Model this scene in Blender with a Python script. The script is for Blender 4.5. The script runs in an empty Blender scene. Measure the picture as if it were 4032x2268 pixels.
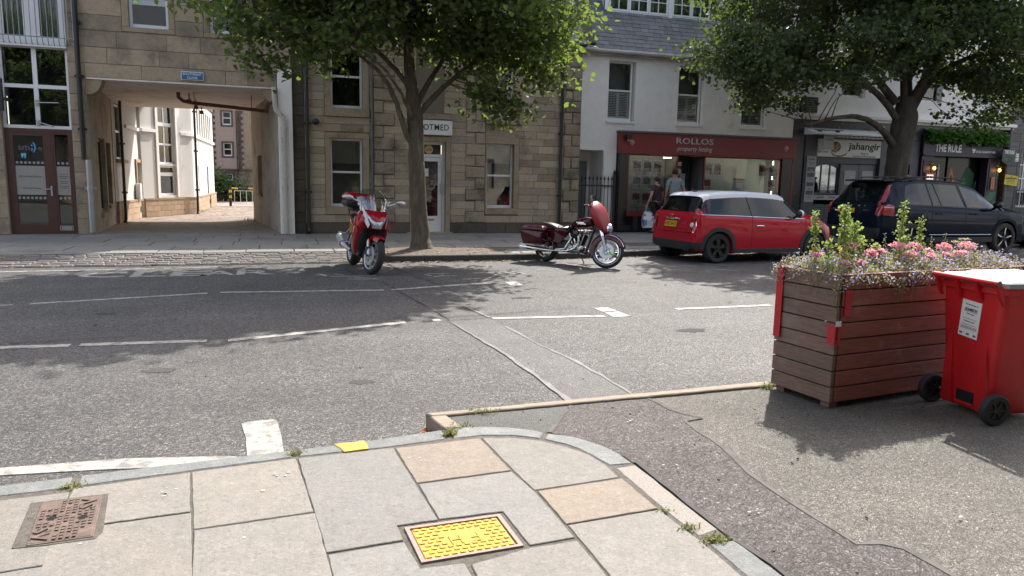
import bpy, bmesh, math, random
import numpy as np
from mathutils import Vector, Matrix, Euler
R = math.radians
rnd = random.Random(7)
sc = bpy.context.scene
COL = sc.collection

# ---------------------------------------------------------------- camera
CAM_H = 1.55
def make_camera(yaw=18.0, pitch=8.4, roll=1.2, lens=25.714):
    y, p, r = R(yaw), R(pitch), R(roll)
    f = Vector((math.sin(y)*math.cos(p), math.cos(y)*math.cos(p), -math.sin(p)))
    rt = Vector((math.cos(y), -math.sin(y), 0.0))
    dn = f.cross(rt)
    X = rt*math.cos(r) - dn*math.sin(r)
    D = dn*math.cos(r) + rt*math.sin(r)
    m = Matrix((X, -D, -f)).transposed().to_4x4()
    m.translation = (0, 0, CAM_H)
    cd = bpy.data.cameras.new('camera'); cd.sensor_width = 36.0; cd.lens = lens
    cd.clip_start = 0.05; cd.clip_end = 2000
    o = bpy.data.objects.new('camera', cd); COL.objects.link(o); o.matrix_world = m
    sc.camera = o
make_camera()

# ---------------------------------------------------------------- sky, sun, exposure
SUN_AZ, SUN_EL = 39.0, 46.0
world = bpy.data.worlds.new('World'); sc.world = world; world.use_nodes = True
wn = world.node_tree.nodes; wl = world.node_tree.links
sky = wn.new('ShaderNodeTexSky'); sky.sky_type = 'NISHITA'; sky.sun_disc = False
sky.sun_elevation = R(SUN_EL); sky.sun_rotation = R(SUN_AZ)
sky.air_density = 1.0; sky.dust_density = 4.0; sky.ozone_density = 1.0
# scattered sunlit cumulus all over the sky, as the car windows mirror it
def wnode(k, **kw):
    n = wn.new(k)
    for a, v in kw.items(): setattr(n, a, v)
    return n
tc = wnode('ShaderNodeTexCoord'); sx = wnode('ShaderNodeSeparateXYZ'); wl.new(tc.outputs['Generated'], sx.inputs[0])
zz = wnode('ShaderNodeMath', operation='ADD'); zz.inputs[1].default_value = 0.22; wl.new(sx.outputs[2], zz.inputs[0])
zm = wnode('ShaderNodeMath', operation='MAXIMUM'); zm.inputs[1].default_value = 0.05; wl.new(zz.outputs[0], zm.inputs[0])
dv = wnode('ShaderNodeVectorMath', operation='DIVIDE'); wl.new(tc.outputs['Generated'], dv.inputs[0]); wl.new(zm.outputs[0], dv.inputs[1])
cn = wnode('ShaderNodeTexNoise'); cn.inputs['Scale'].default_value = 1.6; cn.inputs['Detail'].default_value = 7.0; cn.inputs['Roughness'].default_value = 0.58; wl.new(dv.outputs[0], cn.inputs['Vector'])
cr_ = wnode('ShaderNodeValToRGB'); cr_.color_ramp.elements[0].position = 0.44; cr_.color_ramp.elements[1].position = 0.60; wl.new(cn.outputs[0], cr_.inputs[0])
cm = wnode('ShaderNodeMix', data_type='RGBA'); wl.new(cr_.outputs[0], cm.inputs[0]); wl.new(sky.outputs[0], cm.inputs[6]); cm.inputs[7].default_value = (4.5, 4.45, 4.45, 1)
wl.new(cm.outputs[2], wn['Background'].inputs[0]); wn['Background'].inputs[1].default_value = 0.15
sd = bpy.data.lights.new('sun', 'SUN'); sd.energy = 3.3; sd.angle = R(0.55); sd.color = (1.0, 0.955, 0.89)
so = bpy.data.objects.new('sun', sd); COL.objects.link(so)
S = Vector((math.sin(R(SUN_AZ))*math.cos(R(SUN_EL)), math.cos(R(SUN_AZ))*math.cos(R(SUN_EL)), math.sin(R(SUN_EL))))
so.rotation_euler = S.to_track_quat('Z', 'Y').to_euler(); so.location = S*40
vs = sc.view_settings
vs.view_transform = 'Standard'; vs.look = 'None'; vs.gamma = 1.0; vs.use_curve_mapping = False; vs.exposure = 1.36
sc.render.engine = 'CYCLES'
sc.cycles.max_bounces = 8; sc.cycles.transparent_max_bounces = 16
sc.cycles.caustics_reflective = False; sc.cycles.caustics_refractive = False
sc.cycles.use_denoising = True

# ---------------------------------------------------------------- materials
class N:
    def __init__(s, name):
        s.m = bpy.data.materials.new(name); s.m.use_nodes = True
        s.t = s.m.node_tree; s.n = s.t.nodes; s.l = s.t.links
        s.b = s.n['Principled BSDF']; s.o = s.n['Material Output']; s._pos = None
    def new(s, k, **kw):
        n = s.n.new(k)
        for a, v in kw.items(): setattr(n, a, v)
        return n
    def link(s, a, b): s.l.new(a, b)
    def pos(s):
        if s._pos is None: s._pos = s.new('ShaderNodeNewGeometry').outputs['Position']
        return s._pos
    def scaled(s, v):
        m = s.new('ShaderNodeVectorMath', operation='MULTIPLY'); s.link(s.pos(), m.inputs[0]); m.inputs[1].default_value = v
        return m.outputs[0]
    def noise(s, scale, detail=4.0, rough=0.6, vec=None):
        n = s.new('ShaderNodeTexNoise'); n.inputs['Scale'].default_value = scale
        n.inputs['Detail'].default_value = detail; n.inputs['Roughness'].default_value = rough
        s.link(vec if vec is not None else s.pos(), n.inputs['Vector']); return n.outputs[0]
    def ramp(s, fac, stops):
        r = s.new('ShaderNodeValToRGB'); e = r.color_ramp.elements
        while len(e) < len(stops): e.new(0.5)
        for el, (p, c) in zip(e, stops):
            el.position = p; el.color = (*c, 1) if len(c) == 3 else c
        s.link(fac, r.inputs[0]); return r.outputs[0]
    def mix(s, fac, a, b, mode='MIX'):
        m = s.new('ShaderNodeMix', data_type='RGBA', blend_type=mode)
        for i, v in ((0, fac), (6, a), (7, b)):
            if isinstance(v, (int, float)): m.inputs[i].default_value = v
            elif isinstance(v, tuple): m.inputs[i].default_value = (*v, 1)
            else: s.link(v, m.inputs[i])
        return m.outputs[2]
    def bump(s, h, strength, dist=0.01, prev=None):
        b = s.new('ShaderNodeBump'); b.inputs['Strength'].default_value = strength; b.inputs['Distance'].default_value = dist
        s.link(h, b.inputs['Height'])
        if prev is not None: s.link(prev, b.inputs['Normal'])
        return b.outputs[0]
    def set(s, **kw):
        for k, v in kw.items():
            i = s.b.inputs[k.replace('_', ' ')]
            if hasattr(v, 'is_linked') or hasattr(v, 'links'): s.link(v, i)
            elif isinstance(v, tuple): i.default_value = (*v, 1) if len(v) == 3 else v
            else: i.default_value = v
        return s

def pm(name, col, rough=0.6, metal=0.0, spec=0.5, var=0.0, vscale=6.0, col2=None, c2scale=3.0, c2=(0.45, 0.65), bump=0.0, bscale=80.0,
       rand=0.0, randcols=None, coat=0.0, stain=None, stain_scale=1.2, stain_rng=(0.5, 0.75), stretch=None):
    """one procedural material: base colour, a second colour in patches, fine grain, a tone per piece, stains and bump"""
    k = N(name); c = col
    vec = k.scaled(stretch) if stretch else None
    if randcols:
        oi = k.new('ShaderNodeObjectInfo'); st = [(i/max(1, len(randcols)-1), q) for i, q in enumerate(randcols)]
        c = k.ramp(oi.outputs['Random'], st)
    if col2: c = k.mix(k.ramp(k.noise(c2scale, 5, 0.65, vec), [(c2[0], (0, 0, 0)), (c2[1], (1, 1, 1))]), c, col2)
    if var:
        c = k.mix(1.0, c, k.ramp(k.noise(vscale, 6, 0.7, vec), [(0.25, (1-var,)*3), (0.75, (1+var*0.6,)*3)]), 'MULTIPLY')
    if rand:
        oi = k.new('ShaderNodeObjectInfo')
        c = k.mix(1.0, c, k.ramp(oi.outputs['Random'], [(0, (1-rand,)*3), (1, (1+rand*0.7,)*3)]), 'MULTIPLY')
    if stain:
        c = k.mix(k.ramp(k.noise(stain_scale, 6, 0.7), [(stain_rng[0], (0, 0, 0)), (stain_rng[1], (1, 1, 1))]), c, stain)
    k.set(Base_Color=c, Roughness=rough, Metallic=metal)
    k.b.inputs['Specular IOR Level'].default_value = spec
    if coat: k.b.inputs['Coat Weight'].default_value = coat; k.b.inputs['Coat Roughness'].default_value = 0.04
    if bump: k.set(Normal=k.bump(k.noise(bscale, 5, 0.7, vec), bump, 0.01))
    return k.m

def emit(name, col, strength):
    k = N(name); k.set(Base_Color=col, Emission_Color=col, Emission_Strength=strength); return k.m

def asphalt(name, dark, mid, light, chip=70.0, p=(0.25, 0.62, 0.8), bump=0.6, patch=0.15, tint=None):
    k = N(name)
    v = k.new('ShaderNodeTexVoronoi'); v.inputs['Scale'].default_value = chip; v.inputs['Randomness'].default_value = 1.0
    nz = k.noise(9.0, 3); off = k.new('ShaderNodeVectorMath', operation='ADD')
    k.link(k.pos(), off.inputs[0]); k.link(k.mix(1.0, (0, 0, 0), nz, 'ADD'), off.inputs[1]); k.link(off.outputs[0], v.inputs['Vector'])
    sep = k.new('ShaderNodeSeparateColor'); k.link(v.outputs['Color'], sep.inputs[0])
    c = k.ramp(sep.outputs[0], [(p[0], dark), (p[1], mid), (p[2], light)])
    c = k.mix(k.ramp(v.outputs['Distance'], [(0.35, (0, 0, 0)), (0.62, (1, 1, 1))]), c, tuple(x*0.55 for x in dark))
    c = k.mix(1.0, c, k.ramp(k.noise(0.8, 6, 0.65), [(0.3, (1-patch,)*3), (0.7, (1+patch*0.6,)*3)]), 'MULTIPLY')
    c = k.mix(1.0, c, k.ramp(k.noise(5.0, 5, 0.7), [(0.3, (0.88,)*3), (0.7, (1.08,)*3)]), 'MULTIPLY')
    c = k.mix(1.0, c, k.ramp(k.noise(1.0, 5, 0.6, k.scaled((0.12, 1.1, 1.0))), [(0.35, (0.86, 0.855, 0.85)), (0.65, (1.08,)*3)]), 'MULTIPLY')
    if tint: c = k.mix(k.ramp(k.noise(14.0, 6, 0.7), [(0.62, (0, 0, 0)), (0.72, (1, 1, 1))]), c, tint)
    k.set(Base_Color=c, Roughness=k.ramp(sep.outputs[1], [(0.0, (0.5,)*3), (1.0, (0.85,)*3)]))
    k.b.inputs['Specular IOR Level'].default_value = 0.4
    h = k.mix(0.5, k.mix(1.0, (1, 1, 1), v.outputs['Distance'], 'SUBTRACT'), sep.outputs[2])
    k.set(Normal=k.bump(h, bump, 0.006))
    return k.m

def glass(name, tint=(0.9, 0.95, 0.93), refl=0.10, rough=0.0):
    """thin pane: mostly clear, mirror-like at grazing angles"""
    k = N(name); k.n.remove(k.b)
    tr = k.new('ShaderNodeBsdfTransparent'); tr.inputs[0].default_value = (*tint, 1)
    gl = k.new('ShaderNodeBsdfGlossy'); gl.inputs['Roughness'].default_value = rough; gl.inputs[0].default_value = (1, 1, 1, 1)
    fr = k.new('ShaderNodeFresnel'); fr.inputs[0].default_value = 1.5
    ad = k.new('ShaderNodeMath', operation='ADD'); ad.inputs[1].default_value = refl; k.link(fr.outputs[0], ad.inputs[0])
    mx = k.new('ShaderNodeMixShader'); k.link(ad.outputs[0], mx.inputs[0]); k.link(tr.outputs[0], mx.inputs[1]); k.link(gl.outputs[0], mx.inputs[2])
    k.link(mx.outputs[0], k.o.inputs[0]); return k.m

def leafmat(name, a, b, trans, tcol, sheen=0.35):
    k = N(name)
    at = k.new('ShaderNodeAttribute'); at.attribute_name = 'tone'
    c = k.ramp(at.outputs['Fac'], [(0.0, a), (1.0, b)])
    tb = k.new('ShaderNodeBsdfTranslucent'); k.link(k.ramp(at.outputs['Fac'], [(0.0, tcol), (1.0, tuple(min(1, q*1.35) for q in tcol))]), tb.inputs[0])
    k.set(Base_Color=c, Roughness=0.6); k.b.inputs['Specular IOR Level'].default_value = sheen*.6
    mx = k.new('ShaderNodeMixShader'); mx.inputs[0].default_value = trans
    k.link(k.b.outputs[0], mx.inputs[1]); k.link(tb.outputs[0], mx.inputs[2]); k.link(mx.outputs[0], k.o.inputs[0]); return k.m

M = {}
M['road'] = asphalt('worn asphalt', (0.066, 0.062, 0.06), (0.142, 0.135, 0.129), (0.36, 0.34, 0.318), chip=54, p=(0.2, 0.55, 0.94), bump=0.8, patch=0.22)
M['road_trench'] = asphalt('trench asphalt', (0.09, 0.086, 0.084), (0.16, 0.153, 0.148), (0.34, 0.325, 0.31), chip=75, p=(0.25, 0.7, 0.97), bump=0.5)
M['tarmac'] = asphalt('build-out tarmac', (0.105, 0.096, 0.08), (0.22, 0.204, 0.172), (0.40, 0.372, 0.32), chip=105, p=(0.2, 0.55, 0.92), bump=0.8, patch=0.25)
M['tarmac_dark'] = asphalt('dark tarmac', (0.06, 0.06, 0.056), (0.12, 0.118, 0.108), (0.25, 0.24, 0.22), chip=150, p=(0.2, 0.6, 0.95), bump=0.5)
M['tarmac_red'] = asphalt('reddish tarmac', (0.075, 0.060, 0.056), (0.140, 0.115, 0.108), (0.32, 0.28, 0.262), chip=70, p=(0.3, 0.78, 0.98), bump=0.9, patch=0.4)
M['seal'] = pm('bitumen seal strip', (0.20, 0.198, 0.198), 0.7, var=0.3, vscale=25, bump=0.4, bscale=120, stain=(0.14, 0.13, 0.125), stain_scale=7, stain_rng=(0.38, 0.52))
M['seal_dark'] = pm('worn seal strip', (0.105, 0.098, 0.095), 0.85, spec=0.15, var=0.35, vscale=20, bump=0.3, bscale=90, stain=(0.13, 0.12, 0.112), stain_scale=6, stain_rng=(0.40, 0.52))
M['crack'] = pm('tar joint', (0.03, 0.028, 0.026), 0.8, var=0.2)
M['joint'] = pm('sandy mortar joint', (0.135, 0.12, 0.098), 0.95, var=0.55, vscale=30, bump=0.8, bscale=150)
M['farjoint'] = pm('dark joint', (0.075, 0.069, 0.062), 0.95, var=0.3, vscale=20)
def slabmat(name, col, col2, dark):
    k = N(name)
    c = k.mix(k.ramp(k.noise(4.0, 6, 0.65), [(0.38, (0, 0, 0)), (0.68, (1, 1, 1))]), col, col2)
    oi = k.new('ShaderNodeObjectInfo')
    c = k.mix(1.0, c, k.ramp(k.noise(55.0, 5, 0.75), [(0.32, (0.72, 0.7, 0.68)), (0.45, (1, 1, 1)), (0.75, (1.08,)*3)]), 'MULTIPLY')
    vo = k.new('ShaderNodeTexVoronoi'); vo.inputs['Scale'].default_value = 95.0; k.link(k.pos(), vo.inputs['Vector']); sp_ = k.new('ShaderNodeSeparateColor'); k.link(vo.outputs['Color'], sp_.inputs[0])
    pit = k.mix(1.0, k.ramp(vo.outputs['Distance'], [(0.16, (1, 1, 1)), (0.34, (0, 0, 0))]), k.ramp(sp_.outputs[0], [(0.55, (0, 0, 0)), (0.7, (0.85,)*3)]), 'MULTIPLY')
    c = k.mix(pit, c, tuple(q*.8 for q in dark))
    c = k.mix(k.ramp(sp_.outputs[1], [(0.86, (0, 0, 0)), (0.95, (0.30,)*3)]), c, tuple(min(1, q*1.5) for q in col))
    c = k.mix(1.0, c, k.ramp(k.noise(14.0, 7, 0.8), [(0.3, (0.82, 0.81, 0.80)), (0.7, (1.08,)*3)]), 'MULTIPLY')
    c = k.mix(k.ramp(k.noise(2.3, 7, 0.75), [(0.58, (0, 0, 0)), (0.8, (0.55,)*3)]), c, dark)
    c = k.mix(k.ramp(k.noise(6.5, 3, 0.5), [(0.70, (0, 0, 0)), (0.74, (0.35,)*3)]), c, dark)
    c = k.mix(1.0, c, k.ramp(oi.outputs['Random'], [(0, (0.90,)*3), (1, (1.06,)*3)]), 'MULTIPLY')
    k.set(Base_Color=c, Roughness=0.75); k.b.inputs['Specular IOR Level'].default_value = 0.35
    b1 = k.bump(k.noise(16.0, 9, 0.8), 0.55, 0.014); k.set(Normal=k.bump(k.mix(0.5, k.noise(110.0, 4, 0.7), k.mix(1.0, (1, 1, 1), pit, 'SUBTRACT')), 0.5, 0.005, b1))
    return k.m
M['slab_beige'] = slabmat('beige sandstone slab', (0.238, 0.217, 0.188), (0.208, 0.196, 0.176), (0.18, 0.165, 0.15))
M['slab_grey'] = slabmat('blue-grey sandstone slab', (0.20, 0.196, 0.184), (0.222, 0.21, 0.19), (0.16, 0.165, 0.165))
M['slab_pale'] = slabmat('pale sandstone slab', (0.24, 0.222, 0.198), (0.212, 0.20, 0.182), (0.19, 0.175, 0.16))
M['slab_peach'] = slabmat('peach sandstone slab', (0.258, 0.212, 0.168), (0.236, 0.20, 0.165), (0.22, 0.165, 0.13))
M['kerb'] = pm('granite whinstone kerb', (0.17, 0.178, 0.172), 0.75, var=0.4, vscale=60, col2=(0.225, 0.23, 0.218), c2scale=9, bump=0.7, bscale=90, rand=0.1)
M['kerb_pink'] = pm('pinkish granite kerb', (0.27, 0.235, 0.205), 0.75, var=0.35, vscale=70, col2=(0.235, 0.218, 0.2), c2scale=7, bump=0.6, bscale=110)
M['kerb_far'] = pm('dark whin kerb', (0.06, 0.058, 0.055), 0.75, var=0.35, vscale=20, bump=0.5, bscale=60, rand=0.25)
M['farslab'] = pm('weathered paving slab', (0.20, 0.195, 0.185), 0.7, var=0.22, vscale=9, bump=0.25, bscale=60, rand=0.16, stain=(0.12, 0.115, 0.11), stain_scale=0.9, stain_rng=(0.52, 0.72))
M['sett'] = pm('granite sett', (0.2, 0.18, 0.17), 0.65, var=0.25, vscale=30, bump=0.5, bscale=60, randcols=[(0.11, 0.108, 0.105), (0.19, 0.15, 0.135), (0.14, 0.132, 0.128), (0.21, 0.175, 0.155)])
M['brick_pave'] = pm('block paving brick', (0.3, 0.22, 0.17), 0.8, var=0.2, vscale=25, randcols=[(0.21, 0.165, 0.135), (0.28, 0.225, 0.185), (0.25, 0.18, 0.15), (0.32, 0.27, 0.22)])
M['brick_mass'] = pm('block paving far', (0.29, 0.235, 0.19), 0.8, var=0.35, vscale=8, col2=(0.22, 0.17, 0.14), c2scale=5)
M['paint'] = pm('worn road paint', (0.40, 0.38, 0.33), 0.8, var=0.28, vscale=25, stain=(0.19, 0.18, 0.17), stain_scale=9, stain_rng=(0.47, 0.60), bump=0.5, bscale=90)
M['paint_worn'] = pm('very worn road paint', (0.40, 0.385, 0.355), 0.75, var=0.25, vscale=25, stain=(0.21, 0.198, 0.188), stain_scale=11, stain_rng=(0.46, 0.58), bump=0.5, bscale=90)
M['paint_yellow'] = pm('yellow paint', (0.62, 0.40, 0.045), 0.65, var=0.25, vscale=30, stain=(0.36, 0.23, 0.06), stain_scale=18, stain_rng=(0.50, 0.64), bump=0.6, bscale=140)
M['timber'] = pm('weathered timber', (0.28, 0.23, 0.17), 0.85, var=0.4, vscale=10, stretch=(1, 14, 14), bump=0.6, bscale=14, col2=(0.34, 0.29, 0.225), c2scale=2)
M['rust_iron'] = pm('rusty cast iron', (0.135, 0.095, 0.078), 0.6, 0.25, var=0.3, vscale=25, col2=(0.19, 0.13, 0.105), c2scale=12, bump=0.4, bscale=110)
M['iron_frame'] = pm('pinkish iron frame', (0.30, 0.215, 0.185), 0.7, 0.1, var=0.25, vscale=40, bump=0.3, bscale=90)
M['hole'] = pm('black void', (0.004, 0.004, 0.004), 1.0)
M['dropping'] = pm('white dropping', (0.40, 0.40, 0.39), 0.9, var=0.3)
M['drain_black'] = pm('black painted pipe', (0.014, 0.015, 0.017), 0.35, var=0.2)

# ---------------------------------------------------------------- mesh helpers
ORG = {}
def org(o): return ORG.get(o.name, Vector((0, 0, 0))) if o is not None else Vector((0, 0, 0))

class MB:
    """collects shapes and links them as one mesh object"""
    def __init__(s): s.v = []; s.f = []; s.mi = []; s.cur = 0; s.T = None
    def add(s, vs, fs):
        b = len(s.v)
        if s.T is not None: vs = [s.T @ Vector(p) for p in vs]
        s.v.extend([tuple(p) for p in vs]); s.f.extend([tuple(i+b for i in f) for f in fs]); s.mi.extend([s.cur]*len(fs)); return s
    def box(s, x0, x1, y0, y1, z0, z1):
        return s.add([(x0,y0,z0),(x1,y0,z0),(x1,y1,z0),(x0,y1,z0),(x0,y0,z1),(x1,y0,z1),(x1,y1,z1),(x0,y1,z1)],
                     [(0,3,2,1),(4,5,6,7),(0,1,5,4),(1,2,6,5),(2,3,7,6),(3,0,4,7)])
    def cbox(s, c, d, rot=None):
        vs = [Vector((sx*d[0]/2, sy*d[1]/2, sz*d[2]/2)) for sz in (-1,1) for sx, sy in ((-1,-1),(1,-1),(1,1),(-1,1))]
        if rot is not None:
            m = rot if isinstance(rot, Matrix) else Euler(rot).to_matrix(); vs = [m @ p for p in vs]
        vs = [p+Vector(c) for p in vs]
        return s.add(vs, [(0,3,2,1),(4,5,6,7),(0,1,5,4),(1,2,6,5),(2,3,7,6),(3,0,4,7)])
    def poly(s, pts, z0, z1, ch=0.0):
        """upright prism over a plan polygon, top edge chamfered by ch"""
        a = sum(pts[i][0]*pts[(i+1)%len(pts)][1]-pts[(i+1)%len(pts)][0]*pts[i][1] for i in range(len(pts)))
        if a < 0: pts = pts[::-1]
        n = len(pts); rings = [[(x, y, z0) for x, y in pts]]
        if ch:
            rings.append([(x, y, z1-ch) for x, y in pts]); rings.append([(x, y, z1) for x, y in inset(pts, ch)])
        else: rings.append([(x, y, z1) for x, y in pts])
        vs = [p for r in rings for p in r]; fs = []
        for k in range(len(rings)-1):
            for i in range(n): j = (i+1) % n; fs.append((k*n+i, k*n+j, (k+1)*n+j, (k+1)*n+i))
        fs.append(tuple(range((len(rings)-1)*n, len(rings)*n))); fs.append(tuple(range(n-1, -1, -1)))
        return s.add(vs, fs)
    def prism(s, pts, d):
        """extrude a 3D polygon by vector d"""
        n = len(pts); d = Vector(d); P = [Vector(p) for p in pts]
        fs = [tuple(range(n)), tuple(range(2*n-1, n-1, -1))]+[(i, n+i, n+(i+1)%n, (i+1)%n) for i in range(n)]
        return s.add(P+[p+d for p in P], fs)
    def face(s, pts): return s.add(pts, [tuple(range(len(pts)))])
    def loft(s, rings, closed=True, caps=True):
        n = len(rings[0]); vs = [p for r in rings for p in r]; fs = []
        for k in range(len(rings)-1):
            for i in range(n if closed else n-1):
                j = (i+1) % n; fs.append((k*n+i, k*n+j, (k+1)*n+j, (k+1)*n+i))
        if caps and closed: fs.append(tuple(range(n-1, -1, -1))); fs.append(tuple(range((len(rings)-1)*n, len(rings)*n)))
        return s.add(vs, fs)
    def tube(s, pts, r, n=8, caps=True, flat=None):
        pts = [Vector(p) for p in pts]; rs = r if isinstance(r, (list, tuple)) else [r]*len(pts); rings = []; prev = None
        for i, p in enumerate(pts):
            t = (pts[min(i+1, len(pts)-1)]-pts[max(i-1, 0)])
            t = t.normalized() if t.length > 1e-9 else Vector((0,0,1))
            if prev is None:
                a = Vector((0,0,1)) if abs(t.z) < 0.9 else Vector((1,0,0)); u = t.cross(a).normalized()
            else:
                u = prev-t*prev.dot(t); u = u.normalized() if u.length > 1e-6 else t.orthogonal().normalized()
            prev = u; w = t.cross(u); fl = flat or 1.0
            rings.append([p+u*(math.cos(2*math.pi*k/n)*rs[i])+w*(math.sin(2*math.pi*k/n)*rs[i]*fl) for k in range(n)])
        return s.loft(rings, True, caps)
    def cyl(s, p0, p1, r0, r1=None, n=12): return s.tube([p0, p1], [r0, r0 if r1 is None else r1], n)
    def lathe(s, prof, c, axis=(0,0,1), n=24, closed=False):
        """prof: (radius, height along axis)"""
        ax = Vector(axis).normalized(); u = ax.orthogonal().normalized(); w = ax.cross(u); c = Vector(c)
        rings = [[c+ax*h+u*(math.cos(2*math.pi*k/n)*r)+w*(math.sin(2*math.pi*k/n)*r) for k in range(n)] for r, h in prof]
        if closed: rings.append(rings[0])
        return s.loft(rings, True, False)
    def ell(s, c, r, n=12, m=8, rot=None):
        c = Vector(c); mt = Euler(rot).to_matrix() if rot is not None else None; rings = []
        for i in range(m+1):
            ph = -math.pi/2+math.pi*i/m; ring = []
            for k in range(n):
                th = 2*math.pi*k/n; p = Vector((r[0]*math.cos(ph)*math.cos(th), r[1]*math.cos(ph)*math.sin(th), r[2]*math.sin(ph)))
                ring.append((mt @ p if mt else p)+c)
            rings.append(ring)
        return s.loft(rings, True, False)
    def mesh(s, name, mats, smooth=False, off=None, angle=None):
        me = bpy.data.meshes.new(name); v = s.v
        if off is not None: v = [(p[0]-off[0], p[1]-off[1], p[2]-off[2]) for p in v]
        me.from_pydata(v, [], s.f)
        for m in (mats if isinstance(mats, (list, tuple)) else [mats]): me.materials.append(m)
        if len(set(s.mi)) > 1 or any(s.mi): me.polygons.foreach_set('material_index', s.mi)
        if smooth:
            me.polygons.foreach_set('use_smooth', [True]*len(me.polygons))
            me.update(); me.set_sharp_from_angle(angle=R(angle or 40))
        me.update(); return me
    def build(s, name, mats, parent=None, smooth=False, local=False, angle=None, bevel=0, fix=False, loc=None):
        off = None if local else org(parent)
        me = s.mesh(name, mats, smooth, off, angle)
        if fix:
            bm = bmesh.new(); bm.from_mesh(me); bmesh.ops.recalc_face_normals(bm, faces=bm.faces); bm.to_mesh(me); bm.free()
        o = bpy.data.objects.new(name, me); COL.objects.link(o)
        if parent is not None: o.parent = parent; ORG[o.name] = org(parent)
        if loc is not None: o.location = loc
        if bevel:
            b = o.modifiers.new('bevel', 'BEVEL'); b.width = bevel; b.segments = 2; b.limit_method = 'ANGLE'; b.angle_limit = R(40)
        return o

def inset(pts, d):
    n = len(pts); out = []
    for i in range(n):
        p0, p1, p2 = Vector(pts[i-1]), Vector(pts[i]), Vector(pts[(i+1) % n])
        a = (p1-p0).normalized(); b = (p2-p1).normalized()
        na = Vector((-a.y, a.x)); nb = Vector((-b.y, b.x)); m = na+nb
        k = m.dot(na)
        out.append(tuple(p1+m*(d/max(k, 0.35))))
    return out

def tag(o, label=None, cat=None, group=None, kind=None):
    if label: o['label'] = label
    if cat: o['category'] = cat
    if group: o['group'] = group
    if kind: o['kind'] = kind
    return o
def empty(name, loc=(0,0,0), rz=0.0, label=None, cat=None, group=None):
    o = bpy.data.objects.new(name, None); COL.objects.link(o); o.empty_display_size = 0.2
    o.location = loc; o.rotation_euler = (0, 0, rz); ORG[o.name] = Vector(loc)
    return tag(o, label, cat, group)
def inst(me, name, parent, loc, scale=(1,1,1), rot=(0,0,0)):
    o = bpy.data.objects.new(name, me); COL.objects.link(o)
    if parent is not None: o.parent = parent; loc = Vector(loc)-org(parent)
    o.location = loc; o.scale = scale; o.rotation_euler = rot
    return o
def dup(root, parent=None):
    c = root.copy(); COL.objects.link(c)
    if parent is not None: c.parent = parent
    for ch in list(root.children): dup(ch, c)
    return c

FONT = None
def text(s, box, mat, parent, name='lettering', y=0.0, depth=0.008, shear=0.0, plane='XZ', T=None, bold=0.0, space=1.0):
    """raised lettering stretched to fill box (a0,a1,b0,b1) on the plane y (wall) or z=y (ground), or placed by matrix T"""
    cu = bpy.data.curves.new(name, 'FONT'); cu.body = s; cu.extrude = 0.5; cu.shear = shear; cu.offset = bold; cu.space_character = space
    cu.resolution_u = 2
    ob = bpy.data.objects.new('tmp', cu); COL.objects.link(ob)
    dg = bpy.context.evaluated_depsgraph_get(); dg.update()
    me = bpy.data.meshes.new_from_object(ob.evaluated_get(dg)); bpy.data.objects.remove(ob); bpy.data.curves.remove(cu)
    co = np.empty(len(me.vertices)*3); me.vertices.foreach_get('co', co); co = co.reshape(-1, 3)
    mn, mx = co.min(0), co.max(0); a0, a1, b0, b1 = box
    u = a0+(co[:, 0]-mn[0])/(mx[0]-mn[0])*(a1-a0); w = b0+(co[:, 1]-mn[1])/(mx[1]-mn[1])*(b1-b0); d = (co[:, 2]+0.5)*depth
    if T is not None:
        out = np.array([tuple(T @ Vector((a, b, c))) for a, b, c in zip(u, w, d)])
    elif plane == 'XZ': out = np.stack([u, y-d, w], 1)-np.array(org(parent))
    else: out = np.stack([u, w, y+d], 1)-np.array(org(parent))
    me.vertices.foreach_set('co', out.reshape(-1)); me.materials.clear(); me.materials.append(mat); me.name = name; me.update()
    o = bpy.data.objects.new(name, me); COL.objects.link(o)
    if parent is not None: o.parent = parent; ORG[o.name] = org(parent)
    return o
# ================================================================ GROUND
g = MB(); g.face([(-500,-500,-0.06),(500,-500,-0.06),(500,500,-0.06),(-500,500,-0.06)])
tag(g.build('ground', M['tarmac']), kind='structure')
road = MB()
xs = [-60+i*2.0 for i in range(66)]; ys = [1.5, 3, 4, 5, 6, 7, 7.8, 9, 10, 11, 12, 13, 13.7, 16.2]
def camber(y): return -0.0+0.03*max(0.0, 1-((y-8.6)/4.6)**2)*0.0
rv = [(x, y, 0.0) for y in ys for x in xs]; rf = []
for j in range(len(ys)-1):
    for i in range(len(xs)-1): a = j*len(xs)+i; rf.append((a, a+1, a+len(xs)+1, a+len(xs)))
road.add(rv, rf); ROAD = tag(road.build('road', M['road']), kind='structure')

def strip(mb, pts, w, z, wob=0.0):
    """ribbon of width w along a plan polyline"""
    P = [Vector(p) for p in pts]; Q = []
    for i in range(len(P)-1):
        n = max(1, int((P[i+1]-P[i]).length/0.12))
        for k in range(n): Q.append(P[i].lerp(P[i+1], k/n))
    Q.append(P[-1]); L = []; Rr = []
    for i, p in enumerate(Q):
        t = (Q[min(i+1, len(Q)-1)]-Q[max(i-1, 0)]).normalized(); nn = Vector((-t.y, t.x)); ww = w/2*(1+rnd.uniform(-wob, wob))
        L.append((*(p+nn*ww), z)); Rr.append((*(p-nn*w/2*(1+rnd.uniform(-wob, wob))), z))
    n = len(Q); mb.add(L+Rr, [(i, n+i, n+i+1, i+1) for i in range(n-1)])

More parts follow.
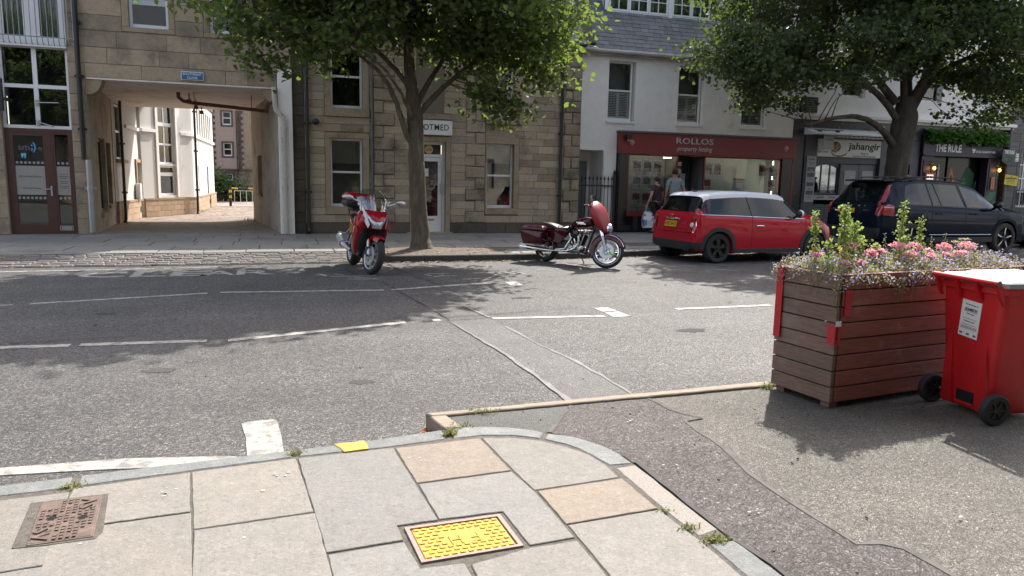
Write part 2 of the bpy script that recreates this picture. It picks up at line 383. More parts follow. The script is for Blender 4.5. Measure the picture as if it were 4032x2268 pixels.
# trench reinstatement across the road with sealed edges
t = MB(); t.add([(x, y, 0.004) for x, y in [(1.78,7.68),(1.87,6.83),(1.92,6.2),(1.95,5.4),(1.97,4.4),(2.5,4.42),(2.48,4.8),(2.46,5.6),(2.365,6.36),(2.31,7.3),(2.26,7.75)]], [tuple(range(11))])
tag(t.build('road_patch', M['road_trench'], fix=True), kind='structure')
s = MB()
strip(s, [(1.80,7.55),(1.867,6.832),(1.918,6.216)], 0.032, 0.008, 0.7); strip(s, [(1.94,5.906),(1.95,5.367),(1.961,4.45)], 0.045, 0.008, 0.7)
strip(s, [(1.918,6.216),(1.94,5.906)], 0.035, 0.008, 0.6); strip(s, [(2.177,8.634),(2.282,7.814)], 0.035, 0.008, 0.5); strip(s, [(2.31,7.301),(2.365,6.363),(2.452,5.787),(2.469,5.242),(2.479,4.45)], 0.032, 0.008, 0.8)
tag(s.build('bitumen_seal_strip', M['seal'], fix=True), kind='structure')
s = MB()
for q in ([(1.10,12.6),(1.178,11.855),(1.487,10.879),(1.743,8.576),(1.807,7.791)], [(1.92,13.2),(1.962,12.372),(2.227,10.671),(2.428,9.206)], [(1.9,7.77),(2.25,7.8)], [(1.35,7.85),(2.3,8.0),(3.6,8.25)], [(-2.3,7.5),(-1.2,7.6)]):
    strip(s, q, 0.014, 0.009, 0.9)
tag(s.build('tar_crack', M['crack'], fix=True), kind='structure')

M['oil'] = pm('old oil stain', (0.085, 0.08, 0.077), 0.95, spec=.1, var=.4, vscale=30)
for x, y, r_ in ((5.6,12.6,.10),(5.4,12.9,.07),(9.2,12.4,.14),(8.1,11.9,.06),(3.1,9.1,.09),(-.9,6.2,.08),(.6,5.5,.06),(4.2,6.7,.10),(-1.8,8.9,.07)):
    st_ = MB(); st_.add([(x+r_*math.cos(a)*rnd.uniform(.7,1.3)*1.6, y+r_*math.sin(a)*rnd.uniform(.7,1.2), .003) for a in [i*math.pi/9 for i in range(18)]], [tuple(range(18))]); tag(st_.build('oil_stain', M['oil']), kind='structure')
# painted markings, each a thin worn sheet
def mark(name, pts, z=0.005, mat='paint', label=None):
    mb = MB(); mb.poly(pts, 0.0005, z); return tag(mb.build(name, M[mat], fix=True), kind='structure')
def dash(x0, y0, x1, y1, w, mat='paint'): mark('lane_line', [(x0, y0-w/2), (x1, y1-w/2), (x1, y1+w/2), (x0, y0+w/2)], mat=mat)
for a in [(-4.6,7.45,-1.78,7.30), (-1.70,7.30,-0.64,7.24), (-0.45,7.21,1.31,7.74), (1.62,7.80,1.71,7.80), (2.30,7.77,3.63,7.65), (4.71,7.90,6.13,7.92), (7.3,8.05,9.3,8.15), (-8.2,7.6,-5.6,7.5)]: dash(*a, 0.11)
for a in [(-2.75,9.73,-0.87,10.21), (-0.71,10.25,1.41,10.09), (1.52,10.11,1.9,10.2), (-4.5,9.5,-2.92,9.69)]: dash(*a, 0.075, 'paint_worn')
dash(1.9, 10.22, 3.16, 10.56, 0.09, 'paint')
dash(-8.0, 12.75, -3.2, 12.95, 0.08); dash(-3.2, 12.95, -1.9, 13.02, 0.07, 'paint_worn'); dash(-1.75, 13.03, -0.95, 13.12, 0.07, 'paint_worn')
mark('bay_box_mark', [(3.32,10.58),(3.5,10.6),(3.49,10.2),(3.30,10.19)], mat='paint_worn'); mark('bay_box_mark', [(3.71,8.17),(3.92,8.19),(3.93,7.93),(3.72,7.90)]); mark('bay_box_mark', [(3.72,7.87),(3.93,7.90),(3.935,7.57),(3.70,7.55)], mat='paint_worn')
mark('give_way_block', [(-0.235,4.71),(-0.20,4.735),(-0.05,4.745),(-0.022,4.72),(0.0,4.45),(0.02,4.0),(-0.175,4.0),(-0.2,4.45)])
mark('edge_line', [(-4.5,4.25),(-1.402,4.285),(-0.806,4.262),(-0.294,4.163),(-0.1,4.08),(-0.476,4.06),(-0.918,4.13),(-1.373,4.175),(-4.5,4.14)])
# CLEAR, letters stretched along the road
for ch, a0, a1 in (('C',-2.83,-2.18), ('L',-2.10,-1.60), ('E',-1.55,-0.97), ('A',-1.13,-0.60), ('R',-0.60,-0.02)):
    o = text(ch, (a0, a1, 12.02, 12.58), M['paint'] if ch != 'R' else M['paint_worn'], None, 'road_letter', 0.0005, 0.005, plane='XY', bold=0.012); tag(o, kind='structure')
# worn, unreadable bay lettering
sw = MB()
for x0, y0, x1, y1, w in [(0.62,11.95,0.78,11.6,.07),(0.74,11.62,1.5,11.60,.06),(0.86,11.92,1.02,11.72,.06),(1.02,11.25,1.5,11.22,.06),(1.05,11.4,1.4,11.42,.05),(2.35,11.72,2.72,11.74,.05),(2.3,11.62,2.35,11.45,.05),(2.38,11.38,2.78,11.42,.05),
                          (3.1,11.7,3.5,11.75,.06),(3.5,11.6,3.8,11.72,.05),(3.82,11.8,3.95,11.5,.05),(4.3,11.95,4.6,11.93,.04),(4.7,12.0,5.0,12.05,.04),(5.2,12.1,5.5,11.98,.05),(5.55,12.1,5.95,12.12,.04),(5.6,11.9,5.9,11.88,.04),(6.2,12.1,6.6,12.12,.04),(6.8,12.15,7.2,12.1,.05),(7.3,12.2,7.6,12.05,.05),(7.6,11.6,8.0,11.3,.05),(7.9,12.4,8.3,12.2,.04)]:
    strip(sw, [(x0,y0),(x1,y1)], w, 0.005, 0.4)
tag(sw.build('worn_bay_marking', M['paint_worn'], fix=True), kind='structure')

# ---------------------------------------------------------------- near pavement
ZP = 0.10
base = MB(); base.poly([(-6,-3),(1.75,-3),(1.76,2.2),(1.75,3.2),(1.73,3.4),(1.65,3.6),(1.56,3.74),(1.45,3.84),(1.28,3.95),(1.1,4.0),(0.92,3.99),(0.45,3.93),(-0.28,3.87),(-1.3,3.77),(-6,3.45)], -0.02, 0.0955)
PAV = tag(base.build('pavement', M['joint']), kind='structure')
SL = [('slab_beige', [(-1.82,3.54),(-1.33,3.59),(-1.10,2.91),(-1.75,2.86)]),
 ('slab_beige', [(-1.306,3.592),(-0.928,3.62),(-0.862,3.077),(-0.847,2.939),(-1.08,2.916)]), ('slab_beige', [(-0.915,3.653),(-0.43,3.717),(-0.385,3.267),(-0.705,3.243),(-0.76,3.225),(-0.89,3.225),(-0.903,3.36)]),
 ('slab_beige', [(-0.887,3.21),(-0.379,3.249),(-0.308,2.573),(-0.814,2.6)]), ('slab_grey', [(-1.6,2.86),(-0.846,2.924),(-0.82,2.55),(-1.6,2.5)]),
 ('slab_beige', [(-0.42,3.727),(0.068,3.78),(0.127,3.129),(-0.352,3.094)]), ('slab_pale', [(-0.349,3.075),(0.132,3.108),(0.172,2.436),(-0.298,2.445)]),
 ('slab_grey', [(0.083,3.771),(0.575,3.799),(0.630,2.905),(0.455,2.90),(0.458,2.77),(0.158,2.75)]), ('slab_grey', [(0.163,2.732),(0.46,2.752),(0.485,2.535),(0.653,2.53),(0.668,2.10),(0.19,2.12)]),
 ('slab_peach', [(0.589,3.793),(1.069,3.829),(1.098,3.344),(0.617,3.313)]), ('slab_pale', [(1.087,3.83),(1.247,3.79),(1.393,3.70),(1.498,3.572),(1.57,3.438),(1.597,3.286),(1.592,3.122),(1.137,3.088),(1.114,3.336)]),
 ('slab_grey', [(0.622,3.292),(1.098,3.323),(1.13,3.07),(1.139,2.606),(0.942,2.594),(0.925,2.91),(0.639,2.91)]), ('slab_peach', [(1.147,3.069),(1.599,3.099),(1.605,2.755),(1.152,2.725)]),
 ('slab_pale', [(1.155,2.71),(1.609,2.739),(1.612,2.628),(1.628,2.445),(1.63,2.05),(1.156,2.05)]), ('slab_pale', [(0.678,2.51),(0.945,2.57),(1.138,2.572),(1.143,2.05),(0.683,2.05)])]
# rows under and behind the camera and to the left, past the frame
for xa, xb, ya, yb in [(-0.80,-0.31,1.9,2.56),(-0.29,0.17,1.8,2.42),(0.19,0.67,1.5,2.1),(0.69,1.14,1.4,2.03),(1.16,1.63,1.4,2.03),(-1.6,-0.83,1.9,2.48),(-2.5,-1.84,2.86,3.5),(-2.5,-1.63,2.2,2.84),(-3.3,-2.53,2.7,3.42),(-4.2,-3.33,2.6,3.36)]:
    SL.append((rnd.choice(['slab_beige','slab_grey','slab_pale']), [(xa,ya),(xb,ya),(xb,yb),(xa,yb)]))
for i in range(8):
    for j in range(5):
        SL.append((rnd.choice(['slab_beige','slab_grey','slab_pale']), [(-4+i*.7,-2.2+j*.7),(-3.315+i*.7,-2.2+j*.7),(-3.315+i*.7,-1.515+j*.7),(-4+i*.7,-1.515+j*.7)]))
def roughpoly(pts, amp):
    """break straight edges into slightly uneven ones"""
    out = []
    for i in range(len(pts)):
        a, b = Vector(pts[i]), Vector(pts[(i+1) % len(pts)]); n = max(1, int((b-a).length/0.045)); t = (b-a).normalized(); nn = Vector((-t.y, t.x))
        out.append(tuple(a))
        for k in range(1, n): out.append(tuple(a.lerp(b, k/n)+nn*rnd.uniform(-amp, amp)))
    return out
for m, p in SL:
    a = sum(p[i][0]*p[(i+1)%len(p)][1]-p[(i+1)%len(p)][0]*p[i][1] for i in range(len(p)))
    p = p if a > 0 else p[::-1]
    mb = MB(); mb.poly(roughpoly(inset(p, -0.001), 0.002), 0.04, ZP+rnd.uniform(0, 0.003), ch=0.003); mb.build('slab', M[m], PAV)
def kerbstone(po, pi, mat='kerb', name='kerbstone', zt=ZP, parent=PAV):
    mb = MB(); mb.poly(roughpoly(po+pi[::-1], 0.003), -0.02, zt+rnd.uniform(0.0, 0.004), ch=0.008); return mb.build(name, M[mat], parent)
kerbstone([(-1.9,3.71),(-1.367,3.774),(-0.955,3.812)], [(-1.9,3.56),(-1.324,3.646),(-0.935,3.672)]); kerbstone([(-3.0,3.63),(-1.92,3.708)], [(-3.0,3.48),(-1.92,3.558)]); kerbstone([(-4.2,3.56),(-3.02,3.628)], [(-4.2,3.41),(-3.02,3.478)])
kerbstone([(-0.925,3.818),(-0.279,3.878),(0.052,3.902)], [(-0.91,3.680),(-0.43,3.742),(0.052,3.800)])
kerbstone([(0.085,3.906),(0.453,3.946),(0.894,4.020)], [(0.085,3.804),(0.576,3.823),(0.880,3.862)])
kerbstone([(0.935,4.02),(1.009,4.03),(1.15,4.014),(1.28,3.965),(1.403,3.890),(1.455,3.83)], [(0.925,3.860),(1.093,3.871),(1.26,3.827),(1.337,3.784),(1.398,3.737)])
kerbstone([(1.475,3.81),(1.592,3.727),(1.66,3.62),(1.715,3.51),(1.74,3.39),(1.742,3.266)], [(1.418,3.722),(1.507,3.618),(1.551,3.532),(1.579,3.436),(1.615,3.275)])
kerbstone([(1.75,3.245),(1.756,3.044),(1.75,2.828),(1.752,2.633),(1.759,2.50)], [(1.626,3.233),(1.627,3.038),(1.627,2.805),(1.632,2.6),(1.642,2.47)], 'kerb_pink')
kerbstone([(1.769,2.41),(1.779,2.28),(1.785,2.0),(1.785,1.7)], [(1.644,2.405),(1.644,2.2),(1.645,2.0),(1.645,1.7)]); kerbstone([(1.785,1.68),(1.785,0.7)], [(1.645,1.68),(1.645,0.7)])

# ---------------------------------------------------------------- build-out of tarmac held by timber sleepers
ZT = 0.088
b = MB(); b.poly([(0.99,4.25),(1.0,3.9),(1.5,3.6),(1.7,3.3),(1.74,1.5),(1.74,-3),(14,-3),(14,4.85),(3.4,4.36)], -0.02, ZT)
tag(b.build('tarmac_build_out', M['tarmac']), kind='structure')
b = MB(); b.add([(x,y,ZT+0.004) for x,y in [(0.99,4.255),(1.84,4.31),(1.659,4.066),(1.496,3.839),(1.43,3.85),(1.25,3.96),(1.04,4.0)]], [tuple(range(7))])
tag(b.build('dark_tarmac_patch', M['tarmac_dark'], fix=True), kind='structure')
redL = [(1.839,4.323),(1.659,4.066),(1.496,3.839)]
redR = [(2.397,4.33),(2.42,4.05),(2.448,3.951),(2.534,3.843),(2.385,3.825),(2.361,3.616),(2.356,3.335),(2.278,3.013),(2.249,2.663),(2.246,2.48),(2.254,2.251),(2.362,2.233),(2.413,2.166),(2.424,2.015),(2.43,1.6),(2.44,-1)]
b = MB(); b.add([(x,y,ZT+0.004) for x,y in redL+[(1.62,3.70),(1.70,3.56),(1.755,3.38),(1.765,3.2),(1.765,2.6),(1.79,2.3),(1.795,-1)]+redR[::-1]], [tuple(range(3+7+len(redR)))])
tag(b.build('red_tarmac_patch', M['tarmac_red'], fix=True), kind='structure')
s = MB(); strip(s, redR, 0.022, ZT+0.007, 0.8); strip(s, redL, 0.03, ZT+0.007, 0.7); tag(s.build('bitumen_seal_strip', M['seal_dark'], fix=True), kind='structure')
s = MB(); strip(s, [(1.775,3.3),(1.772,2.5),(1.80,2.2),(1.80,1)], 0.02, ZT+0.011, 0.6); tag(s.build('tar_crack', M['crack'], fix=True), kind='structure')
def sleeper(p, label):
    mb = MB(); mb.poly(roughpoly(p, 0.0035), 0.0, 0.108, ch=0.006); return tag(mb.build('timber_edging', M['timber']), label, 'edging')
sleeper([(0.86,4.322),(3.45,4.445),(3.45,4.355),(0.89,4.262)], 'long weathered timber sleeper edging the tarmac build-out to the planter')
sleeper([(0.872,4.255),(0.975,4.257),(1.02,4.02),(0.915,4.03)], 'short weathered timber sleeper closing the end of the build-out at the kerb')
sleeper([(3.47,4.446),(8,4.66),(8,4.57),(3.47,4.356)], 'weathered timber sleeper running on behind the planter and bin')

# ---------------------------------------------------------------- far pavement, kerb, setts
def KY(x): return float(np.interp(x, [-30, 1.75, 4.9, 8, 14, 26, 45], [13.45, 13.45, 13.5, 14.0, 15.45, 15.9, 16]))
f = MB(); f.poly([(-30,14.35),(1.75,14.35)]+[(x,KY(x)+.02) for x in (1.76,4.9,8,14,26,45)]+[(45,19.9),(-30,19.9)], -0.02, 0.106)
FAR = tag(f.build('far_pavement', M['farjoint']), kind='structure')
rows = [14.42, 15.0, 15.9, 16.75, 17.55, 18.3, 19.0]
for r in range(len(rows)-1):
    x = -9.0+(r % 2)*0.4
    while x < 27:
        L = rnd.uniform(0.7, 1.0); xa, xb = x, x+L; x += L
        if (r <= 0 and 1.6 < (xa+xb)/2 < 4.5) or (xb > 4.4 and rows[r] < KY(xb)+.9): continue
        mb = MB(); g_ = 0.010; mb.poly([(xa+g_,rows[r]+g_),(xb-g_,rows[r]+g_),(xb-g_,rows[r+1]-g_),(xa+g_,rows[r+1]-g_)], 0.09, 0.12+rnd.uniform(-0.004, 0.004), ch=0.005); mb.build('slab', M['farslab'], FAR)
x = 1.75
while x < 27:
    L = rnd.uniform(0.85, 1.05); mb = MB(); ka, kb = KY(x), KY(x+L); mb.poly(roughpoly([(x,ka),(x+L-0.012,kb),(x+L-0.012,kb+.15),(x,ka+.15)], 0.003), -0.02, 0.122, ch=0.014); mb.build('kerbstone', M['kerb_far'], FAR); x += L
sb = MB(); sb.add([(-9,13.42,0.01),(1.74,13.42,0.01),(1.74,14.42,0.1),(-9,14.42,0.1)], [(0,1,2,3)])
SETT = tag(sb.build('sett_crossing', M['farjoint']), kind='structure')
for r in range(6):
    x = -7.6+rnd.uniform(0, .15); ya = 13.45+r*0.158
    while x < 1.7:
        L = rnd.uniform(0.16, 0.26) if x > -3 else rnd.uniform(0.2, 0.3); zt = 0.03+r*0.0155+rnd.uniform(-.006, .006); g_ = 0.009
        mb = MB(); mb.poly([(x+g_,ya+g_),(x+L-g_,ya+g_+rnd.uniform(-.004,.004)),(x+L-g_,ya+0.158-g_),(x+g_,ya+0.158-g_)], -0.02, zt, ch=0.014); mb.build('sett', M['sett'], SETT); x += L
STR = MB(); STR.poly([(x,KY(x)+.16) for x in (4.35,4.9,8,14,26)]+[(x,KY(x)+.97) for x in (26,14,8,4.9,4.35)], 0.0, 0.108); STR = tag(STR.build('kerbside_sett_strip', M['farjoint']), kind='structure')
for r in range(4):
    x = 4.4+(r % 2)*.1
    while x < 18:
        L = rnd.uniform(0.2, 0.3); ya = KY(x+L/2)+.17+r*0.197; mb = MB(); g_ = .008
        mb.poly([(x+g_,ya+g_),(x+L-g_,ya+g_),(x+L-g_,ya+.197-g_),(x+g_,ya+.197-g_)], 0.05, 0.122+rnd.uniform(-.004,.004), ch=.008); mb.build('sett', M['farslab'], STR); x += L
M['soil'] = pm('dry soil with leaf litter', (0.11, 0.082, 0.062), 0.95, var=0.5, vscale=25, col2=(0.19, 0.15, 0.12), c2scale=12, bump=1.0, bscale=40)
sm = MB(); nv = 14
for j in range(nv+1):
    for i in range(nv+1):
        u, v = i/nv, j/nv; xx = 1.78+2.55*u; yy = 13.61+1.42*v; hh = 0.10+0.05*math.exp(-((xx-2.8)**2+(yy-14.58)**2)/0.35)+rnd.uniform(-.006,.006)
        sm.v.append((xx, yy, hh+0.012))
for j in range(nv):
    for i in range(nv): a = j*(nv+1)+i; sm.f.append((a, a+1, a+nv+2, a+nv+1)); sm.mi.append(0)
tag(sm.build('tree_pit_soil', M['soil'], smooth=True), kind='structure')

# court floor of block paving behind the passage
c = MB(); c.box(-9, 6, 18.95, 60, -0.02, 0.108)
COURT = tag(c.build('courtyard', M['brick_mass']), kind='structure')
mass = MB(); cnt = 0
y = 18.97; row = 0
brick_me = {}
while y < 36:
    w = 0.105; x = -4.1-(row % 2)*0.105
    while x < 0.25:
        if not (y > 25.5 and x < -4.2+(y-25.5)*0.45 and y < 29) and not (y >= 29 and x < -2.8):
            zt = 0.118+rnd.uniform(-.003, .003)
            if cnt < 300:
                if 'b' not in brick_me:
                    mb = MB(); mb.poly([(-.1,-.048),(.1,-.048),(.1,.048),(-.1,.048)], -0.03, 0.0, ch=.006); brick_me['b'] = mb.mesh('brick', M['brick_pave'])
                inst(brick_me['b'], 'brick', COURT, (x+.105, y+.0525, zt)); cnt += 1
            else: mass.box(x+.005, x+.205, y+.005, y+w-.005, 0.10, zt)
        x += 0.21
    y += w; row += 1
mo = mass.build('paving_bricks', M['brick_mass'], COURT); mo['kind'] = 'stuff'
# ================================================================ BUILDINGS
def stone(name, cols, stain, rng=(0.55, 0.75), **kw):
    return pm(name, cols[0], 0.85, spec=0.2, randcols=cols, var=0.22, vscale=14, bump=0.5, bscale=70, stain=stain, stain_scale=1.6, stain_rng=rng, **kw)
M['stoneA'] = stone('buff ashlar', [(0.36, 0.285, 0.20), (0.42, 0.34, 0.245), (0.31, 0.25, 0.185), (0.38, 0.31, 0.225)], (0.135, 0.115, 0.092), (0.48, 0.74))
M['stoneF'] = stone('brown ashlar', [(0.35, 0.285, 0.205), (0.43, 0.355, 0.26), (0.27, 0.22, 0.165), (0.47, 0.39, 0.29), (0.31, 0.26, 0.2)], (0.10, 0.085, 0.066), (0.52, 0.78))
M['stoneQ'] = stone('quoin stone', [(0.34, 0.28, 0.205), (0.27, 0.22, 0.165), (0.39, 0.33, 0.25)], (0.075, 0.064, 0.05), (0.48, 0.72))
M['stoneD'] = stone('dark weathered stone', [(0.10, 0.085, 0.066), (0.13, 0.105, 0.08), (0.085, 0.075, 0.062)], (0.03, 0.028, 0.025), (0.5, 0.75))
M['stoneG'] = stone('grey stone', [(0.19, 0.18, 0.165), (0.15, 0.145, 0.135), (0.22, 0.205, 0.185)], (0.06, 0.057, 0.052), (0.5, 0.75))
M['dressed'] = pm('dressed stone margin', (0.33, 0.265, 0.185), 0.85, spec=0.2, var=0.2, vscale=10, bump=0.3, bscale=60, stain=(0.14, 0.115, 0.085), stain_scale=1.8)
M['mortar'] = pm('lime mortar', (0.17, 0.145, 0.11), 0.95, var=0.3, vscale=20)
M['mortar_pale'] = pm('pale pointing', (0.30, 0.27, 0.225), 0.95, var=0.25, vscale=20)
M['white_stone'] = pm('white painted stone', (0.84, 0.82, 0.785), 0.75, var=0.10, vscale=4, stain=(0.42, 0.40, 0.36), stain_scale=0.8, stain_rng=(0.62, 0.82), bump=0.55, bscale=9)
M['white_wall'] = pm('white render', (0.84, 0.82, 0.79), 0.8, var=0.08, vscale=4, stain=(0.5, 0.49, 0.46), stain_scale=1.0, stain_rng=(0.62, 0.85), bump=0.2, bscale=40)
M['harl'] = pm('white roughcast', (0.62, 0.61, 0.585), 0.95, var=0.12, vscale=60, bump=1.0, bscale=45, spec=0.1)
M['harl_grey'] = pm('grey pebbledash', (0.46, 0.415, 0.35), 0.95, var=0.35, vscale=45, bump=1.0, bscale=45, spec=0.1, stain=(0.2, 0.175, 0.145), stain_scale=1.5)
M['soffit'] = pm('pinkish white boarded soffit', (0.80, 0.72, 0.67), 0.8, var=0.10, vscale=5, stretch=(0.6, 6, 6), stain=(0.47, 0.41, 0.37), stain_scale=1.2)
M['pink_harl'] = pm('pink harling', (0.40, 0.30, 0.26), 0.95, var=0.12, vscale=20, bump=0.6, bscale=40)
M['upvc'] = pm('white painted frame', (0.74, 0.75, 0.76), 0.4, var=0.05, vscale=8)
M['upvc_blue'] = pm('white window frame', (0.68, 0.70, 0.73), 0.4, var=0.06, vscale=6)
M['brown_frame'] = pm('brown stained door frame', (0.075, 0.033, 0.024), 0.4, var=0.2, vscale=6)
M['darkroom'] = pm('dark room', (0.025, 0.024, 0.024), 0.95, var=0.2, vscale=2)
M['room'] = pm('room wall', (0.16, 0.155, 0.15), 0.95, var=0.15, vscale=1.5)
M['curtain'] = pm('green grey curtain', (0.40, 0.42, 0.36), 0.9, var=0.25, vscale=3, stretch=(14, 14, 0.6))
M['blind'] = pm('roller blind', (0.42, 0.42, 0.40), 0.9, var=0.06)
M['pane'] = glass('window pane', (0.86, 0.89, 0.88), 0.04)
M['shop_pane'] = glass('shop window pane', (0.93, 0.95, 0.94), -0.02)
M['frost'] = pm('frosted film', (0.30, 0.285, 0.26), 0.6, var=0.06)
M['slate'] = pm('blue grey slate', (0.10, 0.105, 0.118), 0.42, var=0.25, vscale=12, rand=0.35, bump=0.35, bscale=30, stain=(0.19, 0.18, 0.165), stain_scale=2.5, stain_rng=(0.62, 0.75))
M['slate_mass'] = pm('slate mass', (0.085, 0.09, 0.10), 0.5, var=0.35, vscale=9)
M['gutter'] = pm('painted gutter', (0.50, 0.48, 0.45), 0.6, var=0.3, vscale=4, stain=(0.2, 0.17, 0.14), stain_scale=2)
M['rusty_white'] = pm('rusting white pipe', (0.52, 0.48, 0.43), 0.55, var=0.1, stain=(0.22, 0.10, 0.05), stain_scale=3.2, stain_rng=(0.56, 0.66))
M['rust'] = pm('rust', (0.14, 0.06, 0.035), 0.85, var=0.4, vscale=14)
M['steel'] = pm('galvanised steel', (0.42, 0.43, 0.44), 0.4, 0.8, var=0.2)
M['rail_grey'] = pm('grey painted rail', (0.28, 0.29, 0.32), 0.45, 0.3, var=0.1)
M['sign_blue'] = pm('blue enamel', (0.025, 0.14, 0.30), 0.3, var=0.1)
M['ink_white'] = pm('white lettering', (0.80, 0.80, 0.80), 0.5)
M['ink_black'] = pm('black lettering', (0.015, 0.015, 0.017), 0.5)
M['ink_grey'] = pm('grey lettering', (0.10, 0.10, 0.10), 0.5)
M['board_white'] = pm('white sign board', (0.72, 0.72, 0.70), 0.5, var=0.05)
M['board_grey'] = pm('pale grey sign board', (0.38, 0.39, 0.39), 0.5, var=0.06)
M['red_fascia'] = pm('dark red fascia', (0.21, 0.018, 0.022), 0.4, var=0.12, vscale=3)
M['black_gloss'] = pm('black gloss panel', (0.010, 0.010, 0.012), 0.15, var=0.1)
M['marble'] = pm('veined dark marble', (0.028, 0.024, 0.027), 0.3, col2=(0.16, 0.13, 0.14), c2scale=5, c2=(0.60, 0.66), var=0.3)
M['shop_grey'] = pm('slate grey paint', (0.075, 0.08, 0.088), 0.5, var=0.08)
M['shop_grey2'] = pm('mid grey paint', (0.14, 0.145, 0.15), 0.5, var=0.08)
M['pub_purple'] = pm('dark purple paint', (0.035, 0.022, 0.045), 0.45, var=0.1)
M['gold'] = pm('gilt line', (0.42, 0.27, 0.08), 0.4, 0.3)
M['lead'] = pm('dull lead', (0.12, 0.12, 0.125), 0.6, var=0.2)
M['iron'] = pm('black iron', (0.012, 0.012, 0.013), 0.4)
M['orange_board'] = pm('orange hoarding', (0.42, 0.12, 0.025), 0.7, var=0.25, vscale=3)

def in_any(x, z, holes): return any(h[0] < x < h[1] and h[2] < z < h[3] for h in holes)
def holed(mb, x0, x1, z0, z1, holes, y0, y1):
    xs = sorted({x0, x1, *[min(max(h[i], x0), x1) for h in holes for i in (0, 1)]}); zs = sorted({z0, z1, *[min(max(h[i], z0), z1) for h in holes for i in (2, 3)]})
    nx, nz = len(xs)-1, len(zs)-1
    S_ = [[not in_any((xs[i]+xs[i+1])/2, (zs[j]+zs[j+1])/2, holes) for j in range(nz)] for i in range(nx)]
    for i in range(nx):
        for j in range(nz):
            if not S_[i][j]: continue
            a, b_, c_, d = xs[i], xs[i+1], zs[j], zs[j+1]
            mb.face([(a,y0,c_),(b_,y0,c_),(b_,y0,d),(a,y0,d)]); mb.face([(b_,y1,c_),(a,y1,c_),(a,y1,d),(b_,y1,d)])
            if i == 0 or not S_[i-1][j]: mb.face([(a,y1,c_),(a,y0,c_),(a,y0,d),(a,y1,d)])
            if i == nx-1 or not S_[i+1][j]: mb.face([(b_,y0,c_),(b_,y1,c_),(b_,y1,d),(b_,y0,d)])
            if j == 0 or not S_[i][j-1]: mb.face([(a,y1,c_),(b_,y1,c_),(b_,y0,c_),(a,y0,c_)])
            if j == nz-1 or not S_[i][j+1]: mb.face([(a,y0,d),(b_,y0,d),(b_,y1,d),(a,y1,d)])
_stones = {}
def stone_mesh(w, h, dpt, ch, mat):
    key = (round(w, 2), round(h, 3), dpt, ch, mat.name)
    if key not in _stones:
        mb = MB(); w, h = max(key[0], .03), key[1]
        o = [(-w/2, h/2), (w/2, h/2), (w/2, -h/2), (-w/2, -h/2)]; c_ = ch
        mb.add([(x, dpt, z) for x, z in o]+[(x, c_, z) for x, z in o]+[(x-math.copysign(c_, x), 0, z-math.copysign(c_, z)) for x, z in o],
               [(4,5,1,0),(5,6,2,1),(6,7,3,2),(7,4,0,3),(8,9,5,4),(9,10,6,5),(10,11,7,6),(11,8,4,7),(11,10,9,8)])
        _stones[key] = mb.mesh('stone', mat)
    return _stones[key]
def free(x0, x1, z0, z1, holes):
    cut = sorted([(h[0], h[1]) for h in holes if h[2] < z1-.01 and h[3] > z0+.01]); out = []; a = x0
    for p, q in cut:
        if p > a: out.append((a, min(p, x1)))
        a = max(a, q)
    if a < x1: out.append((a, x1))
    return [(p, q) for p, q in out if q-p > 0.04]
def ashlar(parent, x0, x1, z0, z1, Y, courses, lr, holes, mat, gap=0.006, proud=0.022, ch=0.006, name='stone', cap=300):
    z = z0; k = 0; n = 0; rest = MB()
    while z < z1-0.03:
        h = min(courses[k % len(courses)], z1-z); k += 1
        spans = [(a, b_, z, h) for a, b_ in free(x0, x1, z, z+h, holes)]
        for q in holes:   # the sliver of a course left above or below an opening
            a, b_ = max(q[0], x0), min(q[1], x1)
            if b_-a < .06: continue
            others = [o_ for o_ in holes if o_ is not q]
            if z < q[2] < z+h and q[2]-z > .035: spans += [(c_, d_, z, q[2]-z) for c_, d_ in free(a, b_, z, q[2], others)]
            if z < q[3] < z+h and z+h-q[3] > .035: spans += [(c_, d_, q[3], z+h-q[3]) for c_, d_ in free(a, b_, q[3], z+h, others)]
        for a, b_, zs_, hs_ in spans:
            L = b_-a; m = max(1, round(L/rnd.uniform(*lr))); cuts = [a+L*i/m+(rnd.uniform(-.22, .22)*L/m if 0 < i < m else 0) for i in range(m+1)]
            if k % 2 and m > 1: cuts = [a]+[min(b_-.05, max(a+.05, q+L/m*.4)) for q in cuts[1:-1]]+[b_]
            cuts = sorted(cuts)
            for i in range(len(cuts)-1):
                w = cuts[i+1]-cuts[i]-gap
                if w < 0.03: continue
                loc = ((cuts[i]+cuts[i+1])/2, Y-rnd.uniform(0, .004), zs_+hs_/2)
                if n < cap: inst(stone_mesh(w, hs_-gap, proud, ch, mat), name, parent, loc); n += 1
                else: rest.box(loc[0]-w/2, loc[0]+w/2, loc[1], loc[1]+proud, loc[2]-(hs_-gap)/2, loc[2]+(hs_-gap)/2)
        z += h
    if rest.v: ro = rest.build(name+'_mass', mat, parent); ro['kind'] = 'stuff'
def frame_bars(mb, x0, x1, z0, z1, y0, y1, w, wb=None):
    wb = wb or w; mb.box(x0, x0+w, y0, y1, z0, z1); mb.box(x1-w, x1, y0, y1, z0, z1); mb.box(x0+w, x1-w, y0, y1, z1-w, z1); mb.box(x0+w, x1-w, y0, y1, z0, z0+wb)
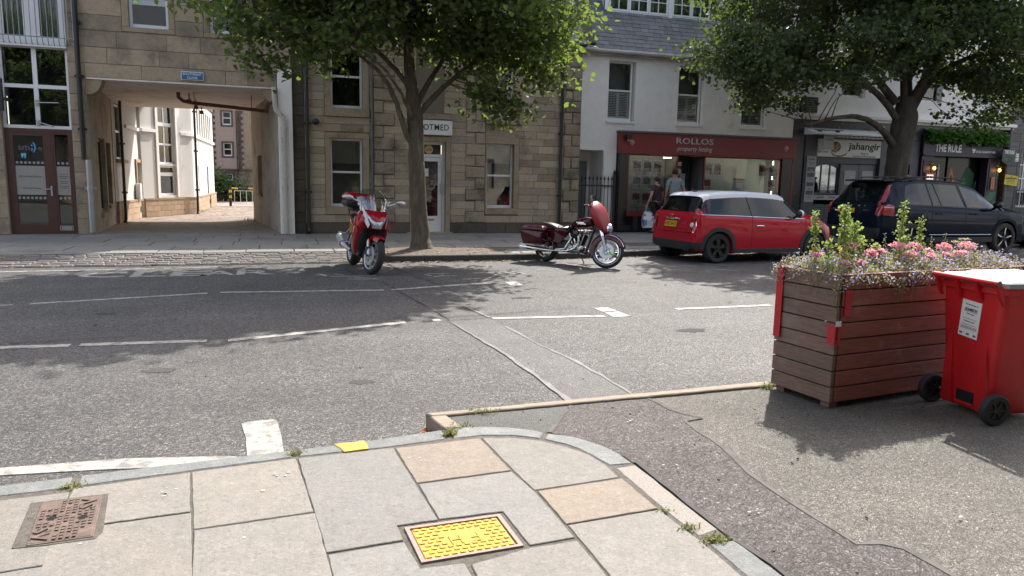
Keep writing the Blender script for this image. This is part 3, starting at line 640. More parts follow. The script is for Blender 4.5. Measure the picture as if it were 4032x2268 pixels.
def window(parent, x0, x1, z0, z1, Y, style='sash', mat='upvc', back='darkroom', blind=0.0, fw=0.055, cols=1, rows=1, pane='pane', backd=0.35):
    """a window: frame mesh with its panes, room behind and optional blind"""
    mb = MB(); y0, y1 = Y, Y+0.07
    frame_bars(mb, x0, x1, z0, z1, y0, y1, fw, fw*1.5)
    cells = []
    if style == 'sash':
        zm = (z0+z1)/2+0.02; mb.box(x0+fw, x1-fw, y0+.01, y1-.01, zm-.025, zm+.025); cells = [(x0+fw, x1-fw, z0+fw*1.5, zm-.025), (x0+fw, x1-fw, zm+.025, z1-fw)]
    else:
        for i in range(cols):
            for j in range(rows):
                W = (x1-x0-2*fw); H = (z1-z0-fw*2.5); cells.append((x0+fw+W*i/cols, x0+fw+W*(i+1)/cols, z0+fw*1.5+H*j/rows, z0+fw*1.5+H*(j+1)/rows))
        for i in range(1, cols): xx = x0+fw+(x1-x0-2*fw)*i/cols; mb.box(xx-fw*.4, xx+fw*.4, y0+.005, y1-.005, z0+fw*1.5, z1-fw)
        for j in range(1, rows): zz = z0+fw*1.5+(z1-z0-fw*2.5)*j/rows; mb.box(x0+fw, x1-fw, y0+.007, y1-.007, zz-fw*.4, zz+fw*.4)
    w = mb.build('window', M[mat], parent)
    for a, b_, c_, d in cells:
        p = MB(); p.box(a-.004, b_+.004, y0+.03, y0+.036, c_-.004, d+.004); p.build('pane', M[pane], w)
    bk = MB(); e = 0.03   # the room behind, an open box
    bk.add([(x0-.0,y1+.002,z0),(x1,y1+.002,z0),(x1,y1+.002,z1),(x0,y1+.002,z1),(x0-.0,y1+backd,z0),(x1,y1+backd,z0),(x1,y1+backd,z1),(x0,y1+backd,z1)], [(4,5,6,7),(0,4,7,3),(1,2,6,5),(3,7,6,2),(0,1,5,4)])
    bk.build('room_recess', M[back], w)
    if blind > 0:
        bl = MB(); bl.box(x0+fw, x1-fw, y1+.03, y1+.04, z1-(z1-z0)*blind, z1-.02); bl.build('blind', M['blind'], w)
    return w
def margin(parent, x0, x1, z0, z1, hole, Y, mat='dressed', proud=0.012, t=0.05, sill=0.0):
    """dressed stone surround: two jambs, lintel and sill as separate stones"""
    h = hole
    for a, b_, c_, d, nm in ((x0, h[0], h[2], h[3], 'jamb'), (h[1], x1, h[2], h[3], 'jamb'), (x0, x1, h[3], z1, 'lintel'), (x0, x1, z0, h[2], 'sill')):
        if b_-a < .02 or d-c_ < .02: continue
        pr = proud+(sill if nm == 'sill' else 0)
        mb = MB(); mb.box(a+.002, b_-.002, Y-pr, Y+t, c_+.002, d-.002); mb.build(nm, M[mat], parent, bevel=.006)
def downpipe(x, y, z0, z1, r, mat, label, name='downpipe', cat='pipe', shoe=True, joints=3):
    e = empty(name, (x, y, z0), label=label, cat=cat)
    mb = MB(); mb.cyl((x,y,z0+.05), (x,y,z1), r, n=14); mb.build('pipe', M[mat], e, smooth=True)
    for i in range(joints):
        z = z0+(z1-z0)*(i+.6)/joints; c_ = MB(); c_.cyl((x,y,z), (x,y,z+.07), r*1.28, n=14); c_.box(x-r*1.9, x+r*1.9, y+r*.6, y+r*1.1, z+.01, z+.06); c_.build('collar', M[mat], e, smooth=True)
    if shoe: c_ = MB(); c_.tube([(x,y,z0+.16),(x,y-.01,z0+.08),(x,y-.08,z0+.02)], [r*1.15]*3, 12); c_.build('shoe', M[mat], e, smooth=True)
    return e
def slates(parent, x0, x1, p0, p1, w=0.26, ex=0.17, cap=300):
    """individual slates on the slope from p0=(y,z) eave to p1 ridge"""
    d = Vector((0, p1[0]-p0[0], p1[1]-p0[1])); L = d.length; d.normalize(); nrm = Vector((0, -d.z, d.y)); n = 0; k = 0; rest = MB(); s_ = 0.0
    rot = math.atan2(d.z, d.y)
    key = {}
    while s_ < L-.05:
        x = x0-(k % 2)*w*.5
        while x < x1:
            ww = w*rnd.uniform(.8, 1.15); xa, xb = max(x, x0), min(x+ww-.006, x1); x += ww
            if xb-xa < .05: continue
            c_ = Vector(((xa+xb)/2, p0[0], p0[1]))+d*(s_+ex*.5)+nrm*(.012+rnd.uniform(0, .006))
            if n < cap:
                kk = round(xb-xa, 2)
                if kk not in key:
                    mb = MB(); mb.box(-kk/2, kk/2, -ex*.5-.015, ex*.5+.05, -.005, .004); key[kk] = mb.mesh('slate', M['slate'])
                inst(key[kk], 'slate', parent, c_, rot=(rot+rnd.uniform(-.012, .004)-.045, 0, rnd.uniform(-.012, .012))); n += 1
            else: rest.cbox(c_, (xb-xa, ex+.05, .009), (rot-.045, 0, 0))
        s_ += ex; k += 1
    if rest.v: ro = rest.build('slate_mass', M['slate_mass'], parent); ro['kind'] = 'stuff'

# ---------------------------------------------------------------- A: buff stone building over the passage, with the dental shop
YA = 18.9
A = empty('stone_building', (-4, YA, 0), label='buff ashlar building over a vehicle passage with a glazed shop at left', cat='building')
H_shop = (-5.61, -4.28, 0.0, 6.3); H_arch = (-3.95, 0.12, 0.0, 3.62); H_w1 = (-3.01, -2.20, 4.77, 6.12); H_w2 = (-1.33, -0.55, 4.77, 6.12)
mb = MB(); holed(mb, -9.5, 0.46, 0.1, 6.4, [H_shop, H_arch, H_w1, H_w2], YA+.02, YA+.42); mb.build('wall', M['mortar_pale'], A)
ex1 = (-3.15, -2.07, 4.66, 6.4); ex2 = (-1.46, -0.43, 4.66, 6.4)
ashlar(A, -7.5, 0.44, 0.12, 6.4, YA, [0.36, 0.33, 0.35], (0.7, 1.0), [H_shop, H_arch, ex1, ex2, (0.12, .6, 0, 4.05)], M['stoneA'], gap=.008)
for e_, h in ((ex1, H_w1), (ex2, H_w2)):
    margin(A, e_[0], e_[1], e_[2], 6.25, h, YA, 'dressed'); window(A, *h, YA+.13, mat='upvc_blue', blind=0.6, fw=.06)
# dental shop glazing
mb = MB(); y = YA+.10
frame_bars(mb, -5.61, -4.28, 2.46, 4.24, y, y+.08, .06, .07); mb.box(-4.99, -4.90, y+.003, y+.077, 2.53, 4.18); mb.box(-5.55, -4.34, y+.005, y+.075, 3.33, 3.41)
gl = mb.build('window', M['upvc'], A)
for a, b_ in ((-5.55, -4.99), (-4.90, -4.34)):
    for c_, d in ((2.53, 3.33), (3.41, 4.18)): p = MB(); p.box(a, b_, y+.03, y+.036, c_, d); p.build('pane', M['pane'], gl)
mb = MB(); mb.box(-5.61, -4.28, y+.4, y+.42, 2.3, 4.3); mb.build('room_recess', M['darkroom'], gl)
st = MB(); st.tube([(-4.94,y-.03,3.02),(-4.5,y-.10,3.03)], .012, 6); st.box(-4.965,-4.915,y-.03,y,2.95,3.08); st.tube([(-4.94,y-.03,2.6),(-4.6,y-.22,2.5)], .014, 6); st.box(-4.97,-4.91,y-.04,y,2.53,2.64); st.build('sign_bracket', M['steel'], gl)
mb = MB(); frame_bars(mb, -5.61, -4.28, 4.24, 6.3, y-.01, y+.09, .07, .09)
for xx in (-4.99, -5.0): pass
mb.box(-5.03, -4.86, y-.006, y+.086, 4.33, 6.23); frame_bars(mb, -5.54, -5.03, 4.33, 6.23, y+.01, y+.07, .07, .1); frame_bars(mb, -4.86, -4.35, 4.33, 6.23, y+.01, y+.07, .07, .1)
gu = mb.build('window', M['upvc'], A)
for a, b_ in ((-5.47, -5.10), (-4.79, -4.42)):
    p = MB(); p.box(a, b_, y+.035, y+.041, 4.43, 6.16); p.build('pane', M['pane'], gu)
    cu = MB(); n = 40
    for i in range(n): xa = a+(b_-a)*i/n; cu.face([(xa, y+.13+.025*math.sin(i*1.3), 4.4), (xa+(b_-a)/n, y+.13+.025*math.sin((i+1)*1.3), 4.4), (xa+(b_-a)/n, y+.13+.025*math.sin((i+1)*1.3), 6.2), (xa, y+.13+.025*math.sin(i*1.3), 6.2)])
    cu.build('curtain', M['curtain'], gu, smooth=True)
mb = MB(); mb.box(-5.61, -4.28, y+.3, y+.32, 4.2, 6.3); mb.build('room_recess', M['darkroom'], gu)
mb = MB(); mb.box(-5.63, -4.27, YA-.04, y-.012, 4.20, 4.30); mb.build('sill', M['upvc'], A, bevel=.006)
# balcony rail in front of the french window
ra = MB(); yr = YA-.12
for i in range(15): x = -5.75+i*.105; ra.tube([(x, yr, 6.0), (x, yr, 4.38), (x, yr+.03, 4.27), (x, yr+.09, 4.24)], .009, 6)
ra.tube([(-5.9, yr, 4.40), (-4.08, yr, 4.40)], .012, 6); ra.tube([(-5.9, yr+.09, 4.25), (-4.3, yr+.09, 4.25)], .012, 6); ra.tube([(-4.08, yr, 4.40), (-4.08, YA, 4.36)], .012, 6)
ra.box(-4.16, -4.0, YA-.03, YA, 4.27, 4.34); ra.tube([(-4.2,yr,6),(-4.2,yr,4.36)], .012, 6); ra.tube([(-4.1,yr,6),(-4.1,yr,4.36)], .012, 6)
ra.build('balcony_rail', M['rail_grey'], A)
# brown shop door with side light
do = MB(); frame_bars(do, -5.61, -4.28, 0.12, 2.455, y-.01, y+.07, .07, .05); do.box(-4.80, -4.70, y-.006, y+.066, .17, 2.385)
do = do.build('door', M['brown_frame'], A)
lf = MB(); frame_bars(lf, -5.54, -4.80, .17, 2.385, y, y+.05, .085, .17); lf.build('door_leaf', M['brown_frame'], do)
lf = MB(); frame_bars(lf, -4.70, -4.35, .17, 2.385, y, y+.05, .045, .17); lf.build('side_light_frame', M['brown_frame'], do)
for a, b_ in ((-5.455, -4.885), (-4.655, -4.395)):
    p = MB(); p.box(a, b_, y+.022, y+.028, .34, 2.30); p.build('pane', M['pane'], do)
    p = MB(); p.box(a, b_, y+.013, y+.017, 1.0, 1.64); p.build('frosted_band', M['frost'], do)
    n = 7 if b_-a > .4 else 3
    for i in range(n):
        for zz in (1.71, .93): dt = MB(); dt.lathe([(0, 0), (.03, 0)], (a+(b_-a)*(i+.5)/n, y+.014, zz), (0, -1, 0), 12); dt.build('frosted_dot', M['frost'], do)
mb = MB(); mb.box(-5.61, -4.28, y+.5, y+.52, .1, 2.5); mb.box(-5.61, -4.28, y+.1, y+.5, .115, .125); mb.build('room_recess', M['room'], do)
hd = MB(); hd.box(-4.79, -4.75, y-.035, y-.01, .98, 1.2); hd.tube([(-4.77, y-.05, 1.13), (-4.89, y-.055, 1.13)], .012, 8); hd.build('handle', M['steel'], do)
lb = MB(); frame_bars(lb, -4.66, -4.39, .20, .31, y-.012, y, .015); lb.box(-4.63, -4.42, y-.005, y, .22, .29); lb.build('letter_plate', M['steel'], do)
text('sm', (-5.38, -5.15, 1.98, 2.08), M['ink_grey'], do, y=y+.02, depth=.004, bold=.012); text(';)', (-5.13, -5.03, 1.94, 2.16), pm('light blue vinyl', (0.06, 0.30, 0.62), 0.5), do, y=y+.02, depth=.004, bold=.03); text('e', (-5.0, -4.91, 1.98, 2.06), M['ink_grey'], do, y=y+.02, depth=.004, bold=.012)
th = MB(); th.prism([(-5.33+px*.1, y+.018, 1.80+pz*.12) for px, pz in ((0,.95),(.2,1),(.5,.85),(.8,1),(1,.95),(1,.55),(.85,.05),(.7,0),(.62,.4),(.5,.45),(.38,.4),(.3,0),(.15,.05),(0,.55))], (0, .003, 0)); th.build('tooth_emblem', pm('sky blue vinyl', (0.12, 0.42, 0.72), 0.5), do, fix=True)
text('NHS & Private Welcome', (-5.40, -4.95, 1.385, 1.43), M['ink_grey'], do, y=y+.0125, depth=.003); text('106 South Street', (-5.34, -4.99, 1.13, 1.17), M['ink_grey'], do, y=y+.0125, depth=.003)
text('Opening Hours', (-4.60, -4.45, 1.455, 1.48), M['ink_grey'], do, y=y+.0125, depth=.003)
for i, zz in enumerate((1.41, 1.37, 1.30, 1.26, 1.19, 1.15)):
    p = MB(); p.box(-4.62+.02*(i % 2), -4.43-.02*(i % 2), y+.010, y+.0125, zz, zz+.014); p.build('small_print', M['ink_grey'], do)
# passage: side walls, soffit
def quadwall(p, q, z0, z1, t, holes=()):
    """box wall along p->q on plan with thickness to the left, local holes (s0,s1,z0,z1)"""
    P, Q = Vector(p), Vector(q); L = (Q-P).length; T = Matrix.Translation((P.x, P.y, 0)) @ Matrix.Rotation(math.atan2(Q.y-P.y, Q.x-P.x), 4, 'Z')
    m_ = MB(); m_.T = T; holed(m_, 0, L, z0, z1, list(holes), 0, t); return m_, T, L
mb, T, L = quadwall((-.64, 24.6), (0.12, YA+.42), .1, 3.75, .3, [(1.3, 2.2, 1.0, 2.1)]); mb.build('passage_wall', M['harl_grey'], A)
r = MB(); r.T = T; r.box(1.3, 2.2, .18, .2, 1.0, 2.1); r.build('recess_panel', M['shop_grey'], A); r = MB(); r.T = T; r.box(1.25, 2.25, -.05, .15, .93, 1.0); r.build('sill', M['dressed'], A)
mb, T, L = quadwall((-3.95, YA+.42), (-4.22, 22.85), .1, 3.7, .3, [(.72, 2.0, .55, 2.35), (2.2, 3.1, .7, 2.3)]); mb.build('passage_wall', M['stoneA'], A)
for a, b_, c_, d in ((.72, 2.0, .55, 2.35), (2.2, 3.1, .7, 2.3)):
    r = MB(); r.T = T; frame_bars(r, a, b_, c_, d, .10, .18, .06); r.box((a+b_)/2-.03, (a+b_)/2+.03, .11, .17, c_+.06, d-.06); w = r.build('window', M['shop_grey'], A)
    r = MB(); r.T = T; r.box(a+.05, b_-.05, .13, .136, c_+.05, d-.05); r.build('pane', M['pane'], w); r = MB(); r.T = T; r.box(a, b_, .28, .29, c_, d); r.build('room_recess', M['room'], w)
    r = MB(); r.T = T; r.box(a-.06, b_+.06, -.06, .1, c_-.10, c_-.002); r.build('sill', M['dressed'], A)
so_ = MB(); so_.add([(-3.95,YA+.42,3.62),(0.12,YA+.42,3.62),(-.60,24.62,3.50),(-4.5,24.62,3.46),(-3.95,YA+.42,3.74),(0.12,YA+.42,3.74),(-.60,24.62,3.7),(-4.5,24.62,3.7)], [(0,1,2,3),(4,7,6,5),(2,6,7,3),(0,3,7,4),(1,5,6,2),(0,4,5,1)])
so_.build('soffit', M['soffit'], A, fix=True)
so_ = MB(); so_.box(-3.94, .11, YA+.005, YA+.415, 3.585, 3.618); so_.build('soffit_edge', M['soffit'], A)
for i in range(2):   # rounded corbels at the opening corners
    x, sx = (-3.95, 1) if i == 0 else (.10, -1)
    cb = MB(); prof = [(0, 0), (0, -.34), (.10, -.33), (.22, -.25), (.30, -.12), (.33, 0)]
    cb.prism([(x+sx*px, YA+.03, 3.585+pz) for px, pz in prof], (0, .36, 0)); cb.build('corbel', M['dressed'], A, fix=True)
# white rendered pier at the right of the passage
wp_ = MB(); wp_.poly([(.125, YA-.03), (.46, YA-.03), (.46, YA+.40), (.125, YA+.40)], .1, 4.05); wp_.build('rendered_pier', M['white_wall'], A, bevel=.02)
# roof, hidden above the frame but shading the street
rf_ = MB(); rf_.add([(-9.6,YA-.2,6.4),(.5,YA-.2,6.4),(.5,24.0,10.6),(-9.6,24.0,10.6),(-9.6,26.5,8.4),(.5,26.5,8.4),(-9.6,26.5,3.75),(.5,26.5,3.75)], [(0,1,2,3),(3,2,5,4)])
rf_.add([(-9.5,26.4,3.75),(.46,26.4,3.75),(.46,26.4,8.45),(-9.5,26.4,8.45)], [(1,0,3,2)]); rf_.add([(.46,YA+.4,0.1),(.46,26.4,0.1),(.46,26.4,8.4),(.46,24,10.5),(.46,YA+.4,6.5)], [(0,1,2,3,4)])
rf_.add([(-4.5,24.64,3.7),(.46,24.64,3.7),(.46,26.4,3.76),(-4.5,26.4,3.76)], [(0,1,2,3)])
rf_.build('roof', M['slate_mass'], A)
g_ = MB(); g_.tube([(-9.5, YA-.22, 6.36), (.5, YA-.22, 6.36)], .06, 8); g_.build('gutter', M['drain_black'], A)
downpipe(-4.05, YA-.09, 1.75, 6.35, .05, 'drain_black', 'tall black downpipe on the stone pier left of the passage', joints=4, shoe=False)
downpipe(-3.97, YA-.10, .12, 1.80, .06, 'steel', 'galvanised pipe guard at the foot of the black downpipe by the passage', joints=1, shoe=False)
# rusty pipework under the soffit and down the right side of the passage
e = empty('soffit_pipe', (-1.9, 21, 3.45), label='rusty horizontal drain pipe hung under the passage ceiling', cat='pipe')
mb = MB(); mb.tube([(-2.2,20.2,3.52),(-2.2,20.2,3.40),(-2.1,20.25,3.32),(-1.9,20.3,3.29),(-.1,20.2,3.16)], .045, 10); mb.build('pipe', M['rust'], e, smooth=True)
for x in (-1.85, -.5): mb = MB(); mb.tube([(x,20.27,3.2),(x,20.27,3.56)], .008, 6); mb.build('hanger', M['rust'], e)
for i, yy in enumerate((20.6, 22.3, 24.0)): mb = MB(); mb.box(-2.05, -1.95, yy, yy+.08, 3.30, 3.40); mb.tube([(-2.0,yy+.04,3.4),(-2.0,yy+.04,3.55)], .015, 6); mb.build('lamp_block', M['rust_iron'], e)
e = empty('corner_pipe', (.2, YA-.1, .12), label='thick white downpipe streaked with rust at the passage corner', cat='pipe')
mb = MB(); mb.tube([(.05,YA-.10,3.62),(.05,YA-.10,3.35),(.07,YA-.10,3.10),(.24,YA-.10,2.92),(.25,YA-.10,2.7),(.25,YA-.10,.14)], .058, 12); mb.build('pipe', M['rusty_white'], e, smooth=True)
for z in (2.62, 1.45, 1.2, .42): mb = MB(); mb.cyl((.25,YA-.10,z), (.25,YA-.10,z+.08), .074, n=12); mb.build('collar', M['rusty_white'], e, smooth=True)
mb = MB(); mb.tube([(.05,YA-.10,3.3),(-.1,YA+.5,3.28),(-.15,20.2,3.16)], .045, 10); mb.build('branch', M['rust'], e, smooth=True)
# street name plate
e = empty('street_sign', (-1.74, YA, 3.68), label='small blue street name plate with white lettering above the passage', cat='sign')
mb = MB(); mb.box(-1.98, -1.50, YA-.035, YA-.005, 3.675, 3.865); mb.build('plate', M['ink_white'], e, bevel=.01)
mb = MB(); mb.box(-1.967, -1.513, YA-.039, YA-.0345, 3.688, 3.852); mb.build('blue_face', M['sign_blue'], e)
text('SOUTHGAIT', (-1.945, -1.535, 3.785, 3.838), M['ink_white'], e, y=YA-.040, depth=.003, bold=.008); text('CLOSE', (-1.85, -1.63, 3.703, 3.757), M['ink_white'], e, y=YA-.040, depth=.003, bold=.008)
# projecting sign at the left frame edge
e = empty('projecting_sign', (-5.5, YA-.45, 2.75), label='projecting shop sign with white face at the left edge of the picture', cat='sign')
mb = MB(); mb.box(-5.63, -5.42, YA-.5, YA-.42, 2.78, 3.45); mb.box(-5.42, -5.36, YA-.48, YA-.01, 3.0, 3.06); mb.build('box', M['ink_black'], e)
mb = MB(); mb.box(-6.02, -5.60, YA-.53, YA-.47, 2.83, 3.38); mb.build('face', M['board_white'], e)
text('smile', (-5.98, -5.61, 3.10, 3.2), M['sign_blue'], e, y=YA-.531, depth=.004, bold=.02); text('dental clinic', (-5.98, -5.61, 2.93, 2.98), pm('red vinyl', (0.5, 0.04, 0.04), 0.5), e, y=YA-.531, depth=.003)

# ---------------------------------------------------------------- F: brown stone building with quoins
YF = 19.0
Fb = empty('stone_house', (4, YF, 0), label='brown coursed stone house with raised quoins and sash windows behind the nearer tree', cat='building')
HF = dict(wl=(1.35, 2.14, .79, 2.49), ul=(1.38, 2.15, 3.23, 4.75), dr=(3.45, 4.29, .12, 2.49), wr=(5.40, 6.16, .79, 2.49), ur=(5.42, 6.14, 3.2, 4.75))
EF = dict(wl=(1.22, 2.31, .60, 2.63), ul=(1.22, 2.31, 3.02, 4.9), dr=(3.33, 4.41, .12, 2.62), wr=(5.345, 6.29, .62, 2.66), ur=(5.35, 6.35, 3.0, 4.9))
mb = MB(); holed(mb, .46, 8.07, .1, 5.2, list(HF.values()), YF+.02, YF+.40); mb.box(8.05, 8.07, YF+.4, 20.2, .1, 5.2); mb.build('wall', M['mortar'], Fb)
quo = []
def quoins(xe, side, wS, wL, z0, z1, h, mat='stoneQ'):
    z = z0; k = 0
    while z < z1-.05:
        w = wL if k % 2 == 0 else wS; a, b_ = (xe, xe+w) if side > 0 else (xe-w, xe); hh = min(h, z1-z)
        quo.append((a, b_, z, z+hh)); inst(stone_mesh(w-.01, hh-.012, .07, .02, M[mat]), 'quoin', Fb, ((a+b_)/2, YF-.045, z+hh/2)); z += hh; k += 1
quoins(2.41, 1, .25, .53, .40, 5.15, .305); quoins(5.34, -1, .26, .52, .40, 5.15, .295); quoins(8.05, -1, .25, .47, .40, 5.15, .30)
niche = (3.5, 4.23, 3.2, 4.7)
ashlar(Fb, .74, 8.05, .40, 5.2, YF, [.19, .175, .2, .185], (.42, .62), [e_ for e_ in EF.values()]+quo+[niche, (3.36, 4.41, 3.03, 3.2)], M['stoneF'], gap=.006)
ashlar(Fb, .74, 8.05, .12, .40, YF-.03, [.28], (.6, .9), [EF['dr']], M['stoneD'], proud=.06, name='plinth_stone')
ashlar(Fb, .46, .74, .12, 5.2, YF-.01, [.28, .24], (.25, .3), [], M['stoneD'], proud=.03, name='end_stone')
for k in HF: margin(Fb, *EF[k], HF[k], YF, 'dressed', sill=.05 if k in ('ul', 'ur') else .02)
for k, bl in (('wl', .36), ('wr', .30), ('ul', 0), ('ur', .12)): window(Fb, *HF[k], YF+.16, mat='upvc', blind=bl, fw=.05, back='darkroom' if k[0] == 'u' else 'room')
mb = MB(); mb.box(3.30, 4.46, YF-.09, YF+.05, 3.05, 3.10); mb.box(3.36, 4.40, YF-.05, YF+.05, 3.10, 3.19); mb.build('cornice', M['stoneQ'], Fb, bevel=.01)
mb = MB(); mb.box(*niche[:2], YF+.03, YF+.06, *niche[2:]); mb.build('panel', M['dressed'], Fb)
# door
d = MB(); yd = YF+.16; frame_bars(d, 3.45, 4.29, .13, 2.49, yd, yd+.07, .07, .03); d.box(3.52, 4.22, yd+.005, yd+.065, 2.10, 2.17); d = d.build('door', M['upvc'], Fb)
p = MB(); p.box(3.52, 4.22, yd+.03, yd+.036, 2.17, 2.42); p.build('fanlight_pane', M['pane'], d)
lf = MB(); frame_bars(lf, 3.53, 4.21, .16, 2.09, yd+.01, yd+.055, .10, .40); lf.build('door_leaf', M['upvc'], d)
p = MB(); p.box(3.62, 4.12, yd+.03, yd+.036, .54, 2.0); p.build('pane', M['pane'], d); p = MB(); p.box(3.45, 4.29, yd+.5, yd+.52, .1, 2.5); p.build('room_recess', M['darkroom'], d)
p = MB(); p.box(3.80, 4.02, yd+.002, yd+.01, .44, .49); p.build('letter_plate', M['gold'], d); p = MB(); p.tube([(4.17,yd-.03,1.15),(4.17,yd-.03,1.42)], .012, 8); p.build('handle', M['steel'], d)
p = MB(); p.lathe([(0, 0), (.11, 0), (.11, .012)], (3.87, yd+.025, 2.29), (0, -1, 0), 24); o = p.build('number_plate', pm('cream plate', (0.62, 0.45, 0.22), 0.4), d); text('110', (3.81, 3.93, 2.255, 2.325), M['ink_black'], d, y=yd+.011, depth=.003)
p = MB(); p.box(3.68, 3.86, yd+.026, yd+.029, 1.60, 1.80); p.build('notice', M['board_white'], d)
mb = MB(); mb.box(3.25, 4.45, YF-.15, YF+.1, .115, .15); mb.build('door_step', M['dressed'], Fb, bevel=.01)
# shop sign
e = empty('shop_sign', (3.87, YF-.1, 2.66), label='white sign board with black capitals over the door of the brown stone house', cat='sign')
mb = MB(); mb.box(3.30, 4.43, YF-.075, YF-.045, 2.66, 3.03); mb.build('board', M['board_white'], e, bevel=.004)
text('FOOTMED', (3.42, 4.34, 2.775, 2.93), M['ink_black'], e, y=YF-.0755, depth=.004, bold=.006, space=1.08)
for x, z in ((3.35, 2.72), (4.38, 2.72), (3.35, 2.97), (4.38, 2.97), (3.87, 2.70), (3.87, 3.0)): p = MB(); p.lathe([(0, .006), (.012, .004), (.014, 0)], (x, YF-.0755, z), (0, -1, 0), 10); p.build('screw', M['steel'], e)
downpipe(.80, YF-.09, .12, 5.1, .045, 'drain_black', 'black cast iron downpipe at the left end of the brown stone house')
downpipe(7.47, YF-.09, .12, 5.1, .045, 'drain_black', 'black cast iron downpipe beside the right quoins of the brown stone house')
downpipe(2.375, YF-.03, .4, 5.1, .03, 'lead', 'narrow dark upright strip beside the left sash window of the brown stone house', shoe=False)  # thin dark upright set along the edge of the left quoins
e = empty('wall_lamp', (1.0, YF, 2.85), label='small black security camera on the stone wall under the upper left window', cat='camera')
mb = MB(); mb.ell((1.0, YF-.12, 2.86), (.09, .09, .08), 12, 8); mb.box(.97, 1.03, YF-.08, YF, 2.84, 2.88); mb.build('camera_body', M['iron'], e, smooth=True)
ro = MB(); ro.add([(.4,18.80,5.2),(8.06,18.80,5.2),(8.06,22.4,10.1),(.4,22.4,10.1),(8.06,25.5,6),(.4,25.5,6)], [(0,1,2,3),(3,2,4,5)]); ro.add([(8.06,19.3,5.2),(8.06,25.5,5.2),(8.06,25.5,6),(8.06,22.4,10.1),(8.06,19.3,5.9)], [(0,1,2,3,4)]); ro = ro.build('roof', M['slate_mass'], Fb)
slates(ro, 4.5, 8.06, (18.80, 5.2), (20.6, 7.65))
g_ = MB(); g_.tube([(.46, 18.78, 5.16), (8.06, 18.78, 5.16)], .055, 8); g_.box(.46, 8.06, YF-.12, YF+.02, 5.10, 5.20); g_.build('gutter', M['drain_black'], Fb)
sk = MB()
for i in range(9): y0 = 18.85+i*.36; z0 = 5.3+i*.49; sk.cbox((8.22, y0+.2, z0+.18), (.30, .62, .10), (math.atan2(.49, .36), 0, 0))
sk.build('skew_coping', M['stoneD'], Fb)
# ---------------------------------------------------------------- W: white house with the letting office
YR = 19.6
Wb = empty('white_house', (12, YR, 0), label='white painted house with slate roof and shuttered windows over a red letting office', cat='building')
HW = [(9.13, 9.98, 3.30, 4.97), (11.39, 12.25, 3.30, 4.97), (13.60, 14.50, 3.30, 4.97)]
mb = MB(); holed(mb, 8.09, 15.52, .1, 5.2, HW+[(8.2, 9.05, .1, 2.45), (9.47, 15.50, .1, 2.9)], YR, YR+.3); mb.build('wall', M['white_stone'], Wb)
mb = MB(); mb.box(8.1, 8.3, YR-.02, YR-.0, 2.46, 5.1); mb.build('margin', M['white_wall'], Wb)
for i, h in enumerate(HW):
    w = window(Wb, h[0], h[1]-.06, h[2], h[3], YR+.10, mat='upvc', fw=.055, back='room', pane='shop_pane')
    x0, x1 = h[0]+.06, h[1]-.12
    for a, b_ in ((x0, (x0+x1)/2-.005), ((x0+x1)/2+.005, x1)):   # louvred shutters in the lower half
        s_ = MB(); frame_bars(s_, a, b_, h[2]+.09, 4.12, YR+.175, YR+.20, .035); s_ = s_.build('shutter', M['upvc'], w)
        z = h[2]+.14; k = 0
        lv = MB(); lv.cbox((0, 0, 0), (b_-a-.07, .045, .006), (R(38), 0, 0)); lv = lv.mesh('louvre', M['upvc'])
        while z < 4.07: inst(lv, 'louvre', s_, ((a+b_)/2, YR+.1875, z)); z += .048
    sl_ = MB(); sl_.box(h[0]-.04, h[1]+.02, YR-.05, YR+.15, h[2]-.07, h[2]-.002); sl_.build('sill', M['white_wall'], Wb, bevel=.008)
# roof with slates and dormer
EA, RI = (19.42, 5.24), (22.6, 9.9)
ro = MB(); ro.add([(8.3,EA[0],EA[1]),(15.5,EA[0],EA[1]),(15.5,RI[0],RI[1]),(8.3,RI[0],RI[1]),(15.5,26,6),(8.3,26,6)], [(0,1,2,3),(3,2,4,5)]); ro = ro.build('roof', M['slate_mass'], Wb)
slates(ro, 8.36, 13.2, EA, (20.55, 6.9), w=.27, ex=.15)
g_ = MB(); g_.tube([(8.2, 19.40, 5.18), (15.5, 19.40, 5.18)], .06, 8); g_.box(8.2, 15.5, YR-.14, YR, 5.08, 5.17); g_.build('gutter', M['gutter'], Wb)
dm = MB(); YD = 20.22; dm.box(9.20, 13.2, YD, YD+.05, 6.36, 6.47); dm.box(9.20, 9.32, YD-.02, YD+.06, 6.47, 8.0); dm.box(11.27, 11.40, YD-.03, YD+.06, 6.25, 8.0); dm.box(9.1, 13.3, YD-.1, 22, 8.0, 8.15); dm.box(9.20, 9.26, YD, 22, 6.0, 8.0); dm.box(13.1, 13.2, YD, 22, 6.0, 8.0)
dm = dm.build('dormer', M['upvc'], ro)
for a, b_, n in ((9.34, 9.98, 2), (9.99, 10.62, 2), (10.63, 11.26, 2), (11.41, 12.05, 2), (12.06, 12.7, 2)):
    f_ = MB(); frame_bars(f_, a, b_, 6.48, 7.7, YD+.0, YD+.05, .05); f_.box((a+b_)/2-.012, (a+b_)/2+.012, YD+.008, YD+.04, 6.53, 7.65)
    for z in (6.82, 7.1, 7.4): f_.box(a+.05, b_-.05, YD+.01, YD+.038, z-.012, z+.012)
    f_.build('dormer_sash', M['upvc'], dm); p = MB(); p.box(a+.05, b_-.05, YD+.02, YD+.025, 6.53, 7.65); p.build('dormer_pane', M['pane'], dm)
    cu = MB(); cu.box(a+.04, a+.22, YD+.10, YD+.11, 6.5, 7.7); cu.build('net_curtain', M['curtain'], dm)
p = MB(); p.box(9.3, 13.1, YD+.4, YD+.42, 6.3, 8.0); p.build('dormer_room', M['darkroom'], dm)
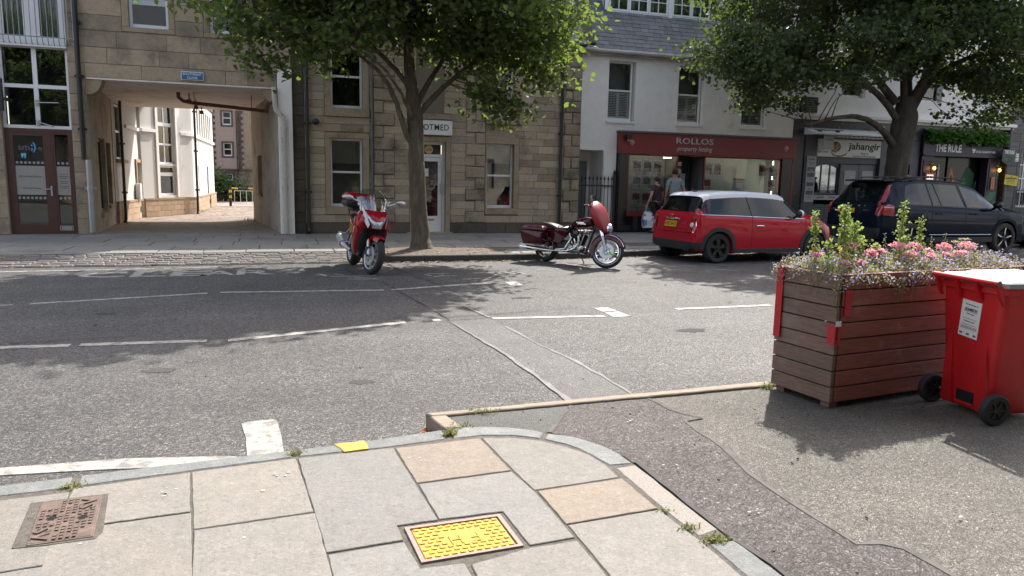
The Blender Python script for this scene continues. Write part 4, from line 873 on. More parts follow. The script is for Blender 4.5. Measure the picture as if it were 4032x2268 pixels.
# close entry with gate
cl = MB(); cl.box(8.2, 9.05, YR+.9, YR+.95, .1, 2.5); cl.box(8.14, 8.2, YR+.3, YR+.95, .1, 2.5); cl.box(9.05, 9.12, YR+.3, YR+.95, .1, 2.5); cl.box(8.15, 9.1, YR+.3, YR+.95, 2.45, 2.5); cl.build('close_lining', M['white_wall'], Wb)
cl = MB(); cl.box(8.3, 8.92, YR+.85, YR+.9, .12, 2.15); cl.build('close_door', M['shop_grey2'], Wb)
cl = MB(); cl.box(9.06, 9.46, YR-.03, YR-.001, .1, 2.44); cl.build('pier', M['white_stone'], Wb, bevel=.01)
gt = empty('iron_gate', (8.9, 19.5, .12), label='black wrought iron gate with spear finials across the narrow close', cat='gate')
yg = 19.50; mb = MB(); mb.box(8.22, 9.38, yg-.015, yg+.015, .28, .32); mb.box(8.22, 9.38, yg-.015, yg+.015, 1.42, 1.46); mb.build('rail', M['iron'], gt)
for i in range(10):
    x = 8.25+i*.118; b_ = MB(); b_.tube([(x,yg,.14),(x,yg,1.62)], .011, 6); b_.lathe([(.011,0),(.03,.03),(.022,.06),(0,.14)], (x,yg,1.60), n=8); b_.build('bar', M['iron'], gt)
mb = MB(); mb.box(9.36, 9.42, yg-.03, yg+.03, .12, 1.78); mb.lathe([(.03,0),(.05,.04),(0,.13)], (9.39,yg,1.78), n=8); mb.build('post', M['iron'], gt)
# letting office shop front
yf = 19.36
mb = MB(); mb.box(9.46, 15.50, yf, YR+.29, 2.38, 2.965); fa = mb.build('fascia', M['red_fascia'], Wb, bevel=.008)
mb = MB(); mb.box(9.44, 15.52, yf-.05, YR, 2.97, 3.02); mb.build('fascia_capping', M['lead'], Wb)
mb = MB(); mb.box(9.46, 15.50, yf-.012, yf-.001, 2.38, 2.42); mb.build('fascia_bead', M['red_fascia'], Wb)
M['letter_silver'] = pm('silver grey letters', (0.46, 0.46, 0.46), 0.4)
text('ROLLOS', (11.27, 12.52, 2.705, 2.875), M['letter_silver'], fa, y=yf-.001, depth=.02, bold=.01); text('property letting', (11.30, 12.50, 2.46, 2.64), M['letter_silver'], fa, y=yf-.001, depth=.012, shear=.25, bold=.004)
for x in (9.84, 15.14):
    p = MB(); h = .10; q = [(x, yf-.003, 2.69+h), (x+.085, yf-.003, 2.69), (x, yf-.003, 2.69-h), (x-.085, yf-.003, 2.69)]; ap = (x, yf-.025, 2.69); p.add(q+[ap], [(0,4,1),(1,4,2),(2,4,3),(3,4,0)]); p.build('diamond_emblem', pm('emblem red silver', (0.45, 0.26, 0.24), 0.4), fa, fix=True)
e = empty('security_light', (9.68, yf, 2.8), label='small black security light on the left end of the red fascia', cat='lamp'); mb = MB(); mb.box(9.59, 9.77, yf-.14, yf-.02, 2.74, 2.90); mb.box(9.66, 9.70, yf-.06, yf, 2.8, 2.84); mb.build('housing', M['iron'], e, bevel=.01)
for x in (9.64, 9.72): p = MB(); p.ell((x, yf-.15, 2.73), (.03, .02, .025), 8, 6); p.build('lens', M['board_grey'], e)
for x0, x1 in ((9.48, 9.76), (15.05, 15.42)): mb = MB(); mb.box(x0, x1, yf+.03, YR+.28, .12, 2.375); mb.build('pilaster', M['black_gloss'], Wb, bevel=.006)
mb = MB(); mb.box(15.42, 15.49, yf+.02, YR+.28, .12, 2.375); mb.build('pilaster', M['red_fascia'], Wb)
for x0, x1 in ((9.765, 11.42), (12.30, 15.045)):
    mb = MB(); mb.box(x0, x1, yf+.06, YR+.2, .12, .57); mb.build('stall_riser', M['black_gloss'], Wb); mb = MB(); mb.box(x0-.0, x1, yf+.02, YR+.22, .572, .665); mb.build('shop_sill', M['red_fascia'], Wb, bevel=.006)
    w = MB(); frame_bars(w, x0, x1, .667, 2.377, yf+.08, yf+.14, .045); w = w.build('shop_window', M['red_fascia'], Wb)
    p = MB(); p.box(x0+.04, x1-.04, yf+.105, yf+.112, .70, 2.34); p.build('pane', M['shop_pane'], w)
    bb = MB(); bb.box(x0, x1, YR+.62, YR+.65, .5, 2.5); bb.box(x0, x1, yf+.15, YR+.62, .60, .664); bb.build('display_back', M['board_grey'], w)
mb = MB(); mb.box(11.42, 12.30, YR+.5, YR+.55, .12, 2.37); dd = mb.build('door', M['ink_black'], Wb); p = MB(); p.box(11.55, 12.15, YR+.485, YR+.499, .5, 2.2); p.build('pane', M['pane'], dd)
p = MB(); p.box(11.86, 12.05, YR+.47, YR+.484, 1.15, 1.85); p.build('notice', M['board_grey'], dd)
mb = MB(); mb.box(11.38, 11.42, yf+.1, YR+.5, .12, 2.37); mb.box(12.30, 12.34, yf+.1, YR+.5, .12, 2.37); mb.box(9.47, 15.5, YR+.66, YR+.7, .1, 2.6); mb.box(9.47, 15.5, yf+.15, YR+.66, 2.39, 2.41); mb.build('lobby_lining', M['room'], Wb)
# window cards: each card with photo, banner and text block
M['card'] = pm('window card', (0.62, 0.60, 0.60), 0.6, var=0.05); M['card_red'] = pm('card banner', (0.32, 0.03, 0.04), 0.5); M['card_pink'] = pm('card text block', (0.52, 0.42, 0.46), 0.6)
M['card_line'] = pm('card heading', (0.10, 0.08, 0.12), 0.6)
PH = [pm('printed photo %d' % i, c_, 0.4, col2=c2_, c2scale=14, c2=(.4, .6), var=.3, vscale=30) for i, (c_, c2_) in enumerate([((.32,.26,.19),(.10,.12,.16)), ((.14,.17,.13),(.30,.34,.38)), ((.10,.09,.08),(.28,.2,.12)), ((.35,.28,.16),(.16,.2,.28)), ((.08,.10,.16),(.3,.32,.35))])]
def card(x, z, w_=.26, h_=.37, banner=True, yy=yf+.17):
    c_ = empty('property_card', (x, yy, z-h_/2), label=None); p = MB(); p.box(x-w_/2, x+w_/2, yy, yy+.006, z-h_/2, z+h_/2); cc = p.build('sheet', M['card'], c_)
    p = MB(); p.box(x-w_*.46, x+w_*.46, yy-.003, yy-.0005, z-h_*.16, z+h_*.36); p.build('photo', rnd.choice(PH), c_)
    p = MB(); p.box(x-w_*.46, x+w_*.16, yy-.003, yy-.0005, z-h_*.44, z-h_*.22); p.build('text_block', M['card_pink'], c_); p = MB(); p.box(x+w_*.2, x+w_*.46, yy-.003, yy-.0005, z-h_*.44, z-h_*.19); p.build('photo', rnd.choice(PH), c_)
    p = MB(); p.box(x-w_*.4, x+w_*.2, yy-.003, yy-.0005, z+h_*.41, z+h_*.44); p.build('heading', M['card_line'], c_)
    if banner: p = MB(); p.cbox((x, yy-.0055, z+h_*.1), (w_*.98, .003, h_*.13), (0, R(22), 0)); p.build('banner', M['card_red'], c_)
    return c_
LW = ['top', 'middle', 'bottom']; CW = ['left', 'centre', 'right']
for r in range(3):
    for q in range(3): tag(card(10.12+q*.335, 2.03-r*.46, banner=not (r == 1 or (r == 0 and q == 1))), 'property card in the left shop window, %s row, %s column' % (LW[r], CW[q]), 'card', 'property cards in the letting office windows')
for x, z, lb in ((12.52, 2.0, 'property card at the top left of the right shop window'), (12.83, 2.0, 'property card second along the top of the right shop window'), (12.50, 1.55, 'property card lower left beside the plants in the right shop window'), (14.45, 2.0, 'property card by the light strip, top row, left of two'), (14.80, 2.0, 'property card by the light strip, top row, rightmost'), (14.80, 1.55, 'property card by the light strip, second row'), (14.45, 1.10, 'property card by the light strip, low row, left of two'), (14.80, 1.10, 'property card by the light strip, low row, rightmost')):
    tag(card(x, z), lb, 'card', 'property cards in the letting office windows')
e = empty('window_poster', (13.62, yf+.17, 1.2), label='larger white notice with a red heading standing in the right shop window', cat='poster'); p = MB(); p.box(13.42, 13.82, yf+.17, yf+.18, 1.15, 1.72); p.build('sheet', M['card'], e); p = MB(); p.box(13.42, 13.82, yf+.165, yf+.169, 1.69, 1.74); p.build('heading', M['card_red'], e)
for z in (1.62, 1.43, 1.36, 1.28, 1.22): p = MB(); p.box(13.5, 13.74, yf+.166, yf+.169, z, z+.012); p.build('text_line', M['card_line'], e)
M['led'] = emit('warm white light strip', (0.95, 1.0, 0.72), 6.0)
e = empty('light_strip', (14.93, yf+.3, .7), label='thin lit strip lamp upright in the right shop window', cat='lamp'); p = MB(); p.box(14.915, 14.935, yf+.30, yf+.32, .75, 2.3); p.build('tube', M['led'], e)
e = empty('light_strip', (11.25, yf+.3, 2.28), label='short lit strip lamp at the top of the left shop window', cat='lamp'); p = MB(); p.box(11.05, 11.30, yf+.30, yf+.32, 2.29, 2.31); p.build('tube', M['led'], e)
for xa, xb, lb in ((9.85, 11.0, 'added strip lamp hidden under the fascia to brighten the left shop window cards'), (12.45, 14.9, 'added strip lamp hidden under the fascia to brighten the right shop window cards')):
    e = empty('light_strip', ((xa+xb)/2, yf+.2, 2.34), label=lb, cat='lamp'); p = MB(); p.box(xa, xb, yf+.125, yf+.15, 2.345, 2.365); p.build('tube', M['led'], e)  # two extra hidden strips, added to brighten the window cards
o = text('ROLLOS PROPERTY', (10.05, 10.85, .80, .85), M['ink_black'], Wb, y=yf+.104, depth=.002, bold=.01); o = text('BE LEGAL. STAY', (10.1, 10.8, .72, .77), M['ink_black'], Wb, y=yf+.104, depth=.002, bold=.01)

# ---------------------------------------------------------------- T: white building over the restaurant and the pub
YT = 19.7
Tb = empty('terrace_building', (20, YT, 0), label='white upper storey with a dark marble frontage, holding the restaurant and the pub', cat='building')
HT = [(17.35, 18.3, 4.4, 5.9), (20.6, 21.5, 4.4, 5.9), (22.9, 23.8, 4.4, 5.9)]
mb = MB(); holed(mb, 15.54, 24.75, 3.83, 8.2, HT, YT, YT+.3); mb.build('wall', M['white_wall'], Tb)
for h in HT: window(Tb, *h, YT+.15, fw=.06, cols=1)
mb = MB(); mb.box(15.54, 24.8, YT-.22, YT+.2, 3.72, 3.828); mb.box(15.54, 24.78, YT-.12, YT+.2, 3.64, 3.72); mb.build('cornice', M['white_wall'], Tb, bevel=.015)
mb = MB(); mb.box(15.54, 24.4, YT-.03, YT+.2, 3.16, 3.638); mb.build('marble_band', M['marble'], Tb); mb = MB(); mb.box(15.54, 16.02, YT-.06, YT+.2, .12, 3.158); mb.build('marble_pilaster', M['marble'], Tb)
mb = MB(); mb.box(15.54, 24.75, YT+1.2, YT+1.25, .1, 3.8); mb.box(15.54,24.6,YT+.21,YT+1.2,3.3,3.4); mb.box(24.6,24.72,YT+.21,YT+1.25,.1,3.8); mb.box(15.56,15.62,YT+.21,YT+1.2,.1,3.3); mb.build('interior_wall', M['darkroom'], Tb)
mb = MB(); mb.box(15.52, 24.75, YT+.3, YT+.35, 8.2, 8.3); mb.box(15.52,24.75,YT+.3,26,8.0,8.2); mb.build('roof', M['slate_mass'], Tb)
# restaurant front
mb = MB(); mb.add([(16.0,YT-.55,3.20),(19.33,YT-.55,3.20),(19.33,YT,3.40),(16.0,YT,3.40),(16.0,YT-.55,3.16),(19.33,YT-.55,3.16),(19.33,YT,3.16),(16.0,YT,3.16)], [(0,1,2,3),(0,4,5,1),(4,7,6,5),(0,3,7,4),(1,5,6,2)]); mb.build('canopy', M['upvc'], Tb, fix=True)
for i in range(14): p = MB(); p.box(16.9+i*.17, 17.0+i*.17, YT-.5, YT-.06, 3.10, 3.13); p.build('canopy_slat', M['upvc'], Tb)
mb = MB(); mb.box(16.04, 16.50, YT-.10, YT+.2, .12, 3.15); mb.box(19.05, 19.33, YT-.10, YT+.2, .12, 3.15); mb.box(16.5, 19.05, YT-.02, YT+.2, 2.30, 3.15); mb.box(17.52, 17.60, YT-.04, YT+.2, .12, 2.30); mb.box(16.5, 17.52, YT-.04, YT+.2, .12, .95); mb.build('shop_frame', M['shop_grey'], Tb)
for x0 in (17.62, 18.33):
    mb = MB(); mb.box(x0, x0+.69, YT+.02, YT+.07, .13, 2.28); dd = mb.build('door', M['shop_grey2'], Tb, bevel=.006); p = MB(); p.box(x0+.12, x0+.57, YT+.005, YT+.018, 1.62, 2.08); p.build('door_notice', M['board_grey'], dd)
w = MB(); frame_bars(w, 16.5, 17.52, 1.3, 2.3, YT+.03, YT+.08, .05)
for x in (16.84, 17.18): w.box(x-.02, x+.02, YT+.035, YT+.075, 1.35, 2.25)
for k in range(8):   # arched head
    a0, a1 = math.pi*k/8, math.pi*(k+1)/8; xa, xb = 17.01-.51*math.cos(a0), 17.01-.51*math.cos(a1); w.prism([(xa,YT+.02,2.30),(xa,YT+.02,2.05+.20*math.sin(a0)),(xb,YT+.02,2.05+.20*math.sin(a1)),(xb,YT+.02,2.30)], (0,.02,0))
w = w.build('shop_window', M['shop_grey'], Tb); p = MB(); p.box(16.55, 17.47, YT+.05, YT+.056, 1.35, 2.25); p.build('pane', M['pane'], w)
p = MB(); p.box(16.48, 17.54, YT-.05, YT-.041, 1.12, 1.28); p.build('name_strip', M['board_grey'], Tb)
for x in (16.66, 17.12): text('jahangir', (x, x+.3, 1.165, 1.245), M['ink_black'], Tb, y=YT-.0505, depth=.003, shear=.2)
for x0 in (16.55, 17.03):
    for k in range(12): p = MB(); p.cbox((x0+.22, YT-.045, .25+k*.065), (.4, .03, .012), (R(35), 0, 0)); p.build('louvre', M['shop_grey2'], Tb)
e = empty('restaurant_sign', (18.0, YT-.1, 2.5), label='white restaurant sign board with a couple emblem and flowing black lettering', cat='sign')
mb = MB(); mb.box(16.52, 19.16, YT-.09, YT-.025, 2.50, 3.06); mb.build('board', M['board_white'], e, bevel=.006)
text('jahangir', (17.72, 19.02, 2.68, 2.98), M['ink_black'], e, y=YT-.0905, depth=.006, bold=.02, shear=.08); text('Balti &', (18.25, 18.55, 2.60, 2.665), M['ink_grey'], e, y=YT-.0905, depth=.003, bold=.01); text('Tandoori Restaurant', (17.9, 18.85, 2.52, 2.585), M['ink_grey'], e, y=YT-.0905, depth=.003, bold=.01); text('Est. 1998', (16.55, 16.92, 2.62, 2.68), M['ink_grey'], e, y=YT-.0905, depth=.003)
M['emb_gold'] = pm('gold emblem', (0.40, 0.24, 0.08), 0.5, col2=(0.10, 0.05, 0.03), c2scale=9); em = MB()
em.prism([(17.20+.22*math.cos(a), YT-.096, 2.82+.17*math.sin(a)) for a in [i*math.pi/8 for i in range(16)]], (0,.005,0)); em.build('emblem_hair', M['ink_black'], e, fix=True)
for x, z in ((17.13, 2.82), (17.29, 2.84)): em = MB(); em.prism([(x+.075*math.cos(a), YT-.100, z+.10*math.sin(a)) for a in [i*math.pi/6 for i in range(12)]], (0,.0035,0)); em.build('emblem_face', M['emb_gold'], e, fix=True)
em = MB(); em.tube([(17.05,YT-.095,2.66),(17.15,YT-.095,2.56),(17.4,YT-.095,2.53),(17.62,YT-.095,2.58),(17.68,YT-.095,2.66)], [.008,.02,.025,.02,.006], 6); em.prism([(17.10,YT-.098,2.74),(17.32,YT-.098,2.75),(17.22,YT-.098,2.6)], (0,.004,0)); em.build('emblem_swirl', M['emb_gold'], e, fix=True)
e = empty('hanging_sign', (16.7, YT-.3, 2.68), label='grey hanging board with small restaurant logo at the left of the canopy', cat='sign'); mb = MB(); mb.box(16.47, 16.86, YT-.40, YT-.38, 2.70, 3.22); mb.build('board', M['board_grey'], e); text('jahangir', (16.52, 16.81, 2.99, 3.06), M['ink_black'], e, y=YT-.4005, depth=.003, shear=.15); text('Welcome to', (16.56, 16.77, 3.11, 3.15), M['ink_grey'], e, y=YT-.4005, depth=.003)
mb = MB(); mb.tube([(16.1,YT-.39,3.30),(17.2,YT-.39,3.31)], .015, 6); mb.tube([(16.6,YT-.39,3.3),(16.6,YT,3.35)], .015, 6); mb.tube([(16.5,YT-.39,3.3),(16.5,YT-.39,3.2)], .006, 5); mb.tube([(16.82,YT-.39,3.3),(16.82,YT-.39,3.2)], .006, 5)
for x in (16.3, 16.98): mb.ell((x,YT-.39,3.26), (.09,.06,.05), 10, 6)
mb.build('lamp_bracket', M['iron'], e)
e = empty('menu_strip', (16.36, YT-.13, 1.05), label='tall narrow white menu board beside the restaurant window', cat='menu'); mb = MB(); mb.box(16.12, 16.47, YT-.13, YT-.102, 1.05, 2.50); mb.build('board', M['board_grey'], e)
text('jahangir', (16.18, 16.42, 2.37, 2.43), M['ink_black'], e, y=YT-.1305, depth=.003, shear=.15)
for z in (2.02, 1.84, 1.55, 1.28): p = MB(); p.box(16.16, 16.43, YT-.134, YT-.1305, z, z+.13); p.build('price_panel', M['shop_grey'], e)
text('13.97', (16.22, 16.37, 2.04, 2.08), M['ink_white'], e, y=YT-.1345, depth=.002)
for z in (2.30, 2.27, 2.23, 1.99, 1.78, 1.74, 1.47, 1.44, 1.22, 1.19, 1.14): p = MB(); p.box(16.2, 16.39, YT-.133, YT-.1305, z, z+.012); p.build('text_line', M['ink_grey'], e)
e = empty('alarm_box', (18.78, YT-.35, 3.3), label='white triangular alarm box on top of the restaurant canopy', cat='alarm'); mb = MB(); mb.add([(18.62,YT-.4,3.27),(18.95,YT-.4,3.27),(18.79,YT-.4,3.52),(18.62,YT-.28,3.3),(18.95,YT-.28,3.3),(18.79,YT-.3,3.52)], [(0,1,2),(3,5,4),(0,3,4,1),(1,4,5,2),(2,5,3,0)]); mb.build('cover', M['upvc'], e, fix=True)
e = empty('air_conditioner', (16.1, YT-.3, 3.83), label='dark air conditioning unit on the white cornice above the marble pilaster', cat='vent'); mb = MB(); mb.box(15.75, 16.25, YT-.28, YT-.02, 3.83, 4.3); mb.build('case', M['iron'], e, bevel=.02)
for k in range(6): p = MB(); p.box(15.79, 16.21, YT-.29, YT-.281, 3.88+k*.065, 3.91+k*.065); p.build('grille_slat', M['lead'], e)
# plain grey doorway between
mb = MB(); mb.box(19.34, 20.78, YT, YT+.2, 2.35, 3.155); mb.box(19.34, 19.7, YT, YT+.2, .12, 2.35); mb.box(20.42, 20.78, YT, YT+.2, .12, 2.35); mb.build('doorway_panel', M['shop_grey'], Tb); mb = MB(); mb.box(19.7, 20.42, YT+.12, YT+.17, .12, 2.35); mb.build('door', M['black_gloss'], Tb)
# pub front
mb = MB(); mb.box(20.80, 24.36, YT-.12, YT+.2, 2.66, 3.30); pf = mb.build('pub_fascia', M['pub_purple'], Tb, bevel=.01)
mb = MB(); mb.box(20.82, 24.34, YT-.16, YT-.121, 2.655, 2.70); mb.build('fascia_bead', M['pub_purple'], Tb)
for x0, x1 in ((20.82, 21.36), (23.80, 24.34)):
    mb = MB(); mb.box(x0, x1, YT-.08, YT+.2, .12, 2.65); pp = mb.build('pilaster', M['pub_purple'], Tb); p = MB(); frame_bars(p, x0+.08, x1-.08, 1.5, 2.5, YT-.10, YT-.081, .04); p.build('pilaster_panel', M['pub_purple'], pp)
text('THE RULE', (21.30, 22.46, 2.79, 3.06), M['ink_white'], pf, y=YT-.121, depth=.01, bold=.03); text('SOCIAL PUB AND KITCHEN', (23.14, 24.02, 2.81, 2.885), M['ink_white'], pf, y=YT-.121, depth=.006, bold=.02)
p = MB(); p.prism([(22.94+px*.17, YT-.126, 2.78+pz*.17) for px, pz in ((0,1),(.45,.85),(.6,1),(1,.7),(.8,.5),(.9,.2),(.6,.3),(.5,0),(.3,.1),(.35,.45),(.1,.6))], (0,.004,0)); p.build('bird_emblem', M['ink_white'], pf, fix=True)
mb = MB(); mb.box(21.37, 22.35, YT+.35, YT+.4, .12, 2.65); mb.box(22.4, 24.5, YT+.3, YT+.35, .12, 2.65); mb.build('recess_panel', M['black_gloss'], Tb)
p = MB(); p.box(22.00, 22.08, YT+.33, YT+.349, .4, 2.4); p.build('door_strip', M['board_grey'], Tb)
M['mural_green'] = pm('green mural paint', (0.015, 0.07, 0.03), 0.6, col2=(0.05, 0.17, 0.09), c2scale=1.6, c2=(.52, .56)); M['mural_red'] = pm('dark red mural paint', (0.14, 0.02, 0.03), 0.6); M['mural_yellow'] = pm('yellow mural paint', (0.48, 0.25, 0.02), 0.6, col2=(0.32, 0.08, 0.02), c2scale=2)
mu = MB(); mu.prism([(22.42+px, YT+.295, pz) for px, pz in ((0,.5),(.12,1.2),(.05,1.8),(.14,2.4),(.28,2.0),(.42,1.65),(.45,1.1),(.35,.5))], (0,.004,0)); mu.build('mural_flame', M['mural_yellow'], Tb, fix=True)
mu = MB(); mu.prism([(22.95+px, YT+.292, pz) for px, pz in ((0,.6),(.1,1.2),(.02,1.7),(.35,2.35),(.7,2.1),(.66,1.6),(.83,1.9),(.83,.6))], (0,.004,0)); mu.build('mural_leaves', M['mural_green'], Tb, fix=True)
mu = MB(); mu.prism([(22.4+px, YT+.289, pz) for px, pz in ((0,.14),(0,.9),(.4,1.1),(.9,.95),(1.39,1.2),(1.39,.14))], (0,.004,0)); mu.build('mural_ground', M['mural_red'], Tb, fix=True)
p = MB(); p.ell((22.60,YT+.29,1.9), (.07,.01,.14), 10, 8); p.build('mural_spot', M['mural_red'], Tb); p = MB(); p.prism([(23.75,YT-.085,1.2),(23.98,YT-.085,1.4),(24.2,YT-.085,2.3),(24.3,YT-.085,2.4),(24.3,YT-.085,.3),(24.0,YT-.085,.3)], (0,.003,0)); p.build('mural_leaves', M['mural_green'], Tb, fix=True)
M['lamp_glow'] = emit('warm lamp bulb', (1.0, 0.42, 0.06), 5.0)
for x, lb in ((21.27, 'lit amber lantern on the left pilaster of the purple pub front'), (24.22, 'lit amber lantern on the right pilaster of the purple pub front')):
    e = empty('wall_lantern', (x, YT-.2, 2.1), label=lb, cat='lamp', group='pub lanterns'); mb = MB(); mb.tube([(x-.12,YT-.08,2.38),(x-.12,YT-.16,2.40),(x,YT-.2,2.36)], .012, 6); mb.lathe([(.0,.02),(.06,0),(.05,-.05)], (x,YT-.2,2.36), n=10); mb.build('bracket', M['gold'], e); p = MB(); p.ell((x,YT-.2,2.24), (.045,.045,.06), 10, 8); p.build('bulb', M['lamp_glow'], e)
e = empty('menu_case', (21.2, YT-.12, 1.75), label='orange framed lit menu case on the left pub pilaster', cat='menu'); mb = MB(); frame_bars(mb, 20.98, 21.42, 1.55, 2.09, YT-.14, YT-.085, .06); mb.build('frame', pm('orange frame', (0.35, 0.06, 0.03), 0.5), e); p = MB(); p.box(21.04, 21.36, YT-.11, YT-.10, 1.61, 2.03); p.build('menu_sheet', emit('backlit menu', (0.75, 0.62, 0.5), 0.5), e)
for k in range(6): p = MB(); p.box(21.07+(k%2)*.14, 21.18+(k%2)*.14, YT-.114, YT-.1105, 1.66+(k//2)*.12, 1.74+(k//2)*.12); p.build('menu_text', M['card_line'], e)
e = empty('wall_plaque', (24.05, YT-.1, 1.4), label='copper coloured plaque on the right pub pilaster', cat='plaque'); p = MB(); p.box(23.98, 24.18, YT-.12, YT-.09, 1.55, 2.0); p.build('plate', pm('copper', (0.30, 0.13, 0.08), 0.4, 0.6), e, bevel=.03)
e = empty('pub_sign', (24.4, YT-.35, 2.4), label='dark hanging pub sign on an iron bracket by the grey stone wall', cat='sign'); mb = MB(); mb.prism([(24.10,YT-.34,2.96),(24.72,YT-.34,2.96),(24.72,YT-.34,2.55),(24.41,YT-.34,2.42),(24.10,YT-.34,2.55)], (0,.04,0)); mb.build('board', M['black_gloss'], e, fix=True); text('THE RULE', (24.18, 24.64, 2.80, 2.93), M['ink_white'], e, y=YT-.3405, depth=.004, bold=.03)
p = MB(); p.prism([(24.15,YT-.345,2.62),(24.4,YT-.345,2.75),(24.66,YT-.345,2.6),(24.41,YT-.345,2.47)], (0,.004,0)); p.build('leaf_motif', M['mural_green'], e, fix=True); mb = MB(); mb.tube([(24.05,YT-.32,3.06),(24.8,YT-.32,3.06)], .014, 6); mb.tube([(24.41,YT-.32,3.06),(24.41,YT,3.10)], .014, 6); mb.tube([(24.41,YT-.32,3.06),(24.41,YT-.32,2.96)], .01, 6); mb.build('bracket', M['iron'], e)

# ---------------------------------------------------------------- G: grey stone house at the right edge
Gb = empty('grey_stone_house', (27, YT, 0), label='grey coursed stone house at the right edge beyond the pub', cat='building')
HG = [(25.42, 26.5, .95, 3.0), (25.42, 26.5, 4.2, 6.0)]
mb = MB(); holed(mb, 24.78, 34, .1, 8, HG, YT+.02, YT+.4); mb.build('wall', M['mortar'], Gb)
ashlar(Gb, 24.78, 28.5, .12, 5.5, YT, [.30, .27], (.5, .8), [(h[0]-.15, h[1]+.15, h[2]-.2, h[3]+.2) for h in HG], M['stoneG'], cap=120)
for h in HG: margin(Gb, h[0]-.15, h[1]+.15, h[2]-.2, h[3]+.2, h, YT, 'stoneG'); window(Gb, *h, YT+.15, style='grid', cols=3, rows=4, fw=.05)
p = MB()
for i in range(10): x = 25.4+i*.12; p.tube([(x,YT-.08,.95),(x,YT-.08,1.55)], .01, 5)
p.box(25.35, 26.55, YT-.1, YT-.06, 1.53, 1.56); p.build('window_guard', M['iron'], Gb); mb = MB(); mb.box(24.78,34,YT+.4,28,7.9,8.0); mb.build('roof', M['slate_mass'], Gb)
downpipe(24.66, YT-.1, .12, 7.5, .055, 'lead', 'grey downpipe between the pub and the grey stone house', joints=4)
e = empty('parking_sign', (24.9, YT-.2, 2.5), label='small white parking sign with a blue P on the downpipe', cat='sign'); p = MB(); p.box(24.68, 25.05, YT-.20, YT-.185, 2.56, 2.84); p.build('plate', M['board_white'], e); p = MB(); p.box(24.70, 24.85, YT-.205, YT-.2005, 2.66, 2.82); p.build('blue_square', M['sign_blue'], e); text('P', (24.735, 24.815, 2.68, 2.80), M['ink_white'], e, y=YT-.2055, depth=.002, bold=.02)
text('Pay at', (24.87, 25.02, 2.765, 2.81), M['ink_black'], e, y=YT-.2005, depth=.002); text('Display ticket', (24.71, 25.01, 2.585, 2.63), M['ink_black'], e, y=YT-.2005, depth=.002); p = MB(); p.prism([(24.88,YT-.2035,2.70),(24.92,YT-.2035,2.73),(24.92,YT-.2035,2.71),(25.0,YT-.2035,2.71),(25.0,YT-.2035,2.69),(24.92,YT-.2035,2.69),(24.92,YT-.2035,2.67)], (0,.003,0)); p.build('arrow', M['ink_black'], e, fix=True)
e = empty('suspension_notice', (24.8, YT-.2, 1.72), label='yellow parking suspension notice tied to the downpipe', cat='sign'); T_ = Matrix.Translation((24.82, YT-.19, 1.9)) @ Matrix.Rotation(R(5), 4, 'Y'); p = MB(); p.T = T_; p.box(-.31, .31, -.01, .0, -.17, .18); p.build('board', pm('yellow board', (0.62, 0.50, 0.05), 0.5), e)
text('SUSPENDED PARKING', (24.56, 25.08, 1.945, 1.995), M['ink_black'], e, y=YT-.203, depth=.003, bold=.02); p = MB(); p.lathe([(0,0),(.03,0)], (24.82,YT-.204,2.035), (0,-1,0), 12); p.build('red_disc', M['card_red'], e)
for z in (1.89, 1.85, 1.80): p = MB(); p.box(24.62, 25.0, YT-.205, YT-.202, z, z+.012); p.build('text_line', M['ink_black'], e)

# ---------------------------------------------------------------- courtyard behind the passage
Cb = empty('courtyard_building', (-3.5, 27, 0), label='white roughcast building with stone base courses seen through the passage', cat='building')
def walldress(p, q, holes, ztop, plinth=True, bricks=True):
    m_, T, L = quadwall(p, q, .1, ztop, .25, holes); m_.build('wall', M['harl'], Cb)
    if plinth:
        b_ = MB(); b_.T = T; b_.box(-.02, L+.02, -.09, .0, .66, .72); b_.build('plinth_cap', M['dressed'], Cb)
        z = .12; k = 0
        while z < .64:
            s_ = -.0 if k % 2 else -.17
            while s_ < L:
                a, c_ = max(0, s_)+.004, min(L, s_+.38)-.004; s_ += .38
                if c_-a > .05 and not any(h[0] < (a+c_)/2 < h[1] and h[2] < .3 for h in holes): st = MB(); st.T = T; st.box(a, c_, -.075, .0, z+.004, z+.176); st.build('base_stone', M['stoneB'], Cb)
            z += .18; k += 1
    return T, L
M['stoneB'] = pm('orange buff block', (0.36, 0.25, 0.16), 0.9, var=0.2, vscale=15, randcols=[(0.36, 0.245, 0.155), (0.42, 0.30, 0.2), (0.33, 0.235, 0.16)], bump=.3)
def lwin(T, a, b_, c_, d, cols, rows, back='room', mat='upvc'):
    r = MB(); r.T = T; frame_bars(r, a, b_, c_, d, .08, .14, .06); cw = (b_-a-.12)/cols; rh = (d-c_-.12)/rows
    for i in range(1, cols): r.box(a+.06+cw*i-.03, a+.06+cw*i+.03, .085, .135, c_+.06, d-.06)
    for j in range(1, rows): r.box(a+.06, b_-.06, .087, .133, c_+.06+rh*j-.03, c_+.06+rh*j+.03)
    w = r.build('window', M[mat], Cb)
    for i in range(cols):
        for j in range(rows): p = MB(); p.T = T; p.box(a+.06+cw*i, a+.06+cw*(i+1), .10, .106, c_+.06+rh*j, c_+.06+rh*(j+1)); p.build('pane', M['pane'], w)
    p = MB(); p.T = T; p.box(a, b_, .22, .23, c_, d); p.build('room_recess', M[back], w); return w
T1, L1 = walldress((-4.2, 22.88), (-4.08, 26.0), [(2.68, 3.40, .1, 1.85), (.35, 1.25, 1.9, 4.2)], 5.6); lwin(T1, .35, 1.25, 1.9, 4.2, 1, 3)
